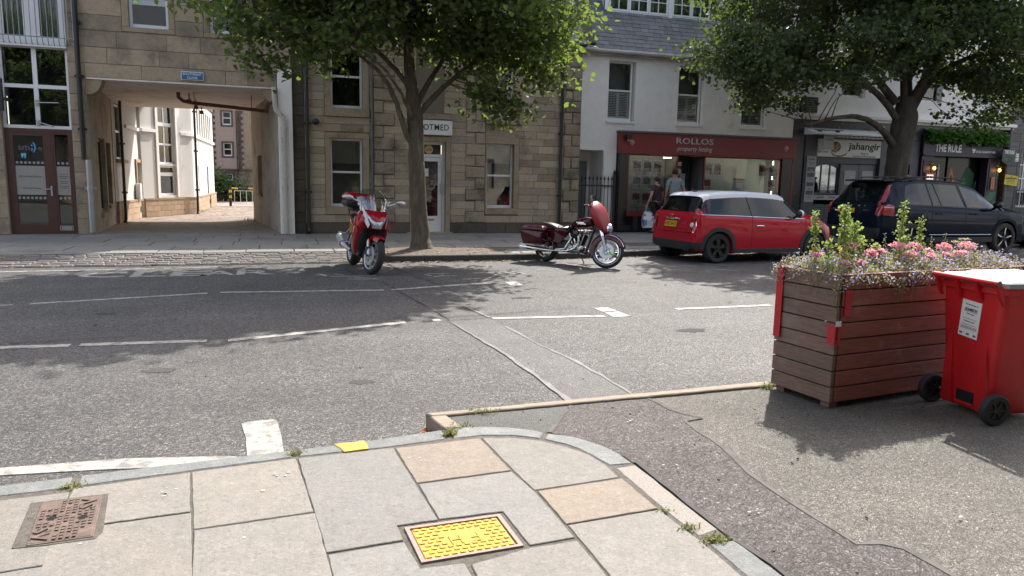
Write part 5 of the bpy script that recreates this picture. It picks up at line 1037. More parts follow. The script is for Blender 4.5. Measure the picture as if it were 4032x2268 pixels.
p = MB(); p.T = T1; p.box(2.72, 3.36, .06, .1, .12, 1.83); p.build('door', M['upvc'], Cb); p = MB(); p.T = T1; p.box(2.58, 2.68, -.05, .1, .12, 1.95); p.box(3.40, 3.50, -.05, .1, .12, 1.95); p.box(2.68, 3.40, -.05, .1, 1.85, 1.95); p.build('door_margin', M['stoneB'], Cb); p = MB(); p.T = T1; p.box(.2, 1.4, -.08, .1, 1.80, 1.9); p.build('sill', M['stoneB'], Cb); p = MB(); p.T = T1; p.box(2.38, 2.60, -.16, -.02, .73, 1.2); p.build('meter_box', M['upvc'], Cb, bevel=.01)
T2, L2 = walldress((-4.0, 26.1), (-2.74, 28.67), [(.88, 1.82, .80, 1.78), (.88, 1.82, 1.84, 4.4)], 5.6); w = lwin(T2, .88, 1.82, 1.84, 3.14, 2, 2, 'orange_board'); lwin(T2, .88, 1.82, 3.14, 4.4, 2, 1, 'frost'); lwin(T2, .88, 1.82, 1.50, 1.78, 1, 1); lwin(T2, .88, 1.82, .80, 1.50, 1, 1)
for a, b_ in ((.74, .87), (1.83, 2.07)): p = MB(); p.T = T2; p.box(a, b_, -.04, .0, .73, 5); p.build('window_margin', M['white_wall'], Cb)
p = MB(); p.T = T2; p.box(0, .74, -.07, .0, 2.84, 2.94); p.box(2.07, L2, -.07, 0, 2.84, 2.94); p.build('string_course', M['white_wall'], Cb); p = MB(); p.T = T1; p.box(1.4, L1, -.07, 0, 2.82, 2.92); p.build('string_course', M['white_wall'], Cb)
T3, L3 = walldress((-2.74, 28.67), (-2.62, 36.5), [(1.55, 1.8, .80, 1.85), (4.7, 5.3, .12, 1.85)]+[(1.6+i*.8, 2.1+i*.8, 2.98, 4.0) for i in range(7)], 4.3)
for i in range(7): lwin(T3, 1.6+i*.8, 2.1+i*.8, 2.98, 4.0, 1, 1)
lwin(T3, 1.55, 1.8, .8, 1.85, 1, 1); p = MB(); p.T = T3; p.box(4.7, 5.3, .1, .13, .12, 1.85); p.build('door', M['shop_grey2'], Cb); p = MB(); p.T = T3; p.box(0, L3, -.06, 0, 2.84, 2.94); p.build('string_course', M['white_wall'], Cb)
mb = MB(); mb.poly([(-4.1,22.9),(-3.95,26.1),(-2.69,28.7),(-2.57,36.5),(-9,36.5),(-9,22.9)], 4.28, 4.4); mb.build('roof_slab', M['slate_mass'], Cb)
for x, y_, lb in ((-4.15, 23.35, 'black downpipe on the white roughcast wall near the passage'), (-2.72, 28.55, 'black downpipe at the corner of the white roughcast bay')): downpipe(x+.10, y_-.06, .12, 4.2, .04, 'drain_black', lb, joints=3)
YP = 46.0
Pb = empty('tenement_building', (-2.5, YP, 0), label='distant pink harled tenement with dark stone quoins beyond the courtyard', cat='building')
HP = [(-2.75, -2.28, .84, 1.56), (-2.75, -2.28, 2.58, 3.33), (-2.75, -2.28, 4.34, 5.1), (-1.5, -1.1, 2.6, 3.4), (-1.5, -1.1, 4.3, 5.1)]
mb = MB(); holed(mb, -5.5, 2.5, -.2, 9, HP, YP+.02, YP+.3); mb.build('wall', M['pink_harl'], Pb)
for h in HP: margin(Pb, h[0]-.1, h[1]+.1, h[2]-.09, h[3]+.09, h, YP, 'stoneD'); window(Pb, *h, YP+.08, fw=.05)
_q = quo; 
for xe, sd in ((-3.45, 1), (-2.08, 1), (-1.95, 1)):
    z = 1.95; k = 0
    while z < 6.5 and xe != -2.08:
        wq = .3 if k % 2 else .2; inst(stone_mesh(wq, .155, .05, .01, M['stoneD']), 'quoin', Pb, (xe+wq/2, YP-.02, z)); z += .165; k += 1
ashlar(Pb, -3.5, -.8, .12, 1.72, YP-.02, [.16], (.5, .8), [(h[0]-.1, h[1]+.1, h[2]-.09, h[3]+.09) for h in HP], M['stoneQ'], cap=80)
mb = MB(); mb.box(-3.5, 2.5, YP-.08, YP+.02, 1.73, 1.85); mb.build('string_course', M['stoneD'], Pb); mb = MB(); mb.box(-1.6, 2.4, YP-.015, YP+.015, 1.85, 6.5); mb.build('stone_bay', M['dressed'], Pb)
mb = MB(); mb.box(-5.5, 2.5, YP, YP+8, 9, 9.1); mb.build('roof', M['slate_mass'], Pb)
downpipe(-2.0, YP-.1, .12, 8, .03, 'drain_black', 'black downpipe on the distant pink tenement', joints=2, shoe=False)
e = empty('height_barrier', (-1.6, 35, .12), label='yellow and black car barrier arm with white hanging bars in the courtyard', cat='barrier'); M['yellow_pl'] = pm('yellow barrier paint', (0.6, 0.42, 0.03), 0.5)
for i in range(7): p = MB(); z = .14+i*.12; p.cyl((-1.87,35.0,z), (-1.87,35.0,z+.12), .06, n=10); p.build('post_band', M['yellow_pl'] if i % 2 and i > 2 else M['iron'], e)
for i, (a, b_) in enumerate(((-1.82,-1.55),(-1.55,-1.1),(-1.1,-.6),(-.6,.2))): p = MB(); p.cyl((a,35,.93), (b_,35.0,.92), .03, n=8); p.build('arm_section', M['iron'] if i % 2 else M['yellow_pl'], e)
for i in range(6): p = MB(); p.cyl((-1.70+i*.25,35,.24), (-1.70+i*.25,35,.82), .012, n=6); p.build('hanging_bar', M['upvc'], e)
for z in (.24, .82): p = MB(); p.cyl((-1.70,35,z), (.2,35,z), .014, n=6); p.build('cross_bar', M['upvc'], e)

# ---------------------------------------------------------------- sunlit row across the street, behind the camera (seen only in the window reflections)
M['opp_stone'] = pm('sunlit cream stone', (0.30, 0.275, 0.235), 0.85, var=.4, vscale=1.5, stain=(.06,.055,.05), stain_scale=.35, stain_rng=(.42,.62))
Ob = empty('opposite_terrace', (4, -6, 0), label='cream stone terrace across the street behind the viewer, seen in window reflections', cat='building')
HO = [(x, x+1.1, z, z+1.8) for x in range(-18, 34, 3) for z in (1.0, 4.4)]
mb = MB(); holed(mb, -22, 36, 0, 7.6, HO, -6, -6.3); mb.build('wall', M['opp_stone'], Ob)
for h in HO[::1]: p = MB(); p.box(h[0], h[1], -6.22, -6.18, h[2], h[3]); p.build('window', M['room'], Ob)
mb = MB(); mb.add([(-22,-5.8,7.6),(36,-5.8,7.6),(36,-10,11),(-22,-10,11)], [(0,1,2,3)]); mb.build('roof', M['slate_mass'], Ob)
# ================================================================ TREES
M['bark'] = pm('lime tree bark', (0.105, 0.085, 0.062), 0.9, var=0.4, vscale=14, stretch=(1, 1, 0.25), col2=(0.17, 0.155, 0.12), c2scale=5, c2=(.5, .65), bump=1.0, bscale=16, spec=.2)
M['bark2'] = pm('dark lime tree bark', (0.075, 0.065, 0.052), 0.9, var=0.4, vscale=12, stretch=(1, 1, 0.25), col2=(0.125, 0.115, 0.095), c2scale=4, c2=(.5, .65), bump=1.0, bscale=14, spec=.2)
M['leaf'] = leafmat('lime leaf', (0.046, 0.066, 0.032), (0.100, 0.135, 0.060), 0.38, (0.22, 0.32, 0.05))
M['leaf2'] = leafmat('dark lime leaf', (0.042, 0.060, 0.036), (0.090, 0.118, 0.062), 0.32, (0.17, 0.25, 0.05))
def leaf_cloud(pts, size, seed, droop=0.5):
    """pts: Nx3 leaf positions -> verts, quads and tone; each leaf is two folded quads with a point"""
    rg = np.random.default_rng(seed); n = len(pts)
    s_ = size*rg.uniform(.65, 1.2, n)*np.where(pts[:, 2] > (5.3 if pts[:, 0].mean() < 8 else 6.7), 1.7, 1.0)  # leaves above the frame are enlarged to thicken the crown's cast shade
    nrm = rg.normal(size=(n, 3)); nrm[:, 2] = np.abs(nrm[:, 2])+.35; nrm /= np.linalg.norm(nrm, axis=1)[:, None]
    d = rg.normal(size=(n, 3)); d[:, 2] -= droop*1.4; d -= (d*nrm).sum(1)[:, None]*nrm; d /= np.linalg.norm(d, axis=1)[:, None]
    sd_ = np.cross(nrm, d)
    L, W = s_[:, None], s_[:, None]*.44; fold = .22*s_[:, None]
    P = [pts, pts+d*L*.30+sd_*W+nrm*fold, pts+d*L*.72+sd_*W*.72+nrm*fold*.6, pts+d*L, pts+d*L*.72-sd_*W*.72+nrm*fold*.6, pts+d*L*.30-sd_*W+nrm*fold]
    v = np.stack(P, 1).reshape(-1, 3); b = np.arange(n)[:, None]*6
    q = np.concatenate([b+np.array([[0, 1, 2, 3]]), b+np.array([[0, 3, 4, 5]])], 1).reshape(-1, 4)
    return v, q, np.repeat(np.clip(rg.beta(2, 3, n), 0, 1), 6)
def np_mesh(name, v, q, mat, tone=None, off=(0, 0, 0), k=4):
    me = bpy.data.meshes.new(name); v = v-np.array(off); nf = len(q)
    me.vertices.add(len(v)); me.vertices.foreach_set('co', v.reshape(-1)); me.loops.add(nf*k); me.loops.foreach_set('vertex_index', q.reshape(-1).astype(np.int32))
    me.polygons.add(nf); me.polygons.foreach_set('loop_start', np.arange(0, nf*k, k, dtype=np.int32)); me.polygons.foreach_set('loop_total', np.full(nf, k, dtype=np.int32))
    if tone is not None: a = me.attributes.new('tone', 'FLOAT', 'POINT'); a.data.foreach_set('value', tone.astype(np.float32))
    me.materials.append(mat); me.update(); me.validate(); return me
def link(me, name, parent=None):
    o = bpy.data.objects.new(name, me); COL.objects.link(o)
    if parent is not None: o.parent = parent; ORG[o.name] = org(parent)
    return o
def tree(name, base, label, limbs, clumps, n_sub, per, size, bark, leaf, seed, trunk):
    t = empty(name, base, label=label, cat='tree'); rg = np.random.default_rng(seed); rr = random.Random(seed)
    mb = MB(); pts, rad = trunk
    P = [Vector(p) for p in pts]; Q = []; q_ = []
    for i in range(len(P)-1):
        for k in range(6): u = k/6; Q.append(P[i].lerp(P[i+1], u)+Vector((rr.uniform(-.008, .008), rr.uniform(-.008, .008), 0))); q_.append(rad[i]*(1-u)+rad[i+1]*u)
    Q.append(P[-1]); q_.append(rad[-1])
    mb.tube(Q, [r_*rr.uniform(.97, 1.04) for r_ in q_], 18); mb.build('trunk', M[bark], t, smooth=True, angle=80)
    br = MB()
    def limb(pts_, r0, r1):
        P = [Vector(p) for p in pts_]; out = []
        for i in range(len(P)-1):
            a0 = P[max(i-1, 0)]; a1 = P[i]; a2 = P[i+1]; a3 = P[min(i+2, len(P)-1)]
            for k in range(5):
                u = k/5; out.append(.5*((2*a1)+(-a0+a2)*u+(2*a0-5*a1+4*a2-a3)*u*u+(-a0+3*a1-3*a2+a3)*u**3))
        out.append(P[-1]); n = len(out); br.tube([p+Vector((rr.uniform(-.012, .012),)*3) for p in out], [r0+(r1-r0)*(i/(n-1))**.8 for i in range(n)], 9); return out
    nodes = []
    for pts_, r0, r1 in limbs: nodes += limb(pts_, r0, r1)[3:]
    # leaf clumps scattered through the crown volume, each tied to the nearest limb by a branch
    allp = []; w = np.array([c_[3]*c_[4]*c_[5] for c_ in clumps]); w = w/w.sum()
    for k in range(n_sub):
        c_ = clumps[rg.choice(len(clumps), p=w)]
        while True:
            u = rg.normal(size=3); u /= np.linalg.norm(u); rr_ = rg.uniform(.35, 1.0)**.6
            p = np.array(c_[:3])+u*rr_*np.array(c_[3:6])
            if p[2] > c_[2]-c_[5]*.95: break
        sz = rg.uniform(.22, .48)
        m_ = int(per*(sz/.35)**2*rg.uniform(.7, 1.2)); g_ = rg.normal(size=(m_, 3))*np.array([sz, sz, sz*.55])*.75+p
        allp.append(g_)
        pv = Vector(p); nn = min(nodes, key=lambda q: (q-pv).length+max(0, (q.z-pv.z))*.6)
        if (nn-pv).length < 3.2:
            mid = nn.lerp(pv, .5)+Vector((rr.uniform(-.15, .15), rr.uniform(-.15, .15), rr.uniform(-.02, .2)))
            br.tube([nn, nn.lerp(mid, .5)+Vector((0, 0, .03)), mid, pv], [.018, .013, .009, .004], 5)
            for _ in range(3):
                tip = pv+Vector((rr.uniform(-.4, .4), rr.uniform(-.4, .4), rr.uniform(-.3, .15))); br.tube([mid.lerp(pv, .6), tip], [.008, .003], 4)
    br.build('branches', M[bark], t, smooth=True, angle=80)
    pts = np.concatenate(allp); v, q, tn = leaf_cloud(pts, size, seed+1); cr = link(np_mesh('crown', v, q, M[leaf], tn, base), 'crown', t); cr['kind'] = 'stuff'
    return t
T1 = tree('lime_tree', (2.78, 14.58, .12), 'nearer lime tree standing at the kerb between the two motorbikes',
  limbs=[([(2.66,14.58,2.1),(2.42,14.5,2.55),(2.24,14.42,3.05),(2.0,14.35,3.45),(1.6,14.3,3.75),(.9,14.2,4.1)], .075, .02), ([(2.6,14.58,3.2),(2.2,14.6,3.7),(1.6,14.8,4.2),(.6,15,4.6),(-.4,14.9,4.5)], .06, .015),
         ([(2.70,14.58,2.75),(3.0,14.55,3.1),(3.3,14.5,3.4),(3.85,14.4,3.85),(4.5,14.3,4.1),(5.3,14.3,4.2)], .07, .02), ([(2.68,14.58,2.95),(3.0,14.7,3.5),(3.5,14.9,4.2),(4.2,15.2,5.0)], .07, .02),
         ([(2.55,14.58,3.9),(2.3,14.2,4.8),(2.0,13.6,5.6)], .055, .02), ([(2.55,14.58,4.2),(2.9,15.2,5.4),(3.3,15.6,6.6)], .06, .02), ([(2.5,14.58,4.4),(2.5,14.5,6),(2.5,14.4,7.6)], .085, .02), ([(2.67,14.58,2.6),(2.3,14.0,3.1),(1.9,13.6,3.5),(1.3,13.3,3.8)], .045, .012)],
  clumps=[(-.2,14.4,4.35,1.15,1.3,.62),(.5,14.3,4.6,1.3,1.6,.85),(.35,14.1,3.75,.7,1.0,.42),(1.6,14.3,4.75,1.3,1.8,.75),(2.6,14.4,5.0,1.5,2.2,.9),(3.9,14.4,4.75,1.4,1.9,.85),(5.0,14.4,4.45,1.0,1.5,.75),(4.6,14.3,3.65,1.0,1.2,.6),(1.2,14.2,3.9,.8,1.2,.35),(-.1,14.3,3.75,.6,.9,.4),(5.45,14.3,3.7,.6,.9,.5),(4.9,14.3,4.1,.9,1.1,.5),(3.3,14.3,4.4,1.0,1.3,.5),(4.3,14.2,3.2,.5,.7,.38),(3.6,14.2,3.9,.6,1,.45),
          (1.0,14.5,6.2,2.0,2.2,1.3),(3.6,14.6,6.3,2.2,2.2,1.3),(2.3,14.5,7.5,2.2,2.2,1.2),(.2,14.4,6.9,1.4,1.6,1.0),(1.6,12.9,5.3,1.4,.9,.9),(3.6,12.9,5.2,1.4,.9,.9)],
  n_sub=350, per=135, size=.112, bark='bark', leaf='leaf', seed=11,
  trunk=([(2.80,14.58,.05),(2.78,14.58,.30),(2.745,14.58,.9),(2.70,14.58,1.6),(2.68,14.58,2.3),(2.66,14.58,2.8),(2.57,14.58,3.5),(2.5,14.58,4.5)], [.27,.19,.165,.158,.155,.155,.11,.08]))
T2 = tree('lime_tree', (16.25, 16.3, .12), 'broad dark lime tree behind the blue estate car, in front of the restaurant',
  limbs=[([(16.43,16.30,2.49),(15.76,16.19,3.05),(14.87,16.08,3.38),(13.99,15.97,3.33),(12.99,15.86,3.10)], .12, .03), ([(16.43,16.30,3.27),(15.54,16.30,4.05),(14.21,16.19,4.49),(12.21,16.08,4.71),(10.43,15.97,4.49)], .11, .025), ([(16.65,16.30,3.49),(17.32,16.30,4.49),(18.43,16.19,5.16),(19.98,16.08,5.38)], .13, .03),
         ([(16.54,16.30,3.60),(16.21,16.19,4.94),(15.76,15.86,6.71)], .13, .04), ([(16.65,16.30,3.60),(17.09,16.97,5.38),(17.54,17.52,7.16)], .16, .04), ([(16.65,16.30,3.83),(16.87,15.41,5.38),(17.09,14.41,6.49)], .13, .03), ([(16.21,16.30,3.83),(15.10,16.86,5.27),(13.76,17.08,6.27)], .13, .03)],
  clumps=[(10.66,15.97,4.60,1.22,1.33,0.61),(11.77,15.97,4.94,1.67,1.89,0.94),(11.32,15.86,3.99,1.05,1.22,0.56),(12.88,15.97,4.16,1.33,1.55,0.61),(13.76,15.86,5.27,1.89,2.22,1.11),(15.32,15.75,5.49,1.78,2.44,1.00),(16.87,15.75,5.49,1.89,2.44,1.05),(18.65,15.86,5.27,1.78,2.22,1.22),(20.20,15.86,5.05,1.55,2.00,1.33),(19.09,15.75,3.99,1.55,1.44,0.61),(20.42,15.75,3.88,1.00,1.33,0.67),(17.98,15.63,4.21,1.11,1.11,0.56),
          (12.43,16.08,6.71,2.22,2.44,1.33),(15.32,16.08,7.60,2.89,2.78,1.67),(18.43,16.08,7.49,2.66,2.66,1.55),(16.43,16.08,9.82,2.89,2.66,1.67),(14.99,13.97,6.05,1.78,1.00,1.11),(18.20,14.08,6.05,1.78,1.00,1.11)],
  n_sub=480, per=130, size=.115, bark='bark2', leaf='leaf2', seed=23,
  trunk=([(16.10,16.30,-0.11),(16.15,16.30,0.38),(16.29,16.30,1.27),(16.41,16.30,1.94),(16.48,16.30,2.83),(16.56,16.30,3.49),(16.54,16.30,4.05)], [.42,.32,.285,.285,.30,.32,.2]))

# shrubs and climbers in the background
def leafmass(name, pts, size, mat, seed, label=None, cat=None, parent=None, base=(0, 0, 0)):
    v, q, tn = leaf_cloud(np.array(pts), size, seed, .3); o = link(np_mesh(name, v, q, M[mat], tn, base if parent is not None else (0,0,0)), name, parent)
    if label: tag(o, label, cat)
    return o
rg = np.random.default_rng(5)
pp = np.concatenate([rg.normal(size=(700, 3))*np.array([.35, .3, .32])+np.array(c_) for c_ in ((-2.9,42.5,.75),(-2.2,42.5,.6),(-3.0,42.6,1.1),(-1.5,42.5,.4))]); pp = pp[pp[:, 2] > .1]
e = empty('courtyard_shrub', (-2.6, 42.5, .1), label='dark green shrub at the foot of the distant pink tenement', cat='shrub'); o = leafmass('foliage', pp, .14, 'leaf2', 31, parent=e, base=(-2.6, 42.5, .1)); o['kind'] = 'stuff'
mb = MB()
for i in range(6): x = -3.1+i*.3; mb.tube([(x,42.5,.1),(x+.1,42.5,.7)], [.03,.012], 5)
mb.build('stems', M['bark2'], e)
pp = np.stack([rg.uniform(-3.1, -2.7, 500), rg.uniform(36.6, 36.9, 500), rg.uniform(.6, 4.2, 500)], 1); leafmass('climbing_ivy', pp, .1, 'leaf', 33, 'strip of ivy climbing the far corner of the white courtyard building', 'ivy')['kind'] = 'stuff'
pp = np.stack([rg.uniform(20.85, 24.35, 2600), rg.uniform(19.35, 19.68, 2600), 3.30+.11*np.sin(rg.uniform(0, 6, 2600))+rg.normal(size=2600)*.055], 1); M['fern'] = leafmat('green fern garland', (0.05, 0.13, 0.03), (0.10, 0.24, 0.05), 0.25, (0.10, 0.25, 0.03)); leafmass('fern_garland', pp, .13, 'fern', 35, 'green fern garland along the top of the purple pub fascia', 'garland')['kind'] = 'stuff'

# street trees on the viewer's side, seen only as reflections in the windows
for (x, y, rz, src, lb) in ((-9.5, -2.2, 40, T1, 'lime tree behind the viewer to the left, seen in the dental shop window'), (7.5, -3.0, 130, T2, 'lime tree behind the viewer to the right, seen in shop window reflections'), (0.5, -4.2, 200, T1, 'lime tree behind the viewer, seen in the stone house windows')):
    d_ = dup(src); d_.location = (x, y, .1); d_.rotation_euler = (0, 0, R(rz)); tag(d_, lb, 'tree')
# ================================================================ COVERS, PLANTER, BIN, WEEDS
# yellow hydrant cover
hy = empty('hydrant_cover', (.7, 2.73, .1), label='bright yellow hydrant cover with raised studs set in the near paving', cat='cover')
q = [(.481,2.871),(.903,2.885),(.914,2.592),(.497,2.572)]; qi = [(.500,2.853),(.886,2.866),(.897,2.607),(.513,2.589)]
fr = MB(); n = 4
fr.add([(x,y,.06) for x,y in q]+[(x,y,.104) for x,y in q]+[(x,y,.104) for x,y in qi]+[(x,y,.09) for x,y in qi], [(i,(i+1)%4,4+(i+1)%4,4+i) for i in range(4)]+[(4+i,4+(i+1)%4,8+(i+1)%4,8+i) for i in range(4)]+[(8+i,8+(i+1)%4,12+(i+1)%4,12+i) for i in range(4)]); fr.build('frame', M['iron_frame'], hy, fix=True)
def bil(Q, u, v):
    a = Vector(Q[3]).lerp(Vector(Q[2]), u); b = Vector(Q[0]).lerp(Vector(Q[1]), u); return a.lerp(b, v)
ql = [(.506,2.848),(.881,2.861),(.891,2.612),(.519,2.594)]
pl = MB(); pl.poly(ql, .06, .099); pl.build('lid', M['paint_yellow'], hy, bevel=.004)
sm_ = MB(); sm_.box(-.010,.010,-.007,.007,0,.004); sm_ = sm_.mesh('stud', M['paint_yellow'])
for r in range(9):
    nc = 11 if r % 2 == 0 else 10
    for k in range(nc):
        u = (k+.5+(0 if r % 2 == 0 else .5))/11; v = (r+.5)/9
        if .28 < u < .74 and .30 < v < .74: continue
        p = bil(ql, u, v); inst(sm_, 'stud', hy, (p.x, p.y, .099), rot=(0, 0, .03))
def cover_text(s, box, Q, parent, mat, z, h=.006, flip=False):
    """letters laid in the cover's own frame; flip turns them upside down to the viewer"""
    o_ = bil(Q, 0, 0); ux = bil(Q, 1, 0)-o_; uy = bil(Q, 0, 1)-o_
    if flip: o_ = bil(Q, 1, 1); ux, uy = -ux, -uy
    off = org(parent); T_ = Matrix(((ux.x, uy.x, 0, o_.x-off.x), (ux.y, uy.y, 0, o_.y-off.y), (0, 0, 1, z-off.z), (0, 0, 0, 1)))
    return text(s, box, mat, parent, 'raised_letter', T=T_, depth=.004, bold=-.01)
cover_text('F', (.32, .42, .38, .66), ql, hy, M['paint_yellow'], .099, flip=True); cover_text('H', (.53, .66, .38, .66), ql, hy, M['paint_yellow'], .099, flip=True)
# rusty stop valve cover
sv = empty('valve_cover', (-.86, 3.3, .1), label='rusty cast iron stop valve cover with raised letters set in the near paving', cat='cover')
gr = MB(); gr.poly([(-1.052,3.53),(-.752,3.548),(-.698,3.16),(-.715,3.10),(-.87,3.094),(-1.0,3.10)], .05, .1045); gr.build('grout_bed', M['joint'], sv)
qs = [(-1.007,3.509),(-.772,3.534),(-.723,3.118),(-.952,3.101)]; qj = inset([qs[3], qs[2], qs[1], qs[0]], .009); qj = [qj[3], qj[2], qj[1], qj[0]]
fr = MB(); fr.poly(qs, .08, .108); fr.build('frame', M['rust_iron'], sv, bevel=.003)
fr = MB(); fr.poly(qj, .1, .1095); fr.build('lid', M['rust_iron'], sv, bevel=.002)
sm_ = MB(); sm_.box(-.0065,.0065,-.0085,.0085,0,.005); sm_ = sm_.mesh('stud', M['rust_iron'])
for i in range(9):
    for j in range(15):
        u, v = (i+.6)/9.2, (j+.5)/15
        if (u < .34 and v < .34) or (u > .66 and v > .66) or (u < .30 and v > .80) or (u > .72 and v < .22) or abs(u-.23)+abs(v-.55) < .12 or abs(u-.78)+abs(v-.47) < .12 or ((i+j*2) % 7 == 0): continue
        p = bil(qj, u, v); inst(sm_, 'stud', sv, (p.x, p.y, .1095), rot=(0, 0, -.06))
def sv_text(s, org2, ax, ay, h=.006, mat='rust_iron'):
    off = org(sv); T_ = Matrix(((ax[0], ay[0], 0, org2[0]-off.x), (ax[1], ay[1], 0, org2[1]-off.y), (0, 0, 1, .1095-off.z), (0, 0, 0, 1))); return text(s, (0, 1, 0, 1), M[mat], sv, 'raised_letter', T=T_, depth=h, bold=.02)
sv_text('SV', (-.958,3.232), (.010,-.115), (.062,.004)); sv_text('SV', (-.772,3.39), (-.012,.115), (-.062,-.004))
for u, v in ((.24, .55), (.78, .47)):
    p = bil(qj, u, v); h_ = MB(); h_.box(p.x-.012, p.x+.012, p.y-.022, p.y+.022, .1085, .1102); h_.box(p.x-.02, p.x+.02, p.y-.009, p.y+.009, .1085, .1103); h_.build('key_hole', M['hole'], sv)
# yellow spray mark, droppings, grit
yk = MB(); yk.poly(roughpoly([(.275,3.925),(.437,3.945),(.447,3.815),(.318,3.80)], .008), .095, .1052); tag(yk.build('yellow_paint_mark', M['paint_yellow']), 'yellow paint patch brushed across the near kerbstone', 'paint mark')
dr = MB()
for x, y, n, r_ in ((-.52,3.5,9,.012),(-.10,3.36,2,.012),(0.02,3.55,6,.010),(.66,3.62,4,.010),(-.62,3.45,4,.006),(1.05,2.9,2,.006),(-.75,3.1,4,.008),(2.05,3.9,3,.012),(1.95,3.2,3,.010),(2.4,1.9,3,.01),(2.0,2.6,3,.01),(2.9,2.3,3,.012),(3.1,2.5,2,.015),(2.85,3.2,2,.008),(-.15,3.0,3,.008)):
    for _ in range(n):
        a, b, rr_ = x+rnd.gauss(0, .03), y+rnd.gauss(0, .025), r_*rnd.uniform(.25, .8); dr.add([(a+rr_*math.cos(t_)*rnd.uniform(.7,1.5), b+rr_*math.sin(t_)*rnd.uniform(.6,1.1), .1044) for t_ in [i*math.pi/4 for i in range(8)]], [tuple(range(8))])
tag(dr.build('bird_dropping', M['dropping']), kind='stuff')
gm = MB()
for _ in range(70):
    x, y = rnd.choice([(rnd.uniform(3.2,4.2), rnd.uniform(3.6,3.95)), (rnd.uniform(.85,3), rnd.uniform(3.9,4.25)), (rnd.uniform(1.7,3.3), rnd.uniform(1.6,3.8)), (rnd.uniform(-3,3), rnd.uniform(4.5,7))]); z_ = .093 if (x > 1.76 or y < 4.3) and y < 4.35 else .003; r_ = rnd.uniform(.002,.006); gm.cbox((x,y,z_+r_*.4), (r_*2,r_*1.4,r_), (rnd.uniform(-.4,.4),rnd.uniform(-.4,.4),rnd.uniform(0,3)))
tag(gm.build('loose_grit', M['kerb_far']), kind='stuff')
# dry leaves along the far gutter and in the timber corner
M['dryleaf'] = pm('dry fallen leaf', (0.30, 0.19, 0.08), 0.8, var=.4, vscale=30, col2=(0.20, 0.22, 0.08), c2scale=9)
lv = [(rnd.uniform(1.8,4.5), 13.46-abs(rnd.gauss(0,.09)), .012) for _ in range(420)]+[(x_, KY(x_)-abs(rnd.gauss(0,.05)), .012) for x_ in [rnd.uniform(4.5,9) for _ in range(150)]]+[(rnd.uniform(1.8,4.3), rnd.uniform(13.62,15), .13) for _ in range(260)]+[(rnd.uniform(-7,1.7), 13.45+rnd.gauss(0,.25), .06) for _ in range(160)]+[(rnd.uniform(-4,8), rnd.uniform(8,13.2), .008) for _ in range(60)]+[(rnd.uniform(-3,15), rnd.uniform(14.6,18.6), .128) for _ in range(90)]
v, q2, tn = leaf_cloud(np.array(lv), .05, 77, -.2); v[:, 2] = np.array(lv)[:, 2].repeat(6)+(v[:, 2]-np.array(lv)[:, 2].repeat(6))*.25; tag(link(np_mesh('fallen_leaves', v, q2, M['dryleaf'], tn), 'fallen_leaves'), kind='stuff')
lv = [(.825+rnd.gauss(0,.028), 4.13+rnd.gauss(0,.05), .012) for _ in range(90)]; M['orange_leaf'] = pm('orange brown dead leaf', (0.40, 0.13, 0.04), 0.8, var=.5, vscale=60); v, q2, tn = leaf_cloud(np.array(lv), .03, 78, 0); v[:, 2] = np.abs(v[:, 2]-.012)*.8+.012+.03*np.exp(-((v[:, 0]-.85)/.03)**2); tag(link(np_mesh('dead_leaf_pile', v, q2, M['orange_leaf'], tn), 'dead_leaf_pile'), 'little heap of orange dead leaves in the corner of the timber edging', 'leaves')
# grass tufts in the joints
M['grass'] = leafmat('grass blade', (0.10, 0.13, 0.04), (0.28, 0.26, 0.12), 0.3, (0.28, 0.33, 0.10))
def tuft(x, y, z, n, h, sp, label, seed, dry=0):
    rg = np.random.default_rng(seed); vs, qs_, tn = [], [], []
    for i in range(n):
        b = np.array([x+rg.normal()*sp, y+rg.normal()*sp*.6, z]); a = rg.uniform(0, 6.28); l = h*rg.uniform(.5, 1.1); bend = rg.uniform(.3, 1.1); dx = np.array([math.cos(a), math.sin(a), 0]); sd_ = np.array([-dx[1], dx[0], 0])*.0028
        m1 = b+dx*l*.3*bend+np.array([0,0,l*.6]); m2 = b+dx*l*.8*bend+np.array([0,0,l*(1-.35*bend)]); k = len(vs); vs += [b-sd_, b+sd_, m1+sd_, m1-sd_, m2+sd_*.3, m2-sd_*.3]; qs_ += [(k,k+1,k+2,k+3),(k+3,k+2,k+4,k+5)]; tn += [rg.uniform(.2,1)]*6
    return tag(link(np_mesh('weed_tuft', np.array(vs), np.array(qs_), M['grass'], np.array(tn)), 'weed_tuft'), label, 'weed', 'weeds in the paving joints')
for i, a in enumerate([(-.935,3.69,.09,60,.035,.028,'green weed clump in the kerb joint beside the rusty valve cover'),(-1.25,3.64,.09,40,.025,.04,'low weeds along the kerb at the left edge of the picture'),(.075,3.85,.09,70,.035,.02,'bright green weed tuft in the kerb joint left of the yellow paint patch'),(.925,3.93,.09,80,.055,.018,'taller grass tuft at the end of the short timber sleeper'),(1.62,2.72,.09,45,.025,.022,'small grass tuft inside the pinkish kerbstone'),(1.70,2.43,.09,150,.035,.028,'widest grass tuft in the gap between two kerbstones at lower right'),(1.64,2.55,.09,70,.035,.025,'small dry tuft just above the widest grass tuft'),(1.0,4.05,.09,70,.035,.04,'short grass along the dark tarmac by the curved kerb'),(1.2,4.26,.10,40,.04,.04,'little grass sprig against the long timber sleeper'),(3.38,4.33,.09,60,.05,.03,'yellowing weeds at the back corner of the planter base')]): tuft(*a[:6], a[6], 100+i)
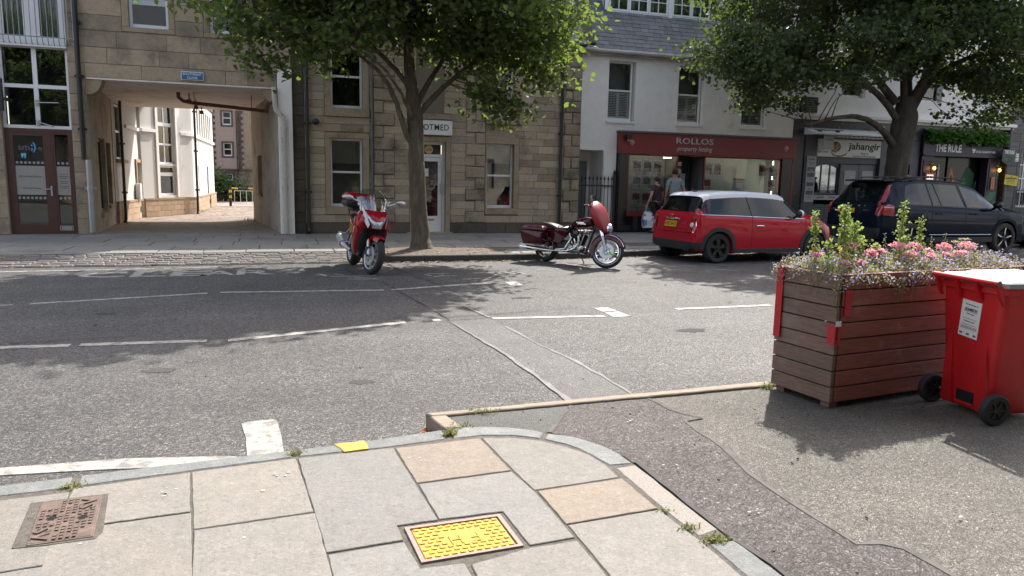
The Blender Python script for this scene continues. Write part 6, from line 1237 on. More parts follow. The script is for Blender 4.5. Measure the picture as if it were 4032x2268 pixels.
for i, (x, y) in enumerate([(-3.7,27.2),(-3.3,27.8),(-2.6,30),(-.75,24.4),(-.7,23.9),(-2.7,29.3)]): tuft(x, y, .12, 60, .14, .12, ['weeds at the base of the white bay, left patch','weeds at the base of the white bay, right patch','weeds beyond the corner downpipe in the courtyard','weeds where the passage wall meets the sunlit court','weeds just inside the right passage wall','weeds at the foot of the courtyard corner'][i], 130+i)

# ---------------------------------------------------------------- planter
M['plank'] = pm('red brown stained plank', (0.27, 0.080, 0.055), 0.65, var=.5, vscale=5, stretch=(1.2, 1.2, 16), bump=.35, bscale=7, rand=.12, stain=(0.33, 0.20, 0.15), stain_scale=3.5, stain_rng=(.6, .8))
M['plank_grey'] = pm('weathered brown plank', (0.19, 0.118, 0.09), 0.75, var=.5, vscale=5, stretch=(1.2, 1.2, 16), bump=.5, bscale=7, rand=.12, stain=(0.22, 0.165, 0.13), stain_scale=3.0, stain_rng=(.5, .75))
M['red_tape'] = pm('red reflective tape', (0.42, 0.012, 0.02), 0.3, var=.15, vscale=25, bump=.2, bscale=40)
M['earth'] = pm('potting soil', (0.035, 0.026, 0.02), 0.95, var=.4, vscale=40, bump=1, bscale=50)
PLR = R(7); PLX, PLY = 3.46, 3.80
pt = empty('planter', (PLX, PLY, ZT), rz=PLR, label='red brown boarded timber planter full of flowers beside the red bin', cat='planter'); ORG[pt.name] = Vector((0, 0, 0))
LX, LY, nb = 1.95, .53, 8; bh = .108
for k in range(nb):
    z0 = .045+k*bh; d = .004*rnd.uniform(-1, 1); lean = (k/nb)*.012
    for (a, b_, c_, e_, m) in ((.035, LX, 0-d-lean, .028-d-lean, 'plank'), (0.0, LX, LY-.028, LY, 'plank_grey')):
        mb = MB(); mb.box(a, b_, c_, e_, z0, z0+bh-.008); mb.build('board', M[m], pt, local=True, bevel=.004)
    for (a, b_) in ((-lean-.004, .026-lean), (LX-.026, LX)):
        mb = MB(); mb.box(a-d, b_-d, .0-lean*.5, LY-.03, z0, z0+bh-.008); mb.build('board', M['plank_grey'], pt, local=True, bevel=.004)
for x in (.03, LX-.1):
    for y in (.03, LY-.1): mb = MB(); mb.box(x, x+.07, y, y+.07, 0, .9); mb.build('post', M['plank_grey'], pt, local=True)
mb = MB(); mb.box(.03, LX-.03, .03, LY-.03, .80, .83); mb.build('soil', M['earth'], pt, local=True)
mb = MB(); mb.box(-.02,.10,.0,.03,.042,.905); mb = None
for (x0, x1, y0, y1, z0, z1) in ((-.028, -.022, LY-.075, LY-.015, .40, .905), (.045, .105, -.020, -.016, .63, .80), (-.026, -.021, -.018, .045, .44, .57), (.0, .02, -.022, -.016, .44, .57)):
    mb = MB(); mb.box(x0, x1, y0, y1, z0, z1); mb.build('tape_strip', M['red_tape'], pt, local=True)
mb = MB(); mb.box(-.03, .016, -.024, -.0215, .565, .60); mb.build('torn_tape', M['board_white'], pt, local=True)
def PW(x, y, z): return Matrix.Rotation(PLR, 3, 'Z') @ Vector((x, y, 0))+Vector((PLX, PLY, ZT+z))
# planting: lobelia mass, geraniums, tall weeds, daisies
M['lob_leaf'] = leafmat('lobelia stem and leaf', (0.13, 0.14, 0.06), (0.40, 0.34, 0.21), 0.35, (0.42, 0.38, 0.18)); M['lob_fl'] = leafmat('lobelia flower', (0.26, 0.25, 0.55), (0.55, 0.53, 0.80), 0.35, (0.5, 0.48, 0.9)); M['ger_fl'] = leafmat('pink geranium petal', (0.74, 0.20, 0.27), (0.84, 0.56, 0.58), 0.35, (0.9, 0.45, 0.5))
M['weed_leaf'] = leafmat('fat hen leaf', (0.11, 0.165, 0.06), (0.25, 0.30, 0.14), 0.38, (0.32, 0.42, 0.10)); M['yel_leaf'] = leafmat('yellowing leaf', (0.35, 0.33, 0.04), (0.55, 0.45, 0.06), 0.4, (0.6, 0.55, 0.05)); M['dai_fl'] = leafmat('yarrow head', (0.55, 0.50, 0.22), (0.75, 0.72, 0.5), 0.2, (0.6, 0.55, 0.3))
def lpts(n, seed, zlo, zhi, edge=.06):
    rg = np.random.default_rng(seed); out = []
    for _ in range(n):
        x = rg.uniform(.0-edge, LX+.1); y = rg.uniform(-edge, LY+edge*.6); z = .83+(rg.beta(2, 2)*(zhi-zlo)+zlo)*(1-.35*abs(y/LY*2-1)**2)+.02*math.sin(x*9)+.02*math.sin(x*23+y*14)
        if y < .0 or x < 0: z -= rg.uniform(0, .05)
        out.append(PW(x, y, z))
    return np.array(out)
rg = np.random.default_rng(3)
v, q2, tn = leaf_cloud(lpts(10500, 41, .0, .18), .016, 42, .1); o = tag(link(np_mesh('lobelia_foliage', v, q2, M['lob_leaf'], tn), 'lobelia_foliage'), 'dense low mass of lobelia stems and leaves filling the planter', 'plants', kind='stuff')
v, q2, tn = leaf_cloud(lpts(2500, 43, .05, .20, .08), .015, 44, .0); o = tag(link(np_mesh('lobelia_flowers', v, q2, M['lob_fl'], tn), 'lobelia_flowers'), 'mass of small blue lobelia flowers over the planter top', 'flowers', kind='stuff')
stm = MB()
for p in lpts(500, 45, .02, .1): stm.tube([p-Vector((0,0,.12)), Vector(p)+Vector((rnd.uniform(-.03,.03),rnd.uniform(-.03,.03),rnd.uniform(.05,.13)))], [.0015,.0008], 3)
M['stem'] = pm('pale stem', (0.26, 0.27, 0.11), 0.8, var=.3); tag(stm.build('lobelia_stems', M['stem']), 'thin pale lobelia stems through the planting', 'stems', kind='stuff')
def geranium(x, y, z, r, seed, label):
    e = empty('geranium', PW(x, y, .83), label=label, cat='flower', group='pink geraniums in the planter'); rg = np.random.default_rng(seed); c_ = np.array(PW(x, y, z)); u = rg.normal(size=(70, 3)); u[:, 2] = np.abs(u[:, 2])*.9-.15; u /= np.linalg.norm(u, axis=1)[:, None]; pp = c_+u*r*np.array([1, 1, .75])
    v, q2, tn = leaf_cloud(pp, .024, seed+1, -.2); tn = np.clip(tn*.6+rg.uniform(0, .55), 0, 1); link(np_mesh('flower_head', v, q2, M['ger_fl'], tn, tuple(e.location)), 'flower_head', e)
    s_ = MB(); s_.tube([PW(x+.01, y, .80), PW(x+.005, y, (z+.8)/2), PW(x, y, z-.01)], [.004,.0035,.003], 6); s_.build('stem', M['stem'], e)
    lp = np.array([PW(x+rg.normal()*.05, y+rg.normal()*.04, rg.uniform(.86, z-.03)) for _ in range(7)]); v, q2, tn = leaf_cloud(lp, .05, seed+2, .2); link(np_mesh('leaf_cluster', v, q2, M['weed_leaf'], tn, tuple(e.location)), 'leaf_cluster', e)
GER = [(.40,.28,1.04,.042,'largest pale pink geranium head, left of centre in the planter'),(.52,.20,1.0,.022,'small deep pink geranium right of the largest pale head'),(.60,.28,.99,.035,'pale pink geranium low between two weed stems'),(.72,.30,1.0,.03,'pale pink geranium behind the lobelia, left of middle'),(.83,.25,1.04,.04,'pale pink geranium head under the central weed stem'),(.98,.22,1.03,.05,'big deep pink geranium head at the middle of the planter'),(.90,.18,.98,.042,'coral pink geranium low in front of the big deep pink one'),(1.08,.16,.97,.026,'small salmon geranium right of the coral one'),(1.22,.28,.99,.026,'small pink geranium below the seed stalks'),(1.38,.27,1.02,.042,'deep pink geranium head right of the seed stalks'),(1.44,.18,.98,.034,'pale blush geranium low at the right'),(1.66,.28,1.02,.052,'broad pale pink geranium under the yellow yarrow'),(.30,.10,.95,.026,'small pink geranium near the front left of the planter'),(.16,.12,.95,.025,'small pale geranium at the left end of the planter'),(.10,.30,.99,.026,'pale geranium behind the leftmost weed'),(1.30,.20,.97,.022,'small red pink geranium beside the deep pink head')]
for i, (x, y, z, r_, lb) in enumerate(GER): geranium(x, y, z, r_, 200+i*3, lb)
def weed(x, y, h, w, seed, label, yellow=.12, spike=True, lean=0.0):
    e = empty('tall_weed', PW(x, y, .83), label=label, cat='weed', group='tall weeds in the planter'); rg = np.random.default_rng(seed); s_ = MB(); top = PW(x+lean, y, .83+h); b = PW(x, y, .80); s_.tube([b, b.lerp(top, .5)+Vector((rg.normal()*.01, 0, 0)), top], [.006,.005,.002], 6); s_.build('stem', M['stem'], e)
    n = int(230*h*w/.03); t_ = rg.uniform(.08, 1, n)**.8; wd = w*(1-t_*.62)
    pp = np.array([np.array(b.lerp(top, float(a)))+np.array([rg.normal()*ww*.75, rg.normal()*ww*.5, rg.normal()*.01]) for a, ww in zip(t_, wd)])
    ny = max(1, int(len(pp)*yellow)); idx = np.argsort(t_); lowi, hii = idx[:ny], idx[ny:]
    v, q2, tn = leaf_cloud(pp[hii], .027, seed+1, .1); tn = np.clip(tn+.2*t_[hii].repeat(6), 0, 1); link(np_mesh('leaf_cluster', v, q2, M['weed_leaf'], tn, tuple(e.location)), 'leaf_cluster', e)
    v, q2, tn = leaf_cloud(pp[lowi], .028, seed+2, .2); link(np_mesh('yellow_leaves', v, q2, M['yel_leaf'], tn, tuple(e.location)), 'yellow_leaves', e)
    if spike:
        m_ = int(160*h); pp = np.array([np.array(b.lerp(top, float(rg.uniform(.6, 1.04))))+rg.normal(size=3)*np.array([.011,.011,.01]) for _ in range(m_)]); v, q2, tn = leaf_cloud(pp, .016, seed+3, 0); link(np_mesh('seed_spike', v, q2, M['weed_leaf'], np.clip(tn+.4, 0, 1), tuple(e.location)), 'seed_spike', e)
for i, a in enumerate([(.06,.16,.27,.05,'short leafy weed at the left end of the planter',.05,True,-.005),(.13,.34,.45,.04,'slim tall weed second from the left, yellow leaves below',.35,True,-.03),(.26,.22,.50,.055,'tallest dense weed on the left with a yellow base',.3,True,-.01),(.33,.28,.42,.045,'weed pressed against the tallest left one',.2,True,.02),(.43,.30,.38,.075,'broad leafy weed right of the tallest left ones',.02,False,.02),(.50,.32,.27,.07,'lower leafy weed sloping right beside the broad one',.05,False,.06),(.70,.30,.24,.045,'short blue green weed left of the central stem',.1,False,-.03),(.93,.30,.52,.05,'tallest single weed at the middle of the planter',.25,True,.005),(1.0,.33,.28,.04,'small weed leaning right at the foot of the central one',.1,False,.04),(1.12,.28,.40,.04,'slender spiky weed right of the central stem',.1,True,-.02),(.58,.24,.13,.05,'yellow bush of leaves low beside the pale geranium',.9,False,0)]): weed(*a[:4], 300+i*5, a[4], a[5], a[6], a[7])
def stalk(x, y, h, lean, seed, label, head='seed'):
    e = empty('seed_stalk' if head == 'seed' else 'yarrow', PW(x, y, .83), label=label, cat='plant', group='thin flower stalks in the planter'); rg = np.random.default_rng(seed); b = PW(x, y, .82); top = PW(x+lean, y, .83+h); s_ = MB(); s_.tube([b, b.lerp(top, .6)+Vector((0,0,.01)), top], [.003,.002,.0012], 5); s_.build('stem', M['stem'], e)
    if head == 'seed':
        pp = np.array([np.array(b.lerp(top, float(t_)))+np.array([(1 if k % 2 else -1)*.022*(1.15-t_), rg.normal()*.006, .008]) for k, t_ in enumerate(np.linspace(.35, 1, 26))]); v, q2, tn = leaf_cloud(pp, .011, seed, 0); link(np_mesh('seed_pods', v, q2, M['dai_fl'], tn*.5, tuple(e.location)), 'seed_pods', e)
    else:
        pp = np.array(top)+rg.normal(size=(60, 3))*np.array([.02, .02, .003]); v, q2, tn = leaf_cloud(pp, .010, seed, 0); link(np_mesh('flower_head', v, q2, M['dai_fl'], tn, tuple(e.location)), 'flower_head', e)
for i, a in enumerate([(1.36,.32,.27,-.07,'feathery seed stalk leaning left, right of centre'),(1.40,.32,.29,.06,'feathery seed stalk leaning right beside its twin'),(.86,.34,.30,-.05,'brown topped stalk left of the central weed'),(.64,.34,.22,.03,'thin dry stalk above the yellow leaves'),(1.16,.34,.22,.05,'dry stalk right of the slender weed'),(.78,.34,.17,-.10,'arching seed stalk left of the middle'),(1.74,.3,.12,.03,'low seed stalk at the far right of the planting')]): stalk(*a[:4], 400+i, a[4])
for i, a in enumerate([(1.60,.34,.20,-.09,'left of the four pale yarrow heads'),(1.63,.34,.23,-.01,'white yarrow head second from left'),(1.66,.34,.25,.05,'highest yellow yarrow head'),(1.70,.34,.21,.10,'rightmost yellow yarrow head')]): stalk(*a[:4], 420+i, a[4], 'yarrow')

# ---------------------------------------------------------------- wheelie bin
M['bin_red'] = pm('red moulded plastic', (0.52, 0.016, 0.02), 0.4, var=.18, vscale=6, stain=(0.45, 0.07, 0.06), stain_scale=5, stain_rng=(.66, .8), bump=.06, bscale=60)
M['bin_lid'] = pm('grey plastic lid', (0.30, 0.31, 0.32), 0.45, var=.1, vscale=5); M['rubber'] = pm('black rubber', (0.018, 0.018, 0.019), 0.75, var=.2, vscale=20, bump=.3, bscale=60); M['black_pl'] = pm('black plastic', (0.015, 0.015, 0.016), 0.5)
BR = R(-6); bn = empty('wheelie_bin', (4.55, 3.50, ZT), rz=BR, label='red wheelie bin with grey lid, handle bar towards the viewer', cat='bin'); ORG[bn.name] = Vector((0,0,0)); bn.scale = (.93, .90, .91)
# local: the back with handle and wheels faces -x'; y' runs across
def binring(z, x0, x1, w, r_=.05):
    out = []
    for cx, cy, a0 in ((x1-r_, w-r_, 0), (x0+r_, w-r_, 90), (x0+r_, -w+r_, 180), (x1-r_, -w+r_, 270)):
        for k in range(4): a = R(a0+k*30); out.append((cx+r_*math.cos(a), cy+r_*math.sin(a), z))
    return out
b_ = MB(); b_.loft([binring(.045, -.250, .17, .20), binring(.08, -.262, .21, .212), binring(.5, -.285, .28, .245), binring(.86, -.30, .345, .275), binring(.90, -.303, .355, .28), binring(.905, -.325, .375, .30), binring(.95, -.325, .375, .30)], True, True); b_.build('body', M['bin_red'], bn, local=True, smooth=True, angle=35, fix=True)
for y_ in (-.155, .155):   # ribs either side of the recess low on the back
    r_ = MB(); r_.loft([[(-.262-.0, y_-.05, .04), (-.262, y_+.05, .04), (-.20, y_+.05, .04), (-.20, y_-.05, .04)], [(-.285, y_-.05, .07), (-.285, y_+.05, .07), (-.2, y_+.05, .07), (-.2, y_-.05, .07)], [(-.300, y_-.03, .42), (-.300, y_+.03, .42), (-.2, y_+.03, .42), (-.2, y_-.03, .42)], [(-.285, y_-.005, .60), (-.285, y_+.005, .60), (-.2, y_+.005, .60), (-.2, y_-.005, .60)]]); r_.build('rib', M['bin_red'], bn, local=True, smooth=True, fix=True)
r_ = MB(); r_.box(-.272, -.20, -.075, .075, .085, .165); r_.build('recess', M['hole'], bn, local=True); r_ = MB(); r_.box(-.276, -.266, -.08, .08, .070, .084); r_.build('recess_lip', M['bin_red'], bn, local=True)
l_ = MB(); l_.loft([binring(.953, -.325, .40, .31), binring(.985, -.325, .40, .31), binring(1.0, -.31, .37, .29), binring(1.005, -.2, .30, .24), binring(1.018, -.17, .28, .22), binring(1.02, -.1, .2, .15)], True, True); l_.build('lid', M['bin_lid'], bn, local=True, smooth=True, angle=30, fix=True)
l_ = MB(); l_.box(-.15,.25,-.20,-.06,1.016,1.024); l_.box(-.15,.25,.06,.20,1.016,1.024); l_.build('lid_panel', M['bin_lid'], bn, local=True, bevel=.005)
h_ = MB(); h_.tube([(-.37,-.285,.985),(-.37,.285,.985)], .019, 12); h_.build('handle', M['bin_red'], bn, local=True, smooth=True)
for y_ in (-.288, .288): h_ = MB(); h_.tube([(-.37,y_-.001,.985),(-.37,y_+.001,.985)], [.0185,.0185], 12); h_.build('handle_end', M['lead'], bn, local=True)
for y_ in (-.27, -.09, .09, .27):
    g_ = MB(); g_.prism([(-.385,y_-.012,.99),(-.36,y_-.012,1.0),(-.32,y_-.012,.93),(-.30,y_-.012,.83),(-.325,y_-.012,.86),(-.365,y_-.012,.95)], (0,.024,0)); g_.build('handle_bracket', M['bin_red'], bn, local=True, fix=True)
g_ = MB(); g_.tube([(-.335,-.25,.962),(-.335,.25,.962)], .008, 8); g_.build('hinge_pin', M['steel'], bn, local=True)
g_ = MB(); g_.tube([(-.235,-.29,.11),(-.235,.29,.11)], .011, 8); g_.build('axle', M['steel'], bn, local=True)
for y_, s_ in ((-.285, -1), (.285, 1)):
    w_ = MB(); w_.lathe([(.07,.0),(.10,0.0),(.11,.012),(.11,.043),(.10,.055),(.07,.055)], (-.29, y_-.0275*1, .11), (0,1,0), 24, closed=True); wh = w_.build('wheel', M['rubber'], bn, local=True, smooth=True)
    r_ = MB(); r_.lathe([(.0,.008),(.02,.006),(.022,.014),(.07,.014),(.07,.041),(.022,.041),(.02,.05),(0,.048)], (-.29, y_-.0275, .11), (0,1,0), 24)
    for k in range(6): a = k*math.pi/3; r_.cbox((-.29+.045*math.cos(a), y_, .11+.045*math.sin(a)), (.05,.046,.010), (0,-a,0))
    r_.build('rim', M['black_pl'], wh, local=True, smooth=True)
st = MB(); st.T = Matrix.Translation((-.293,.0,.70)) @ Matrix.Rotation(R(-2.0),4,'Y') @ Matrix.Rotation(R(5),4,'X'); TS = st.T; st.box(-.004, -.001, -.085, .085, -.14, .125); lbl = st.build('sticker', M['board_white'], bn, local=True)
def bintext(s, a0, a1, b0, b1, mat='ink_black', bold=.02):
    T_ = TS @ Matrix.Translation((-.0042,0,0)) @ Matrix(((0,0,-1,0),(-1,0,0,0),(0,1,0,0),(0,0,0,1))); return text(s, (a0,a1,b0,b1), M[mat], lbl, 'printed_text', T=T_, depth=.0008, bold=bold)
bintext('This Bin Belongs To:', -.055, .06, .088, .100); bintext('ADAMSON', -.055, .055, .048, .072, bold=.03); bintext('Waste Type:', -.035, .035, .022, .034); bintext('Collection Day/s:', -.05, .05, -.034, -.022)
for z_ in (.042, -.008, -.052): p = MB(); p.T = TS; p.box(-.0052,-.0042,-.06,.065,z_,z_+.002); p.build('rule_line', M['ink_black'], lbl, local=True)
for z_ in (-.066, -.074, -.082): p = MB(); p.T = TS; p.box(-.0052,-.0042,-.07,.07,z_,z_+.003); p.build('rule_line', M['card_red'], lbl, local=True)
for y_ in (-.06, 0, .06): p = MB(); p.T = TS; p.box(-.0052,-.0042,y_-.012,y_+.012,-.125,-.112); p.build('stamp', M['ink_grey'], lbl, local=True)
# ================================================================ VEHICLES
def cpaint(name, col, flake=.0, coat=.8):
    k = N(name); k.set(Base_Color=col, Roughness=.45, Metallic=flake*.5); k.b.inputs['Specular IOR Level'].default_value = .0; k.b.inputs['Coat Weight'].default_value = coat; k.b.inputs['Coat Roughness'].default_value = .03; return k.m
M['car_red'] = cpaint('red car paint', (0.42, 0.012, 0.026), .1); M['car_white'] = cpaint('white car roof paint', (0.72, 0.74, 0.77)); M['car_blue'] = cpaint('dark blue metallic paint', (0.004, 0.009, 0.020), .0, .4)
M['car_dark'] = cpaint('dark grey green paint', (0.02, 0.024, 0.026), .3); M['trim'] = pm('black plastic trim', (0.022, 0.023, 0.025), 0.6, var=.1, vscale=20); M['chrome'] = pm('chrome', (0.75, 0.76, 0.78), 0.12, 1.0); M['alloy'] = pm('machined alloy', (0.62, 0.62, 0.63), 0.3, .9); M['black_alloy'] = pm('black wheel', (0.012, 0.012, 0.013), 0.35)
M['car_glass'] = pm('tinted car glass', (0.006, 0.008, 0.009), 0.01, spec=.5); M['tail_red'] = pm('tail lamp red', (0.28, 0.01, 0.015), 0.12, coat=.6); M['tail_clear'] = pm('lamp clear', (0.60, 0.58, 0.58), 0.15); M['amber'] = pm('amber lens', (0.65, 0.20, 0.01), 0.2); M['tyre'] = pm('tyre rubber', (0.022, 0.022, 0.023), 0.8, var=.2, vscale=30); M['tyre_dusty'] = pm('dusty tyre', (0.055, 0.045, 0.04), 0.85, var=.2, vscale=30)
M['plate_yel'] = pm('yellow number plate', (0.62, 0.40, 0.02), 0.4); M['plate_wht'] = pm('white number plate', (0.7, 0.7, 0.7), 0.4); M['disc'] = pm('brake disc steel', (0.45, 0.46, 0.48), 0.3, .8)
class Car:
    """body lofted across stations along x (0 = rear); half-profile points at sill, side, belt, roof edge, crown"""
    def __init__(s, L, top, belt, wid, roofw, zb, wheels, rw, arch):
        s.L, s.wheels, s.rw, s.arch = L, wheels, rw, arch; s.c = dict(top=top, belt=belt, wid=wid, roofw=roofw, zb=zb)
    def f(s, k, x): a = s.c[k]; return float(np.interp(x, [p[0] for p in a], [p[1] for p in a]))
    def prof(s, x):
        top, W, zb = s.f('top', x), s.f('wid', x), s.f('zb', x); belt = min(s.f('belt', x), top-.03); rw = s.f('roofw', x)
        za = zb
        for wx in s.wheels:
            d = abs(x-wx)
            if d < s.arch: za = max(za, s.rw+math.sqrt(s.arch**2-d*d))
        za = min(za, belt-.1); m = max(za+.01, zb+.10); m2 = max(m+.01, .5*(zb+belt))
        rw = min(rw, W*.97)
        return [(W*.86, za), (W*.975, max(za, zb+.02)+.004), (W*.995, m+.01), (W, m2+.02), (W*.985, max(m2+.04, belt-.10)), (W*.955, max(m2+.05, belt)), (rw+(W*.955-rw)*.04 if top-belt > .1 else rw, max(belt+.004, top-.055 if top-belt > .12 else top-.014)), (rw*.88, top-.012), (rw*.5, top-.001), (0.0, top)]
    def half(s, x, z):
        p = s.prof(x)
        if z > p[-1][1]: return 0.0
        for i in range(len(p)-1):
            if p[i][1] <= z <= p[i+1][1]+1e-9:
                d = p[i+1][1]-p[i][1]; return p[i][0] if d < 1e-6 else p[i][0]+(p[i+1][0]-p[i][0])*(z-p[i][1])/d
        return p[0][0]
    def rear(s, y, z):
        x = 0.0
        while x < s.L*.6 and s.half(x, z) < abs(y): x += .006
        a, b_ = max(0, x-.006), x
        for _ in range(9):
            m = (a+b_)/2
            if s.half(m, z) < abs(y): a = m
            else: b_ = m
        return b_
    def front(s, y, z):
        x = s.L
        while x > s.L*.4 and s.half(x, z) < abs(y): x -= .006
        return x
    def body(s, parent, mat, n=130):
        xs = set(np.linspace(0, s.L, n).tolist())
        for wx in s.wheels:
            for k in range(25): xs.add(wx-s.arch+2*s.arch*(.5-.5*math.cos(math.pi*k/24)))
        for k in s.c:
            for p in s.c[k]: xs.add(p[0])
        xs = sorted(x for x in xs if 0 <= x <= s.L); rings = []
        for x in xs:
            p = s.prof(x); rings.append([(x, -y, z) for y, z in p]+[(x, y, z) for y, z in p[::-1][1:]])
        m_ = MB(); m_.loft(rings, False, False); n_ = len(rings[0]); m_.face(rings[0][::-1]); m_.face(rings[-1]); return m_.build('body', mat, parent, local=True, smooth=True, angle=32, fix=True)
    def side(s, poly, off=.006, t=.004, sub=.06, sgn=-1):
        """panel lying on the near (-y) side, polygon given in (x,z)"""
        P = []
        for i in range(len(poly)):
            a, b_ = Vector(poly[i]), Vector(poly[(i+1) % len(poly)]); n = max(1, int((b_-a).length/sub))
            P += [a.lerp(b_, k/n) for k in range(n)]
        bm = bmesh.new(); vs = [bm.verts.new((p.x, 0, p.y)) for p in P]; f_ = bm.faces.new(vs); bmesh.ops.triangulate(bm, faces=[f_]); bmesh.ops.subdivide_edges(bm, edges=[e_ for e_ in bm.edges if e_.calc_length() > sub*1.6], cuts=2); bmesh.ops.triangulate(bm, faces=bm.faces[:])
        for v in bm.verts: v.co.y = sgn*(s.half(v.co.x, v.co.z)+off)
        m_ = MB(); bm.verts.index_update(); m_.add([tuple(v.co) for v in bm.verts], [tuple(v.index for v in f.verts) for f in bm.faces]); bm.free(); return m_
    def back(s, poly, off=.006, sub=.05, fn=None):
        """panel lying on the rear, polygon given in (y,z)"""
        fn = fn or (lambda y, z: s.rear(y, z)-off); P = []
        for i in range(len(poly)):
            a, b_ = Vector(poly[i]), Vector(poly[(i+1) % len(poly)]); n = max(1, int((b_-a).length/sub)); P += [a.lerp(b_, k/n) for k in range(n)]
        bm = bmesh.new(); vs = [bm.verts.new((0, p.x, p.y)) for p in P]; f_ = bm.faces.new(vs); bmesh.ops.triangulate(bm, faces=[f_]); bmesh.ops.subdivide_edges(bm, edges=[e_ for e_ in bm.edges if e_.calc_length() > sub*1.6], cuts=2); bmesh.ops.triangulate(bm, faces=bm.faces[:])
        for v in bm.verts: v.co.x = fn(v.co.y, v.co.z)
        m_ = MB(); bm.verts.index_update(); m_.add([tuple(v.co) for v in bm.verts], [tuple(v.index for v in f.verts) for f in bm.faces]); bm.free(); return m_
    def line(s, pts, r_=.006, off=.004, sgn=-1):
        P = []
        for i in range(len(pts)-1):
            a, b_ = Vector(pts[i]), Vector(pts[i+1]); n = max(1, int((b_-a).length/.05)); P += [a.lerp(b_, k/n) for k in range(n)]
        P.append(Vector(pts[-1])); m_ = MB(); m_.tube([(p.x, sgn*(s.half(p.x, p.y)+off), p.y) for p in P], r_, 5); return m_
    def archtrim(s, wx, w, off, a0=0, a1=180):
        """flat band around the wheel opening on the near side"""
        m_ = MB(); n = 28; vi = []; vo = []
        for k in range(n+1):
            a = R(a0+(a1-a0)*k/n)
            for lst, rr_ in ((vi, s.arch), (vo, s.arch+w)):
                x, z = wx+rr_*math.cos(a), s.rw+rr_*math.sin(a); lst.append((x, -(s.f('wid', x)*1.0+off), z))
        rings = [[(i[0], i[1]+.05, i[2]), i, o, (o[0], o[1]+.03, o[2])] for i, o in zip(vi, vo)]; m_.loft(rings, False, False); return m_
def wheel(parent, loc, r_, w, rim_r, style, tyre='tyre', rimm='alloy', face=-1):
    e = bpy.data.objects.new('wheel', None)
    x, y, z = loc; ax = (0, face, 0); t_ = MB(); t_.lathe([(rim_r, -w/2), (rim_r+.012, -w/2), (r_-.035, -w/2), (r_-.008, -w/2+.025), (r_, -w/2+.055), (r_, w/2-.055), (r_-.008, w/2-.025), (r_-.035, w/2), (rim_r+.012, w/2), (rim_r, w/2-.006)], loc, ax, 40)
    wh = t_.build('wheel', M[tyre], parent, local=True, smooth=True)
    rm = MB(); rm.lathe([(rim_r, w/2-.004), (rim_r-.012, w/2-.004), (rim_r-.02, w/2-.03), (rim_r-.03, -w/2)], loc, ax, 36); rm.build('rim', M['alloy' if rimm == 'alloy' else rimm], wh, local=True, smooth=True)
    bk = MB(); bk.lathe([(0, w/2-.09), (rim_r-.02, w/2-.09)], loc, ax, 30); bk.build('brake', M['trim'], wh, local=True)
    sp = MB(); n, kind = style
    for k in range(n):
        a = 2*math.pi*k/n+.3; c_, s_ = math.cos(a), math.sin(a); yo = y+face*(w/2-.022)
        def pt(rr_, tt, dy=0): return (x+c_*rr_-s_*tt, yo-face*dy, z+s_*rr_+c_*tt)
        if kind == 'wide':
            sp.prism([pt(.03, -.030), pt(rim_r*.55, -.032), pt(rim_r*.80, -.05), pt(rim_r-.012, -.030), pt(rim_r-.012, .030), pt(rim_r*.80, .05), pt(rim_r*.55, .032), pt(.03, .030)], (0, -face*.03, 0))
        else:
            sp.prism([pt(.03, -.022), pt(rim_r-.012, -.048), pt(rim_r-.012, .010), pt(.03, .018)], (0, -face*.03, 0)); 
    sp.build('spokes', M[rimm], wh, local=True, fix=True)
    if kind != 'wide':
        s2 = MB()
        for k in range(n):
            a = 2*math.pi*k/n+.3; c_, s_ = math.cos(a), math.sin(a); yo = y+face*(w/2-.018)
            def pt(rr_, tt): return (x+c_*rr_-s_*tt, yo, z+s_*rr_+c_*tt)
            s2.prism([pt(.06, -.012), pt(rim_r*.55, -.020), pt(rim_r-.02, -.040), pt(rim_r-.02, -.004), pt(rim_r*.5, .012)], (0, -face*.01, 0))
        s2.build('spoke_facing', M['black_alloy'] if False else M['alloy'], wh, local=True, fix=True)
    cp = MB(); cp.lathe([(0, w/2-.010), (.03, w/2-.012), (.034, w/2-.03)], loc, ax, 16); cp.build('hub_cap', M['alloy' if rimm == 'alloy' else 'black_alloy'], wh, local=True, smooth=True)
    return wh
def spare_text(s, T, w_, h_, mat, parent, name='plate_text'): return text(s, (-w_/2, w_/2, -h_/2, h_/2), M[mat], parent, name, T=T, depth=.002, bold=.01)
def rearT(x, y, z, tilt=0): return Matrix.Translation((x, y, z)) @ Matrix(((0,0,-1,0),(-1,0,0,0),(0,1,0,0),(0,0,0,1))) @ Matrix.Rotation(R(tilt), 4, 'X')

# ---------------------------------------------------------------- small red hatchback with white roof
mini = empty('red_hatchback', (7.67, 13.19, 0), rz=R(5.0), label='red three door hatchback with white roof and black wheels parked at the kerb', cat='car'); ORG[mini.name] = Vector((0,0,0))
C = Car(3.70, top=[(0,.60),(.015,.66),(.05,.80),(.08,.92),(.12,.985),(.34,1.335),(.42,1.37),(.9,1.405),(1.4,1.41),(1.9,1.39),(2.18,1.36),(2.27,1.335),(2.64,1.00),(2.72,.985),(3.1,.945),(3.4,.87),(3.58,.76),(3.66,.62),(3.70,.45)],
  belt=[(0,.97),(.12,.955),(1.2,.925),(2.2,.885),(2.7,.875),(3.2,.83),(3.7,.6)], wid=[(0,.60),(.02,.68),(.06,.745),(.14,.79),(.3,.825),(.7,.842),(2.9,.842),(3.3,.81),(3.5,.75),(3.62,.66),(3.7,.5)],
  roofw=[(0,.5),(.10,.64),(.34,.60),(.9,.63),(1.5,.635),(2.1,.62),(2.27,.61),(2.66,.70),(3.2,.62),(3.7,.4)], zb=[(0,.32),(.1,.24),(.4,.19),(3.3,.18),(3.6,.22),(3.7,.34)], wheels=(.55, 3.02), rw=.30, arch=.335)
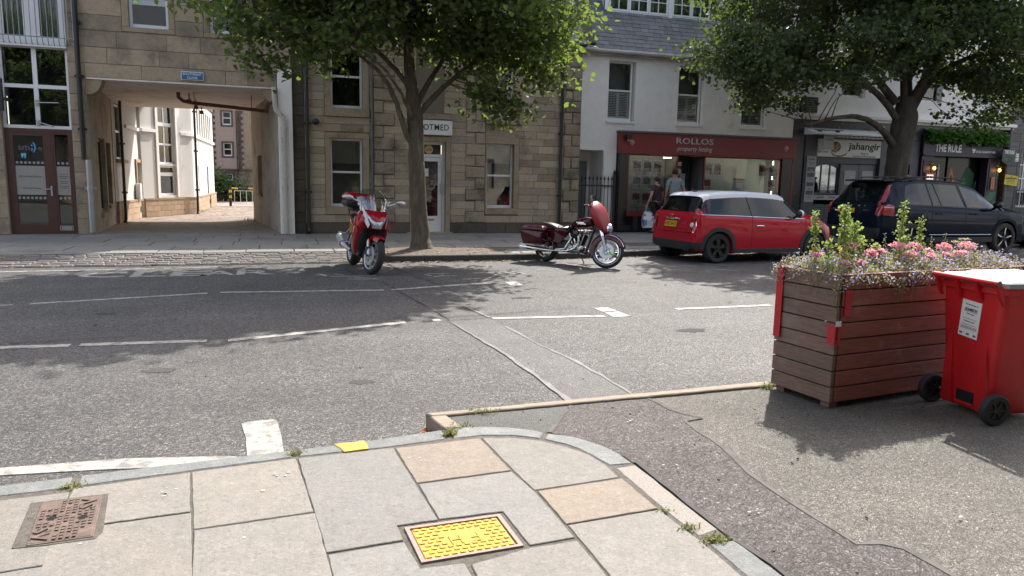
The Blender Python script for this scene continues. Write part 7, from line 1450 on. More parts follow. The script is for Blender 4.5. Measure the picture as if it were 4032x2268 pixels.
C.body(mini, [M['car_red']])
# white roof cap
rf2 = MB(); xs = np.linspace(.34, 2.27, 30); rings = []
for x in xs:
    p = C.prof(x); rings.append([(x, -p[6][0]-.026, p[6][1]-.055), (x, -p[6][0]-.010, p[6][1]+.012)]+[(x, -y, z+.010) for y, z in p[7:]]+[(x, y, z+.010) for y, z in p[7:][::-1][1:]]+[(x, p[6][0]+.010, p[6][1]+.012), (x, p[6][0]+.026, p[6][1]-.055)])
rings.insert(0, [(.275, q_[1]*.97, q_[2]-.035) for q_ in rings[0]]); rf2.loft(rings, False, False); rf2.build('roof', M['car_white'], mini, local=True, smooth=True, angle=50, fix=True)
bl = lambda x: C.f('belt', x)
def sidewin(pts, nm='side_window', mat='car_glass', off=.005): return C.side(pts, off).build(nm, M[mat], mini, local=True, smooth=True, fix=True)
rt = lambda x: C.prof(x)[6][1]-.045
sidewin([(.15,bl(.15)+.01),(1.335,bl(1.33)+.01),(1.27,rt(1.27)),(.345,rt(.345)+.01),(.25,1.17)], 'quarter_window'); sidewin([(1.355,bl(1.35)+.01),(2.58,bl(2.58)+.012),(2.24,rt(2.24)),(1.29,rt(1.29))], 'door_window')
C.line([(1.345,bl(1.345)),(1.28,rt(1.28))], .010, .006).build('pillar_seam', M['trim'], mini, local=True); C.line([(2.64,bl(2.64)+.02),(2.28,rt(2.28))], .022, .002).build('a_pillar', M['trim'], mini, local=True)
C.line([(.15,bl(.15)+.004),(1.0,bl(1.0)+.004),(2.0,bl(2)+.004),(2.72,bl(2.72)+.004)], .007, .006).build('belt_chrome', M['chrome'], mini, local=True)
fnr = lambda y, z: C.rear(y, z)-.006
C.back([(-.70,1.0),(.70,1.0),(.665,1.12),(.62,1.25),(.59,1.31),(-.59,1.31),(-.62,1.25),(-.665,1.12)], fn=fnr).build('rear_window', M['car_glass'], mini, local=True, smooth=True, fix=True)
w_ = MB(); w_.tube([(.12,-.05,1.02),(.16,.25,1.05)], .008, 5); w_.build('rear_wiper', M['trim'], mini, local=True)
tg = MB()
for seg in ([(-.56,.97),(-.52,.66),(.52,.66),(.56,.97)],):
    P = [];
    for i in range(len(seg)-1):
        a, b_ = Vector(seg[i]), Vector(seg[i+1]); P += [a.lerp(b_, k/10) for k in range(10)]
    P.append(Vector(seg[-1])); tg.tube([(fnr(p.x, p.y)+.003, p.x, p.y) for p in P], .005, 5)
tg.build('tailgate_seam', M['trim'], mini, local=True)
hb = MB(); hb.tube([(fnr(y,.855)-.012, y, .855) for y in (-.24,-.15,0,.15,.24)], .022, 8, flat=1.0); hb.build('tailgate_handle', M['chrome'], mini, local=True, smooth=True)
T_ = rearT(fnr(.06,.745)-.012, .06, .745, -14); pl = MB(); pl.T = T_; pl.box(-.20,.20,-.06,.06,-.004,.003); npx = pl.build('number_plate', M['plate_yel'], mini, local=True); spare_text('NHZ 6412', T_ @ Matrix.Translation((0,0,.003)), .36, .075, 'ink_black', npx)
spare_text('COOPER', rearT(fnr(-.36,.77)-.004, -.36, .77, -14), .14, .028, 'chrome', mini, 'badge'); bd = MB(); bd.ell((fnr(0,.925)-.006,0,.925), (.006,.06,.016), 10, 6); bd.build('wing_badge', M['chrome'], mini, local=True)
for s_ in (-1, 1):
    o = [(s_*.705,.90),(s_*.60,.90),(s_*.56,.70),(s_*.575,.605),(s_*.70,.605),(s_*.735,.75)]
    C.back(o, .004).build('tail_light_surround', M['chrome'], mini, local=True, smooth=True, fix=True); i_ = [tuple(Vector((s_*.648,.755)).lerp(Vector(p), .86)) for p in o]; tl = C.back(i_, .012).build('tail_light', M['tail_red'], mini, local=True, smooth=True, fix=True)
    c_ = MB(); c_.lathe([(0,.012),(.04,.010),(.05,0)], (C.rear(s_*.645,.75)-.014, s_*.645, .75), (-.85, s_*.5, .1), 16); c_.build('indicator_lens', M['tail_clear'], tl, local=True, smooth=True)
C.back([(-.78,.42),(.78,.42),(.76,.26),(-.76,.26)], .012).build('bumper_lower', M['trim'], mini, local=True, smooth=True, fix=True); b2 = MB(); b2.tube([(fnr(y,.62)-.010, y, .62) for y in np.linspace(-.66,.66,15)], .016, 6); b2.build('bumper_edge', M['car_red'], mini, local=True, smooth=True); fg = C.back([(.10,.455),(.38,.455),(.36,.415),(.12,.415)], .014).build('fog_lamp', M['tail_red'], mini, local=True, fix=True)
ex = MB(); ex.lathe([(.035,0),(.035,.12)], (.04,-.36,.245), (1,0,0), 14); ex.build('exhaust', M['chrome'], mini, local=True, smooth=True)
for wx in C.wheels: C.archtrim(wx, .075, .010, -2, 182).build('arch_trim', M['trim'], mini, local=True, smooth=True, fix=True)
ql_ = MB(); ql_.loft([[(x, -(C.f('wid', x)-.10), .19), (x, -(C.f('wid', x)+.014), .20), (x, -(C.f('wid', x)+.018), .275), (x, -(C.f('wid', x)-.05), .30)] for x in np.linspace(.90, 2.67, 8)]); ql_.build('sill_trim', M['trim'], mini, local=True, fix=True); C.side([(.06,.27),(.20,.27),(.20,.42),(.06,.42)], .010).build('bumper_corner', M['trim'], mini, local=True, fix=True)
C.line([(1.345,bl(1.345)-.01),(1.345,.29)], .005, .002).build('door_seam', M['trim'], mini, local=True); C.line([(2.74,bl(2.74)-.01),(2.78,.29)], .004, .002).build('door_seam', M['trim'], mini, local=True)
hd = MB(); hd.tube([(1.44,-(C.half(1.44,.735)+.02),.74),(1.5,-(C.half(1.5,.735)+.035),.745),(1.62,-(C.half(1.62,.735)+.02),.74)], .012, 8); hd.build('door_handle', M['chrome'], mini, local=True, smooth=True)
ml = MB(); ml.ell((2.48,-.93,.99), (.06,.085,.075), 14, 10); mo_ = ml.build('door_mirror', M['car_white'], mini, local=True, smooth=True); ml = MB(); ml.ell((2.445,-.93,.985), (.05,.080,.070), 12, 8); ml.tube([(2.47,-.80,.92),(2.47,-.90,.95)], .025, 8); ml.build('mirror_housing', M['trim'], mo_, local=True, smooth=True)
sr = MB(); sr.ell((2.90,-(C.half(2.9,.76)+.004),.76), (.045,.012,.022), 12, 6); sr.build('side_repeater', M['amber'], mini, local=True, smooth=True); C.side([(2.94,.785),(3.10,.765),(3.06,.735),(2.95,.735)], .008).build('side_scuttle', M['trim'], mini, local=True, fix=True)
an = MB(); an.tube([(.52,0,1.39),(.44,0,1.47)], [.012,.006], 6); an.ell((.54,0,1.395), (.06,.03,.02), 8, 6); an.build('aerial', M['trim'], mini, local=True)
ub = MB(); ub.box(.25,3.5,-.68,.68,.2,.62); ub.build('underbody', M['trim'], mini, local=True)
for wx in C.wheels:
    for sg in (-1, 1): wheel(mini, (wx, sg*.735, .30), .30, .19, .205, (5, 'wide'), 'tyre', 'black_alloy', sg)

# ---------------------------------------------------------------- dark blue estate
suv = empty('blue_estate_car', (13.28, 14.42, 0), rz=R(.5), label='tall dark blue estate car with roof rails parked behind the planter', cat='car'); ORG[suv.name] = Vector((0,0,0))
C = Car(4.95, top=[(0,.75),(.02,.95),(.08,1.16),(.12,1.22),(.48,1.70),(.42,1.70),(.60,1.735),(1.2,1.77),(1.9,1.775),(2.5,1.74),(2.95,1.66),(3.1,1.61),(3.78,1.17),(3.9,1.14),(4.4,1.07),(4.75,.97),(4.88,.82),(4.95,.55)],
  belt=[(0,1.18),(.2,1.17),(1.5,1.13),(3.0,1.08),(3.8,1.05),(4.5,.97),(4.95,.7)], wid=[(0,.72),(.03,.82),(.1,.88),(.3,.94),(.8,.965),(4.0,.965),(4.5,.92),(4.75,.84),(4.88,.72),(4.95,.55)],
  roofw=[(0,.6),(.1,.70),(.5,.60),(1.2,.64),(2.4,.64),(3.0,.62),(3.2,.64),(3.8,.78),(4.4,.72),(4.95,.45)], zb=[(0,.45),(.15,.33),(.5,.27),(4.5,.27),(4.85,.3),(4.95,.42)], wheels=(.92, 3.90), rw=.375, arch=.425)
C.c['top'] = sorted(C.c['top']); C.c['top'] = [p for p in C.c['top'] if p != (.42, 1.70)]
C.body(suv, [M['car_blue']]); bl = lambda x: C.f('belt', x); rt = lambda x: C.prof(x)[6][1]-.05
def sidewin(pts, nm='side_window', mat='car_glass', off=.005): return C.side(pts, off).build(nm, M[mat], suv, local=True, smooth=True, fix=True)
sidewin([(.70,bl(.7)+.03),(1.50,bl(1.5)+.03),(1.46,rt(1.46)),(1.05,rt(1.05)),(.86,rt(.86)-.05),(.72,bl(.7)+.14)], 'rear_quarter_window'); sidewin([(1.55,bl(1.55)+.03),(2.53,bl(2.5)+.03),(2.42,rt(2.42)),(1.51,rt(1.51))], 'rear_door_window'); sidewin([(2.62,bl(2.6)+.03),(3.62,bl(3.6)+.04),(3.45,1.26),(3.05,rt(3.05)-.01),(2.53,rt(2.53))], 'front_door_window')
C.line([(1.80,bl(1.8)+.03),(1.70,rt(1.7))], .010, .008).build('window_bar', M['trim'], suv, local=True)
C.line([(.66,bl(.66)+.015),(2.0,bl(2)+.015),(3.66,bl(3.66)+.02)], .008, .006).build('belt_chrome', M['lead'], suv, local=True)
fnr = lambda y, z: C.rear(y, z)-.006
C.back([(-.68,1.22),(.68,1.22),(.60,1.66),(-.60,1.66)], fn=fnr).build('rear_window', M['car_glass'], suv, local=True, smooth=True, fix=True)
sp = MB(); sp.loft([[(.30,y,1.70),(.30,y,1.735),(.60,y,1.76),(.60,y,1.72)] for y in (-.62,-.3,0,.3,.62)], True, True); sp.build('rear_spoiler', M['black_gloss'], suv, local=True, smooth=True, fix=True)
for s_ in (-1, 1):
    C.back([(s_*.66,1.64),(s_*.60,1.60),(s_*.70,1.25),(s_*.74,1.10),(s_*.72,.93),(s_*.82,.90),(s_*.88,.95),(s_*.87,1.12),(s_*.80,1.20),(s_*.72,1.42)], .014, .03).build('tail_light', M['tail_red'], suv, local=True, smooth=True, fix=True)
C.side([(.10,.92),(.36,.90),(.37,1.14),(.22,1.18),(.14,1.22),(.08,1.1)], .010).build('tail_light_side', M['tail_red'], suv, local=True, smooth=True, fix=True); C.side([(.11,1.10),(.35,1.085),(.35,1.10),(.11,1.115)], .014).build('tail_light_bar', M['tail_clear'], suv, local=True, fix=True)
T_ = rearT(fnr(.2,1.0)-.012, .18, 1.0, -8); pl = MB(); pl.T = T_; pl.box(-.26,.26,-.056,.056,-.004,.003); npx = pl.build('number_plate', M['plate_yel'], suv, local=True)
for k in range(4): p = MB(); p.T = T_; p.box(-.2+k*.1,-.14+k*.1,-.035,.035,.0035,.005); p.build('plate_character', M['ink_black'], npx, local=True)
spare_text('B B1', rearT(fnr(-.42,1.02)-.004, -.42, 1.02, -8), .14, .03, 'chrome', suv, 'badge'); spare_text('AWD', rearT(fnr(.6,1.02)-.004, .6, 1.02, -8), .12, .03, 'chrome', suv, 'badge')
for k, y in enumerate((.36,.18,0,-.18,-.36)): p = MB(); p.T = rearT(fnr(y,1.12)-.003, y, 1.12, -10); p.box(-.02,.02,-.014,.014,0,.004); p.build('badge_letter', M['chrome'], suv, local=True)
C.back([(-.86,.62),(.86,.62),(.84,.36),(-.84,.36)], .012).build('bumper_lower', M['trim'], suv, local=True, smooth=True, fix=True)
for wx in C.wheels: C.archtrim(wx, .045, .008, 0, 180).build('arch_trim', M['car_blue'], suv, local=True, smooth=True, fix=True)
ql_ = MB(); ql_.loft([[(x, -(C.f('wid', x)-.10), .28), (x, -(C.f('wid', x)+.012), .29), (x, -(C.f('wid', x)+.016), .40), (x, -(C.f('wid', x)-.05), .43)] for x in np.linspace(1.36, 3.46, 8)]); ql_.build('sill_trim', M['trim'], suv, local=True, fix=True); C.line([(1.45,.47),(3.42,.47)], .007, .008).build('sill_chrome', M['alloy'], suv, local=True)
for x0, x1 in ((1.5,1.36),(2.56,2.56),(3.62,3.50)): C.line([(x0,bl(x0)-.01),(x0,.75),(x1,.42)], .005, .002).build('door_seam', M['trim'], suv, local=True)
for x in (1.72, 2.78):
    hd = MB(); hd.tube([(x-.11,-(C.half(x,.97)+.015),.965),(x,-(C.half(x,.97)+.035),.975),(x+.11,-(C.half(x,.97)+.015),.965)], .014, 8); hd.build('door_handle', M['car_blue'], suv, local=True, smooth=True)
ml = MB(); ml.ell((3.42,-1.06,1.19), (.08,.12,.085), 14, 10); ml.tube([(3.42,-.93,1.08),(3.42,-1.0,1.13)], .035, 8); ml.build('door_mirror', M['black_gloss'], suv, local=True, smooth=True)
for s_ in (-1, 1): rr_ = MB(); rr_.tube([(.75,s_*.615,1.755),(.85,s_*.62,1.80),(1.6,s_*.635,1.83),(2.5,s_*.63,1.80),(2.75,s_*.625,1.745)], .018, 6); rr_.build('roof_rail', M['trim'], suv, local=True, smooth=True)
an = MB(); an.ell((.95,0,1.775), (.10,.03,.05), 10, 6); an.build('shark_fin', M['car_blue'], suv, local=True, smooth=True)
hl = C.side([(4.62,.86),(4.86,.78),(4.83,.88),(4.60,.95)], .010).build('head_light', M['tail_clear'], suv, local=True, smooth=True, fix=True)
ub = MB(); ub.box(.3,4.7,-.80,.80,.28,.72); ub.build('underbody', M['trim'], suv, local=True)
for wx in C.wheels:
    for sg in (-1, 1): wheel(suv, (wx, sg*.845, .375), .375, .24, .27, (5, 'split'), 'tyre_dusty', 'black_alloy', sg)
CS = C
# ---------------------------------------------------------------- car at the right frame edge
c3 = empty('dark_car', (23.75, 14.65, 0), rz=R(181), label='dark car facing the blue estate car, cut by the right frame edge', cat='car'); ORG[c3.name] = Vector((0,0,0))
for o_ in (0,):
    C = Car(4.3, top=[(0,.7),(.05,1.0),(.1,1.05),(.5,1.38),(1.0,1.45),(2.0,1.46),(2.5,1.42),(3.25,1.0),(3.4,.97),(3.9,.88),(4.15,.78),(4.25,.65),(4.3,.45)], belt=[(0,1.0),(1.5,.95),(3.2,.90),(3.9,.82),(4.3,.55)], wid=[(0,.65),(.06,.8),(.3,.88),(3.6,.9),(3.95,.85),(4.15,.76),(4.25,.64),(4.3,.5)], roofw=[(0,.6),(.5,.56),(2.4,.58),(3.25,.74),(3.8,.66),(4.3,.4)], zb=[(0,.35),(.3,.22),(4.0,.22),(4.3,.3)], wheels=(.75, 3.4), rw=.33, arch=.37)
    C.body(c3, [M['car_dark']]); ff = lambda y, z: C.front(y, z)+.008
    C.back([(-.62,.98),(.62,.98),(.52,1.38),(-.52,1.38)], fn=lambda y, z: C.front(y, z)+.006).build('windscreen', M['car_glass'], c3, local=True, smooth=True, fix=True)
    for s_ in (-1, 1):
        C.back([(s_*.48,.62),(s_*.74,.66),(s_*.78,.80),(s_*.70,.78),(s_*.5,.70)], fn=ff).build('head_light', M['tail_clear'], c3, local=True, smooth=True, fix=True)
    C.back([(-.55,.60),(.55,.60),(.45,.30),(-.45,.30)], fn=ff).build('grille', M['black_gloss'], c3, local=True, smooth=True, fix=True)
    T_ = Matrix.Translation((ff(0,.45)+.012, 0, .45)) @ Matrix(((0,0,1,0),(1,0,0,0),(0,1,0,0),(0,0,0,1))); pl = MB(); pl.T = T_; pl.box(-.26,.26,-.056,.056,-.003,.004); npx = pl.build('number_plate', M['plate_wht'], c3, local=True); text('SA', (-.23,-.10,-.035,.035), M['ink_black'], npx, 'plate_text', T=T_ @ Matrix.Translation((0,0,.004)), depth=.002, bold=.01)
    C.side([(1.2,C.f('belt',1.2)+.02),(2.9,C.f('belt',2.9)+.03),(2.45,1.36),(1.2,1.38)], .005, sgn=1).build('side_window', M['car_glass'], c3, local=True, smooth=True, fix=True)
    ub = MB(); ub.box(.3,4.0,-.7,.7,.22,.62); ub.build('underbody', M['trim'], c3, local=True)
    for wx in C.wheels:
        for sg in (-1, 1): wheel(c3, (wx, sg*.78, .33), .33, .2, .22, (5, 'split'), 'tyre', 'alloy', sg)
# ================================================================ MOTORBIKES
M['bike_red'] = cpaint('candy red paint', (0.26, 0.008, 0.016), .25); M['bike_maroon'] = cpaint('dark maroon paint', (0.055, 0.006, 0.014), .3); M['fairing_red'] = pm('matt red fairing', (0.30, 0.022, 0.028), 0.42, var=.05); M['silver'] = pm('silver paint', (0.46, 0.48, 0.52), 0.3, .6); M['engine'] = pm('dark engine metal', (0.035, 0.035, 0.037), 0.45, .5, var=.3, vscale=20); M['seat'] = pm('black leather seat', (0.014, 0.014, 0.015), 0.4, bump=.1, bscale=60); M['screen'] = glass('clear screen', (0.74, 0.78, 0.80), 0.16); M['lamp_glass'] = pm('headlamp glass', (0.40, 0.43, 0.46), 0.08, .3, var=.3, vscale=30, spec=.8); M['lime'] = pm('lime green plastic', (0.35, 0.62, 0.03), 0.5)
def bx(b, p, mat, name, smooth=False, fix=False, angle=None, bevel=0): return b.build(name, M[mat], p, local=True, smooth=smooth, fix=fix, angle=angle, bevel=bevel)
def moto_wheel(parent, c_, r_, w, rr_, kind, T=None, tyre='tyre'):
    t_ = MB(); t_.T = T; t_.lathe([(rr_, -w*.35), (rr_+.02, -w*.46), (r_-.05, -w*.5), (r_-.015, -w*.34), (r_, 0), (r_-.015, w*.34), (r_-.05, w*.5), (rr_+.02, w*.46), (rr_, w*.35)], c_, (0,1,0), 44); wh = bx(t_, parent, tyre, 'wheel', True, angle=60)
    q = MB(); q.T = T; q.lathe([(rr_+.006, -w*.40), (rr_-.012, -w*.36), (rr_-.022, 0), (rr_-.012, w*.36), (rr_+.006, w*.40)], c_, (0,1,0), 44); bx(q, wh, 'silver' if kind == 'cast' else 'chrome', 'rim', True, angle=60)
    q = MB(); q.T = T
    if kind == 'cast':
        for k in range(6):
            a = k*math.pi/3+.4; cs, sn = math.cos(a), math.sin(a); P = lambda rr2, tt, y: (c_[0]+cs*rr2-sn*tt, c_[1]+y, c_[2]+sn*rr2+cs*tt)
            q.loft([[P(.035,-.018,-.02),P(.035,.018,-.02),P(.035,.018,.02),P(.035,-.018,.02)], [P(rr_-.012,-.014,-.016),P(rr_-.012,.014,-.016),P(rr_-.012,.014,.016),P(rr_-.012,-.014,.016)]])
        q.lathe([(.0,-.05),(.045,-.05),(.045,.05),(0,.05)], c_, (0,1,0), 16)
        bx(q, wh, 'silver', 'spokes', fix=True)
    else:
        for k in range(36):
            a = k*math.pi/18; s_ = 1 if k % 2 else -1; q.tube([(c_[0]+.05*math.cos(a), c_[1]+s_*.04, c_[2]+.05*math.sin(a)), (c_[0]+(rr_-.01)*math.cos(a+.25*s_), c_[1], c_[2]+(rr_-.01)*math.sin(a+.25*s_))], .003, 4)
        q.lathe([(.0,-.06),(.05,-.055),(.04,0),(.05,.055),(0,.06)], c_, (0,1,0), 16); bx(q, wh, 'chrome', 'spokes')
    return wh
def disc(wh, c_, y, r0, r1, T, holes=10, name='brake_disc'):
    q = MB(); q.T = T; q.lathe([(r0, y-.003), (r1, y-.003), (r1, y+.003), (r0, y+.003)], c_, (0,1,0), 36, closed=True)
    for k in range(holes): a = 2*math.pi*k/holes; q.cbox((c_[0]+(r0*.72)*math.cos(a), c_[1]+y, c_[2]+(r0*.72)*math.sin(a)), (r0*.62, .005, .016), (0,-a,0))
    d_ = bx(q, wh, 'disc', name)
    h = MB(); h.T = T
    for k in range(22):
        a = 2*math.pi*k/22+.1; rm = r0+(r1-r0)*(.35 if k % 2 else .68)
        for yy in (y-.0036, y+.0036): h.lathe([(0,0),(.006,0)], (c_[0]+rm*math.cos(a), c_[1]+yy, c_[2]+rm*math.sin(a)), (0,1,0), 6)
    bx(h, wh, 'hole', 'disc_holes')['kind'] = 'stuff'
    return d_
def fender(c_, r_, w, a0, a1, T, drop=.06, n=26):
    q = MB(); q.T = T; rings = []
    for k in range(n+1):
        a = R(a0+(a1-a0)*k/n); cs, sn = math.cos(a), math.sin(a); P = lambda rr2, y: (c_[0]+cs*rr2, c_[1]+y, c_[2]+sn*rr2); t_ = k/n; wd = w*(.75+.25*math.sin(math.pi*min(1, t_*1.1)))
        rings.append([P(r_-drop, -wd), P(r_-drop*.3, -wd*1.02), P(r_+.012, -wd*.75), P(r_+.022, 0), P(r_+.012, wd*.75), P(r_-drop*.3, wd*1.02), P(r_-drop, wd), P(r_-drop, wd-.006), P(r_+.004, wd*.7), P(r_+.012, 0), P(r_+.004, -wd*.7), P(r_-drop, -wd+.006)])
    q.loft(rings, True, True); return q
def panel(poly, yf, t=.008, sub=.05, T=None):
    P = []
    for i in range(len(poly)):
        a, b_ = Vector(poly[i]), Vector(poly[(i+1) % len(poly)]); n = max(1, int((b_-a).length/sub)); P += [a.lerp(b_, k/n) for k in range(n)]
    bm = bmesh.new(); f_ = bm.faces.new([bm.verts.new((p.x, 0, p.y)) for p in P]); bmesh.ops.triangulate(bm, faces=[f_])
    for _ in range(2): bmesh.ops.subdivide_edges(bm, edges=[e_ for e_ in bm.edges if e_.calc_length() > sub*1.5], cuts=1); bmesh.ops.triangulate(bm, faces=bm.faces[:])
    for v in bm.verts: v.co.y = yf(v.co.x, v.co.z)
    bm.verts.index_update(); m_ = MB(); m_.T = T; m_.add([tuple(v.co) for v in bm.verts], [tuple(v.index for v in f.verts) for f in bm.faces]); bm.free(); return m_
def yaw_about(x, z, deg, rake=0): return Matrix.Translation((x, 0, z)) @ Matrix.Rotation(R(rake), 4, 'Y') @ Matrix.Rotation(R(deg), 4, 'Z') @ Matrix.Rotation(R(-rake), 4, 'Y') @ Matrix.Translation((-x, 0, -z))
def lofted(secs, n=14, p=2.4):
    """secs: (x, z centre, half width, half height); superellipse sections"""
    rings = []
    for x, zc, w, h in secs:
        ring = []
        for k in range(n):
            a = 2*math.pi*k/n; cs, sn = math.cos(a), math.sin(a); ring.append((x, w*math.copysign(abs(cs)**(2/p), cs), zc+h*math.copysign(abs(sn)**(2/p), sn)))
        rings.append(ring)
    q = MB(); q.loft(rings, True, True); return q

# ---------------------------------------------------------------- red sports tourer
b1 = empty('sports_tourer', (1.30, 13.22, 0), rz=R(-84.5), label='bright red faired motorbike with top box parked left of the tree', cat='motorbike'); b1.rotation_euler = (R(-6.5), 0, R(-84.5)); ORG[b1.name] = Vector((0,0,0))
WB = 1.45; ST = yaw_about(WB-.05, .30, 16, -24)
fw = moto_wheel(b1, (WB, 0, .30), .30, .125, .215, 'cast', ST); disc(fw, (WB, 0, .30), -.075, .095, .155, ST); disc(fw, (WB, 0, .30), .075, .095, .155, ST)
rw_ = moto_wheel(b1, (0, 0, .305), .305, .18, .215, 'cast')
for s_ in (-1, 1):
    q = MB(); q.T = ST; q.tube([(WB, s_*.095, .30), (WB-.10, s_*.095, .52)], [.028,.028], 10); q.tube([(WB-.10, s_*.095, .52), (WB-.26, s_*.095, .86)], [.022,.022], 10); bx(q, b1, 'silver', 'fork_leg', True); q = MB(); q.T = ST; q.box(WB-.11, WB-.02, s_*.105-.02, s_*.105+.02, .30, .43); q.cyl((WB, s_*.12, .30), (WB, s_*.135, .30), .022, n=10); bx(q, b1, 'engine', 'brake_caliper', bevel=.01)
bx(fender((WB, 0, .30), .325, .085, 60, 165, ST, .075), b1, 'bike_red', 'front_fender', True, True, 50)
for s_ in (-1, 1): q = MB(); q.T = ST; q.prism([(WB-.13,s_*.092,.56),(WB-.02,s_*.092,.57),(WB-.02,s_*.098,.42),(WB-.055,s_*.098,.31),(WB-.10,s_*.098,.34)], (0,s_*.012,0)); bx(q, b1, 'bike_red', 'fender_blade', fix=True)
def yfair(s_):
    return lambda x, z: s_*(.10+.20*math.exp(-((x-1.02)/.52)**4)*(1-.55*max(0, (.55-z)/.4)**1.3)*(1-.25*max(0, (z-.85)/.25)))
bx(lofted([(.46,.56,.10,.16),(.56,.57,.17,.27),(.72,.56,.225,.35),(.90,.58,.262,.38),(1.04,.63,.275,.36),(1.16,.71,.275,.29),(1.27,.79,.262,.215),(1.36,.84,.235,.15),(1.42,.86,.19,.10)], 22, 2.7), b1, 'bike_red', 'side_fairing', True, True, 70)
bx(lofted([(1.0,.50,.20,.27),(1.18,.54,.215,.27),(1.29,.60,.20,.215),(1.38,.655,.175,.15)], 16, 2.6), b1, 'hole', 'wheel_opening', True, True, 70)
for s_ in (-1, 1):
    bx(panel([(1.40,.86),(1.36,.99),(1.20,1.03),(1.12,1.10),(1.20,1.14),(1.30,1.12),(1.44,.96),(1.56,.80),(1.52,.74)], lambda x, z, s_=s_: s_*(.235-.42*max(0, x-1.30)-.05*max(0, z-1.0))), b1, 'silver', 'fairing_arm', True, True, 60)
    q = MB(); q.ell((1.16, s_*.235, .80), (.17, .06, .11), 16, 10, (0, R(25), 0)); bx(q, b1, 'bike_red', 'fairing_layer', True, True, 60)
bx(lofted([(1.20,.88,.18,.13),(1.32,.88,.15,.11),(1.42,.85,.11,.07),(1.47,.82,.07,.04)], 16, 2.6), b1, 'engine', 'nose_core', True, True, 60)
q = panel([(1.27,1.05),(1.44,.985),(1.56,.885),(1.57,.875),(1.40,.98)], lambda x, z: 0.0)
nose = MB(); rings = []
for x, z, w in ((1.28,1.075,.16),(1.36,1.04,.175),(1.46,.98,.15),(1.54,.915,.10),(1.585,.87,.03)): rings.append([(x, w*t_, z-.03*abs(t_)**2) for t_ in (-1,-.6,-.2,.2,.6,1)])
nose.loft(rings, False, False); bx(nose, b1, 'bike_red', 'nose_panel', True, True, 60)
hl = MB(); rings = []
for x, z, w, dip in ((1.455,.955,.185,.045),(1.535,.895,.17,.035),(1.60,.835,.125,.02),(1.615,.785,.085,.0),(1.60,.745,.075,.0)): rings.append([(x-.10*abs(t_)**2, w*t_, z+dip*abs(t_)) for t_ in (-1,-.7,-.35,0,.35,.7,1)])
hl.loft(rings, False, False); bx(hl, b1, 'lamp_glass', 'head_light', True, True, 60)
ws = MB(); rings = []
for k in range(9):
    t_ = k/8; x = 1.40-.34*t_; z = 1.02+.34*t_; w = .215+.03*math.sin(math.pi*t_*.9); w *= (1-.35*max(0, t_-.75)/.25)
    rings.append([(x-.12*u*u, w*u*1.12, z-.02*u*u) for u in (-1,-.75,-.5,-.25,0,.25,.5,.75,1)])
ws.loft(rings, False, False); bx(ws, b1, 'screen', 'windscreen', True, angle=80)
for s_ in (-1, 1):
    q = MB(); q.tube([(1.24, s_*.20, 1.11), (1.22, s_*.30, 1.15), (1.20, s_*.36, 1.17)], [.014,.012,.012], 8); mr = bx(q, b1, 'silver', 'mirror_stalk', True); q = MB(); q.ell((1.21, s_*.435, 1.185), (.035, .085, .042), 14, 10, (0, 0, s_*.2)); m2 = bx(q, b1, 'silver', 'mirror', True); q = MB(); q.ell((1.237, s_*.42, 1.178), (.010, .03, .014), 10, 8); bx(q, m2, 'amber', 'indicator', True)
bx(lofted([(.55,.80,.10,.06),(.65,.86,.16,.11),(.85,.92,.19,.13),(1.02,.95,.17,.12),(1.15,.96,.12,.09)], 16), b1, 'bike_red', 'tank', True, True, 60)
bx(lofted([(-.12,.86,.10,.03),(0,.85,.15,.045),(.25,.80,.15,.05),(.5,.79,.13,.045),(.66,.82,.09,.03)], 14), b1, 'seat', 'seat', True, True, 60); bx(lofted([(-.38,.86,.05,.02),(-.25,.84,.10,.06),(0,.78,.14,.08),(.3,.70,.15,.09),(.5,.62,.14,.10)], 14), b1, 'bike_red', 'tail_panel', True, True, 60)
q = MB(); q.loft([[(x, y, z) for x, y, z in ((-.42,-.2*w,1.0),(-.42,.2*w,1.0),(.02,.2*w,1.0),(.02,-.2*w,1.0))] for w in (1,)]+[[(-.44,-.235,1.06),(-.44,.235,1.06),(.04,.235,1.06),(.04,-.235,1.06)], [(-.44,-.24,1.13),(-.44,.24,1.13),(.04,.24,1.13),(.04,-.24,1.13)]], True, True); tc = bx(q, b1, 'black_pl', 'top_box', fix=True, bevel=.03)
q = MB(); q.loft([[(-.445,-.245,1.132),(-.445,.245,1.132),(.045,.245,1.132),(.045,-.245,1.132)], [(-.44,-.24,1.20),(-.44,.24,1.20),(.03,.24,1.20),(.03,-.24,1.20)], [(-.36,-.19,1.27),(-.36,.19,1.27),(-.06,.19,1.27),(-.06,-.19,1.27)]], True, True); bx(q, tc, 'bike_red', 'top_box_lid', fix=True, bevel=.035); q = MB(); q.loft([[(.047,-.15,1.08),(.047,.15,1.08),(.047,.15,1.17),(.047,-.15,1.17)],[(.06,-.12,1.10),(.06,.12,1.10),(.05,.12,1.20),(.05,-.12,1.20)]], True, True); bx(q, tc, 'seat', 'backrest_pad', fix=True, bevel=.01)
q = MB(); q.box(-.36,-.02,-.10,.10,.94,.998); q.tube([(-.3,.12,.97),(.05,.16,.90)], .012, 6); q.tube([(-.3,-.12,.97),(.05,-.16,.90)], .012, 6); bx(q, b1, 'black_pl', 'luggage_rack')
q = MB(); q.box(.45,1.12,-.17,.17,.24,.66); q.box(1.10,1.16,-.16,.16,.38,.74); bx(q, b1, 'engine', 'engine', bevel=.04); q = MB(); q.box(1.165,1.19,-.15,.15,.40,.72); bx(q, b1, 'black_pl', 'radiator')
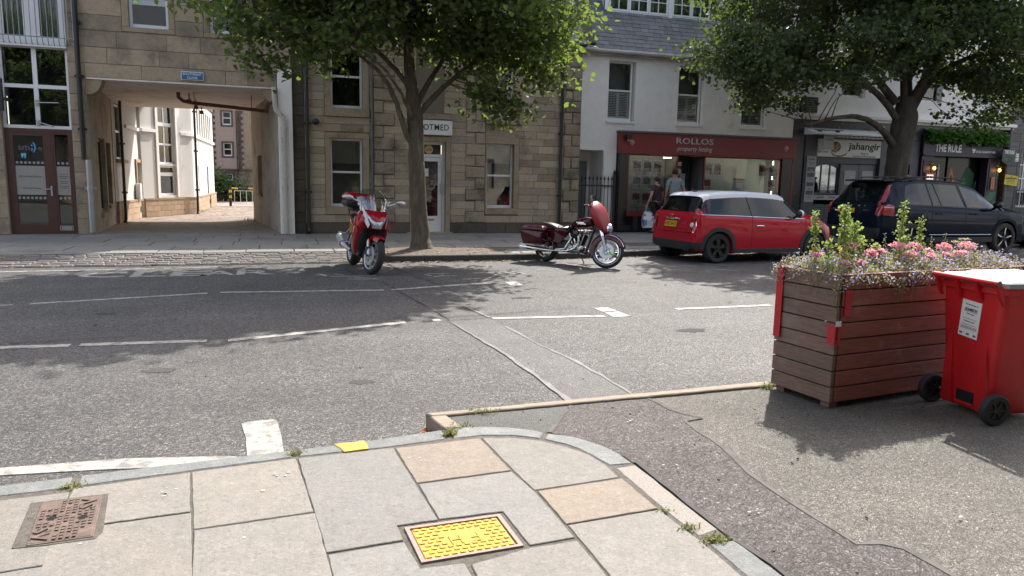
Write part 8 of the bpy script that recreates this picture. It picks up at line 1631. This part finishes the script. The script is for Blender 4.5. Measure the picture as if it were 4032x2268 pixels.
q = MB(); q.tube([(.55,.10,.36),(0,.13,.31)], [.05,.04], 8); q.tube([(.55,-.10,.36),(0,-.13,.31)], [.05,.04], 8); bx(q, b1, 'engine', 'swingarm', True)
q = MB(); q.tube([(.45,-.16,.28),(.25,-.20,.32),(.12,-.23,.36)], [.03,.04,.055], 12); q.tube([(.12,-.23,.36),(-.22,-.25,.47)], [.068,.062], 14); bx(q, b1, 'silver', 'exhaust', True)
for s_ in (-1, 1): q = MB(); q.tube([(.30,s_*.16,.42),(.26,s_*.28,.40)], .010, 6); q.tube([(.12,s_*.16,.55),(.18,s_*.20,.58),(.30,s_*.17,.66)], .012, 6); q.tube([(.12,s_*.2,.55),(.08,s_*.33,.56)], .010, 6); bx(q, b1, 'silver', 'footpeg_bracket')
q = MB(); q.prism([(-.16,-.09,.55),(-.16,.09,.55),(-.21,.09,.74),(-.21,-.09,.74)], (-.004,0,0)); bx(q, b1, 'plate_yel', 'number_plate', fix=True); q = MB(); q.tube([(.62,.15,.22),(.60,.30,.02)], .010, 6); bx(q, b1, 'engine', 'side_stand')

# ---------------------------------------------------------------- maroon cruiser
b2 = empty('cruiser', (4.98, 13.24, 0), label='maroon touring cruiser motorbike with saddlebags and matt red fairing', cat='motorbike'); b2.rotation_euler = (R(-5), 0, R(-61)); b2.scale = (.905,)*3; ORG[b2.name] = Vector((0,0,0))
WB = 1.56; ST = yaw_about(WB-.12, .33, 24, -26); FC = (WB, 0, .335)
fw = moto_wheel(b2, FC, .335, .13, .235, 'wire', ST); q = MB(); q.T = ST; q.lathe([(.272,-.068),(.28,-.068)], FC, (0,1,0), 40); q.lathe([(.272,.068),(.28,.068)], FC, (0,1,0), 40); bx(q, fw, 'upvc', 'tyre_line'); disc(fw, FC, -.08, .085, .15, ST, 10); disc(fw, FC, .08, .085, .15, ST, 10)
q = MB(); q.T = ST; q.tube([(WB+.09,-.105,.30),(WB+.16,-.105,.27)], .02, 8); bx(q, b2, 'lime', 'disc_lock')
moto_wheel(b2, (0, 0, .315), .315, .16, .215, 'wire')
for s_ in (-1, 1):
    q = MB(); q.T = ST; q.tube([(WB-.01, s_*.115, .335), (WB-.13, s_*.115, .62)], .030, 12); bx(q, b2, 'steel', 'fork_slider', True); q = MB(); q.T = ST; q.tube([(WB-.13, s_*.115, .62), (WB-.30, s_*.115, 1.02)], .036, 12); bx(q, b2, 'chrome', 'fork_cover', True)
bx(fender(FC, .355, .095, 20, 205, ST, .10), b2, 'bike_maroon', 'front_fender', True, True, 50); q = MB(); q.T = ST
q.tube([(FC[0]+.345*math.cos(R(a)), -.098, FC[2]+.30*math.sin(R(a))+.03) for a in range(18, 95, 8)], .008, 6); bx(q, b2, 'chrome', 'fender_trim')
FT = ST
def ring_f(x, zc, hw, hh, n=16, flat=.55):
    return [(x, hw*math.cos(2*math.pi*k/n), zc+hh*(math.sin(2*math.pi*k/n))*(1 if math.sin(2*math.pi*k/n) > 0 else 1)) for k in range(n)]
# batwing fairing: shallow shell, wide at the middle, swept back at the top
fa_ = MB(); fa_.T = FT; rings = []
for x, z0, z1, w in ((1.52,.74,.84,.10),(1.50,.70,.95,.20),(1.44,.68,1.10,.30),(1.36,.72,1.22,.37),(1.27,.80,1.30,.40),(1.20,.90,1.33,.38),(1.17,1.0,1.32,.33)):
    zc, hh = (z0+z1)/2, (z1-z0)/2; rings.append([(x-.05*abs(math.cos(a))**2, w*math.copysign(abs(math.cos(a))**.8, math.cos(a))*(1-.22*max(0, math.sin(a))), zc+hh*math.sin(a)) for a in [2*math.pi*k/20 for k in range(20)]])
fa_.loft(rings, True, True); bx(fa_, b2, 'fairing_red', 'fairing', True, True, 70)
q = MB(); q.T = FT; q.lathe([(0,.05),(.05,.045),(.085,.02),(.09,0)], (1.53,0,.80), (1,0,-.1), 24); hl2 = bx(q, b2, 'lamp_glass', 'head_light', True); q = MB(); q.T = FT; q.lathe([(.088,.0),(.105,.012),(.11,-.02),(.10,-.06)], (1.53,0,.80), (1,0,-.1), 24); bx(q, hl2, 'chrome', 'head_light_ring', True)
q = MB(); q.T = FT; rings = []
for k in range(6): t_ = k/5; rings.append([(1.24-.10*t_-.10*u*u, .22*u*(1-.25*t_), 1.30+.15*t_-.04*u*u) for u in (-1,-.5,0,.5,1)])
q.loft(rings, False, False); bx(q, b2, 'black_gloss', 'windshield', True, angle=80)
q = MB(); q.T = FT; q.tube([(1.12,-.46,1.14),(1.16,-.36,1.17),(1.22,-.16,1.10),(1.24,0,1.05),(1.22,.16,1.10),(1.16,.36,1.17),(1.12,.46,1.14)], .014, 8); bx(q, b2, 'chrome', 'handlebar', True)
for s_ in (-1, 1):
    q = MB(); q.T = FT; q.tube([(1.12,s_*.46,1.14),(1.07,s_*.56,1.11)], .019, 8); bx(q, b2, 'rubber', 'grip'); q = MB(); q.T = FT; q.tube([(1.18,s_*.34,1.18),(1.19,s_*.38,1.30)], .007, 6); q.ell((1.19,s_*.40,1.33), (.012,.065,.045), 12, 8); bx(q, b2, 'iron', 'mirror', True); q = MB(); q.T = FT; q.ell((1.36,s_*.13,.79), (.03,.03,.025), 8, 6); bx(q, b2, 'amber', 'indicator', True)
bx(lofted([(.62,.80,.05,.03),(.70,.82,.10,.07),(.85,.86,.15,.105),(1.02,.89,.165,.115),(1.14,.90,.13,.10),(1.22,.90,.06,.06)], 18, 2.2), b2, 'bike_maroon', 'tank', True, True, 70)
q = MB(); q.box(.86,1.06,-.163,-.160,.865,.885); q.box(.90,1.10,-.1635,-.1605,.842,.858); bx(q, b2, 'chrome', 'tank_script')
bx(lofted([(-.10,.80,.10,.03),(.05,.79,.16,.05),(.22,.76,.17,.05),(.36,.71,.16,.045),(.55,.71,.15,.045),(.70,.77,.09,.035)], 16, 2.6), b2, 'seat', 'seat', True, True, 70); q = MB(); q.lathe([(.10,0),(.112,.004),(.10,.008)], (.42,-.02,.775), (.1,-.25,1), 24, closed=True); bx(q, b2, 'chrome', 'seat_ring', True)
for s_ in (-1, 1):   # hard saddlebags with lids
    q = MB(); q.loft([[(-.40,s_*.17,.34),(.10,s_*.17,.36),(.10,s_*.36,.36),(-.40,s_*.34,.34)], [(-.46,s_*.16,.50),(.14,s_*.16,.50),(.14,s_*.385,.50),(-.46,s_*.37,.50)], [(-.46,s_*.16,.635),(.16,s_*.16,.635),(.16,s_*.39,.635),(-.46,s_*.38,.635)]], True, True); sb = bx(q, b2, 'bike_maroon', 'saddlebag', fix=True, bevel=.03)
    q = MB(); q.loft([[(-.475,s_*.15,.640),(.17,s_*.15,.640),(.17,s_*.40,.640),(-.475,s_*.39,.640)], [(-.46,s_*.15,.70),(.16,s_*.15,.70),(.16,s_*.385,.70),(-.46,s_*.375,.70)], [(-.36,s_*.17,.755),(.10,s_*.17,.75),(.10,s_*.34,.75),(-.36,s_*.33,.755)]], True, True); bx(q, sb, 'bike_maroon', 'saddlebag_lid', fix=True, bevel=.03); q = MB(); q.box(-.474,-.462,s_*.27-.03,s_*.27+.03,.56,.60); bx(q, sb, 'tail_red', 'reflector')
    q = MB(); q.tube([(-.42,s_*.40,.33),(.1,s_*.41,.34),(.25,s_*.38,.37)], .011, 6); bx(q, b2, 'chrome', 'bag_guard')
bx(fender((0, 0, .315), .34, .10, 60, 175, None, .10), b2, 'bike_maroon', 'rear_fender', True, True, 50); q = MB(); q.box(-.42,-.35,-.14,.14,.62,.68); bx(q, b2, 'tail_red', 'tail_light', bevel=.02)
bx(panel([(.20,.70),(.62,.72),(.62,.55),(.45,.42),(.22,.45)], lambda x, z: -.16), b2, 'bike_maroon', 'side_cover', fix=True)
for nm, x0, ang in (('cylinder', .70, 22), ('cylinder', .98, -22)):
    q = MB(); a = R(ang); d = Vector((-math.sin(a), 0, math.cos(a))); base_ = Vector((.84+(-.06 if ang > 0 else .06), 0, .42))
    for k in range(8): c_ = base_+d*(.03+k*.028); q.lathe([(0,0),(.085,0),(.085,.014),(0,.014)], c_, d, 18)
    q.cyl(base_, base_+d*.30, .06, n=14); bx(q, b2, 'engine', nm); q = MB(); q.cyl(base_+d*.25, base_+d*.31, .075, .05, 14); q.tube([base_+Vector((.05,-.09,0)), base_+Vector((.05,-.10,0))+d*.24], .013, 6); q.tube([base_+Vector((-.03,-.09,0)), base_+Vector((-.03,-.10,0))+d*.24], .013, 6); bx(q, b2, 'chrome', 'rocker_cover', True)
q = MB(); q.ell((.84,0,.36), (.20,.14,.11), 16, 10); q.lathe([(0,.02),(.09,.018),(.10,0)], (.90,-.14,.34), (0,-1,0), 20); q.lathe([(0,.02),(.07,.018),(.08,0)], (.70,-.14,.36), (0,-1,0), 20); bx(q, b2, 'chrome', 'crankcase', True); q = MB(); q.box(.35,.60,-.12,.12,.26,.5); q.box(.55,1.15,-.10,.10,.24,.30); bx(q, b2, 'engine', 'gearbox', bevel=.03)
q = MB(); q.lathe([(0,.05),(.07,.048),(.095,.03),(.10,0)], (.84,-.13,.64), (0,-1,0), 24); bx(q, b2, 'black_gloss', 'air_cleaner', True)
q = MB(); q.tube([(.92,-.10,.58),(.98,-.17,.50),(.90,-.19,.34),(.70,-.20,.27),(.2,-.21,.25)], [.022]*5, 10); q.tube([(.74,-.10,.58),(.72,-.18,.46),(.64,-.19,.32),(.4,-.20,.28)], [.02]*4, 10); bx(q, b2, 'chrome', 'exhaust_header', True); q = MB(); q.tube([(.30,-.21,.25),(.15,-.21,.255),(-.40,-.23,.275),(-.55,-.235,.285)], [.03,.048,.05,.046], 14); bx(q, b2, 'chrome', 'silencer', True)
for s_ in (-1, 1): q = MB(); q.tube([(1.06,s_*.05,.66),(1.06,s_*.24,.66),(1.05,s_*.30,.60),(1.05,s_*.30,.34),(1.07,s_*.24,.26),(1.06,s_*.05,.25)], .017, 8); bx(q, b2, 'chrome', 'crash_bar', True); q = MB(); q.box(.72,.98,s_*.28-.05,s_*.28+.05,.255,.275); bx(q, b2, 'rubber', 'footboard', bevel=.008)
q = MB(); q.tube([(.62,0,.72),(1.16,0,.92),(1.20,0,.72),(1.06,0,.30)], .025, 8); q.tube([(.62,0,.72),(.4,0,.5),(0,0,.315)], .03, 8); bx(q, b2, 'iron', 'frame'); q = MB(); q.tube([(.80,.15,.24),(.78,.33,.02)], .012, 6); bx(q, b2, 'iron', 'side_stand'); q = MB(); q.tube([(-.30,-.2,.33),(-.25,-.24,.27)], .01, 6); q.tube([(.05,-.18,.45),(.22,-.2,.42)], .02, 8); bx(q, b2, 'chrome', 'passenger_peg')
# ================================================================ PEOPLE
M['skin'] = pm('skin', (0.42, 0.24, 0.17), 0.55, var=.08); M['skin_tan'] = pm('tanned skin', (0.34, 0.18, 0.12), 0.55, var=.08); M['polo'] = pm('blue grey polo shirt', (0.20, 0.26, 0.28), 0.9, var=.1, vscale=9, bump=.2, bscale=12); M['khaki'] = pm('khaki cotton', (0.31, 0.26, 0.20), 0.9, var=.15, vscale=8, bump=.25, bscale=10); M['plum'] = pm('dark plum cotton', (0.055, 0.035, 0.045), 0.9, var=.15, vscale=9); M['black_cloth'] = pm('black cloth', (0.012, 0.012, 0.013), 0.9, var=.1); M['hair_dark'] = pm('dark hair', (0.02, 0.015, 0.012), 0.7, var=.3, vscale=40); M['hair_grey'] = pm('grey hair', (0.16, 0.14, 0.12), 0.8, var=.2, vscale=40); M['bag_white'] = pm('white and blue shopping bag', (0.55, 0.58, 0.62), 0.5, col2=(0.10, 0.14, 0.30), c2scale=5, c2=(.5, .56)); M['shoe'] = pm('dark shoe', (0.03, 0.028, 0.026), 0.7)
def skin(name, verts, edges, rad, mat, parent, root=0, sub=2):
    me = bpy.data.meshes.new(name); me.from_pydata(verts, edges, []); o = bpy.data.objects.new(name, me); COL.objects.link(o); o.parent = parent
    sk = o.modifiers.new('skin', 'SKIN'); sk.use_smooth_shade = True
    if not me.skin_vertices: me.skin_vertices.new() if hasattr(me.skin_vertices, 'new') else None
    bpy.context.view_layer.objects.active = o
    for i, r_ in enumerate(rad):
        d = me.skin_vertices[0].data[i]; d.radius = r_ if isinstance(r_, tuple) else (r_, r_); d.use_root = (i == root)
    ss = o.modifiers.new('sub', 'SUBSURF'); ss.levels = sub; ss.render_levels = sub; me.materials.append(mat); return o
def person(loc, rz, h, label, pose, skinm, shirt, legs, hair, shoe='shoe', bald=False, shorts=True, sleeve=.55):
    p = empty('person', loc, rz=rz, label=label, cat='person'); ORG[p.name] = Vector((0,0,0)); k = h/1.75
    J = {n: Vector(v)*k for n, v in dict(pel=(0,0,.94), wst=(0,0,1.06), chs=(0,.0,1.28), nk0=(0,.0,1.45), nk=(0,.02,1.50), hd0=(0,.035,1.58), hd1=(0,.03,1.67), shL=(-.17,0,1.41), shR=(.17,0,1.41), elL=(-.25,-.02,1.15), elR=(.25,-.02,1.15), wrL=(-.27,.05,.92), wrR=(.27,.05,.92), hpL=(-.09,0,.90), hpR=(.09,0,.90), knL=(-.11,.01,.50), knR=(.11,.01,.50), anL=(-.12,-.03,.09), anR=(.12,-.03,.09), toL=(-.14,.10,.03), toR=(.14,.10,.03)).items()}
    for n, v in pose.items(): J[n] = Vector(v)*k
    names = ['pel','wst','chs','nk0','nk','hd0','hd1','shL','elL','wrL','shR','elR','wrR','hpL','knL','anL','toL','hpR','knR','anR','toR']; ix = {n: i for i, n in enumerate(names)}
    E_ = [('pel','wst'),('wst','chs'),('chs','nk0'),('nk0','nk'),('nk','hd0'),('hd0','hd1'),('nk0','shL'),('shL','elL'),('elL','wrL'),('nk0','shR'),('shR','elR'),('elR','wrR'),('pel','hpL'),('hpL','knL'),('knL','anL'),('anL','toL'),('pel','hpR'),('hpR','knR'),('knR','anR'),('anR','toR')]
    rad = dict(pel=(.15,.11), wst=(.145,.11), chs=(.16,.11), nk0=(.10,.08), nk=.058, hd0=(.078,.092), hd1=(.070,.085), shL=.062, elL=.043, wrL=.028, shR=.062, elR=.043, wrR=.028, hpL=.088, knL=.058, anL=.040, toL=.035, hpR=.088, knR=.058, anR=.040, toR=.035)
    vs = [tuple(J[n]) for n in names]; rr_ = []
    for n in names: r_ = rad[n]; rr_.append(tuple(q*k for q in r_) if isinstance(r_, tuple) else r_*k)
    es = [(ix[a], ix[b]) for a, b in E_]
    # hands: palm and five fingers rooted at each wrist
    for s_, w_, e_ in ((-1, 'wrL', 'elL'), (1, 'wrR', 'elR')):
        d = (J[w_]-J[e_]).normalized(); sd_ = Vector((0, 1, 0)); sd_ = (sd_-d*sd_.dot(d)).normalized(); nr = d.cross(sd_)
        pm_ = J[w_]+d*.055*k; i0 = len(vs); vs.append(tuple(pm_)); rr_.append((.030*k, .018*k)); es.append((ix[w_], i0))
        for f_, (o_, L_) in enumerate(((-.03, .070), (-.01, .080), (.01, .078), (.028, .062))):
            a = pm_+d*.035*k+sd_*o_*k; b_ = a+d*L_*.5*k+nr*.010*s_*k; c_ = b_+d*L_*.42*k+nr*.03*s_*k; i1 = len(vs); vs += [tuple(a), tuple(b_), tuple(c_)]; rr_ += [.010*k, .009*k, .007*k]; es += [(i0, i1), (i1, i1+1), (i1+1, i1+2)]
        a = J[w_]+d*.03*k+sd_*.035*k; b_ = a+d*.045*k+sd_*.018*k; i1 = len(vs); vs += [tuple(a), tuple(b_)]; rr_ += [.011*k, .008*k]; es += [(ix[w_], i1), (i1, i1+1)]
    body = skin('body', vs, es, rr_, M[skinm], p)
    # head details: nose, ears, hair cap
    hc = (J['hd0']+J['hd1'])/2; q = MB(); q.ell(hc+Vector((0,.105,-.005))*k, (.012*k,.02*k,.022*k), 8, 6); bx(q, p, skinm, 'nose', True)
    for s_ in (-1, 1): q = MB(); q.ell(hc+Vector((s_*.082,.0,-.005))*k, (.012*k,.022*k,.032*k), 8, 6); bx(q, p, skinm, 'ear', True); q = MB(); q.ell(hc+Vector((s_*.03,.092,.012))*k, (.010*k,.006*k,.006*k), 8, 6); bx(q, p, 'ink_black', 'eye', True)
    q = MB(); q.ell(hc+Vector((0,.098,-.055))*k, (.022*k,.008*k,.005*k), 8, 4); bx(q, p, 'card_red', 'mouth', True)
    if not bald: q = MB(); q.ell(hc+Vector((0,-.018,.028))*k, (.088*k,.098*k,.088*k), 16, 12); bx(q, p, hair, 'hair', True)
    else: q = MB(); q.ell(hc+Vector((0,-.02,-.005))*k, (.086*k,.092*k,.05*k), 14, 8); bx(q, p, hair, 'hair', True)
    # shirt with sleeves
    sn = ['hipc','wst','chs','nk0','shL','slL','shR','slR']; sl = lambda a, b, t_: J[a].lerp(J[b], t_)
    sv_ = [tuple(J['pel']+Vector((0,0,.0))*k), tuple(J['wst']), tuple(J['chs']), tuple(J['nk0']+Vector((0,0,.0))), tuple(J['shL']), tuple(sl('shL','elL',sleeve)), tuple(J['shR']), tuple(sl('shR','elR',sleeve))]
    skin('shirt', sv_, [(0,1),(1,2),(2,3),(3,4),(4,5),(3,6),(6,7)], [(.172*k,.128*k),(.172*k,.132*k),(.184*k,.132*k),(.10*k,.088*k),.078*k,.070*k,.078*k,.070*k], M[shirt], p, sub=2)
    q = MB(); q.lathe([(.066*k,-.03*k),(.074*k,-.005*k),(.064*k,.028*k)], J['nk'], (0,.1,1), 16); bx(q, p, shirt, 'collar', True)
    tl = .85 if shorts else 1.75
    def leg(s_): 
        a, b_, c_ = ('hpL','knL','anL') if s_ < 0 else ('hpR','knR','anR'); return [J[a], J[a].lerp(J[b_], .5), J[a].lerp(J[b_], .98) if shorts else J[b_]]+([] if shorts else [J[b_].lerp(J[c_], .95)])
    lv = [tuple(J['pel']+Vector((0,0,.03)))]; le = []; lr = [(.165*k,.122*k)]
    for s_ in (-1, 1):
        L_ = leg(s_); i0 = len(lv); lv += [tuple(q_) for q_ in L_]; lr += [.100*k, .092*k, .084*k]+([] if shorts else [.068*k]); le += [(0, i0)]+[(i0+i, i0+i+1) for i in range(len(L_)-1)]
    skin('shorts' if shorts else 'trousers', lv, le, lr, M[legs], p, sub=2)
    for s_, a in ((-1, 'L'), (1, 'R')): q = MB(); an_, to_ = J['an'+a], J['to'+a]; c_ = an_.lerp(to_, .45); c_.z = .045*k; ang = math.atan2(to_.y-an_.y, to_.x-an_.x)-math.pi/2; q.ell(c_, (.046*k,.135*k,.045*k), 12, 8, (0,0,ang)); bx(q, p, shoe, 'shoe', True)
    return p
pA = person((10.82,18.55,.12), R(-8), 1.85, 'man in a blue grey polo shirt and khaki shorts looking into the letting office window', dict(elL=(-.24,-.04,1.14), wrL=(-.22,.06,.93), elR=(.27,-.03,1.14), wrR=(.30,.06,.92), knR=(.13,.03,.50), anR=(.14,.0,.09), toR=(.17,.13,.03)), 'skin_tan', 'polo', 'khaki', 'hair_dark', sleeve=.62)
pB = person((10.40,18.80,.12), R(20), 1.62, 'shorter person in a dark plum top and black shorts beside the man in khaki shorts', dict(elL=(-.28,-.03,1.16), wrL=(-.31,.06,.93)), 'skin', 'plum', 'black_cloth', 'hair_dark', sleeve=.55)
person((18.05,17.5,.12), R(150), 1.92, 'balding man in a black top, left of the two behind the blue estate car', {}, 'skin', 'black_cloth', 'black_cloth', 'hair_grey', bald=True, shorts=False, sleeve=.9)
person((18.52,17.5,.12), R(120), 1.86, 'balding man in grey, right of the two behind the blue estate car', {}, 'skin', 'plum', 'khaki', 'hair_grey', bald=True, shorts=False, sleeve=.9)
e = empty('shopping_bag', (10.12,18.75,.2), label='white and blue plastic shopping bag held at the side of the plum topped person', cat='bag')
q = MB(); q.loft([[(9.98,18.68,.28),(10.26,18.68,.28),(10.26,18.82,.28),(9.98,18.82,.28)], [(9.95,18.66,.50),(10.28,18.66,.50),(10.28,18.84,.50),(9.95,18.84,.50)], [(10.0,18.72,.74),(10.24,18.72,.74),(10.24,18.78,.74),(10.0,18.78,.74)]], True, False); q.build('bag_body', M['bag_white'], e, bevel=.02, fix=True)
q = MB(); q.tube([(10.05,18.75,.74),(10.11,18.8,.93),(10.19,18.75,.74)], .008, 6); q.build('bag_handle', M['bag_white'], e)
e = empty('shoulder_bag', (10.25,18.7,.9), label='small black camera bag at the hip of the plum topped person', cat='bag'); q = MB(); q.box(10.12,10.30,18.66,18.76,.86,1.0); q.build('bag_body', M['black_cloth'], e, bevel=.02); q = MB(); q.tube([(10.2,18.7,1.0),(10.35,18.66,1.25),(10.48,18.7,1.42)], .012, 6); q.build('strap', M['black_cloth'], e)
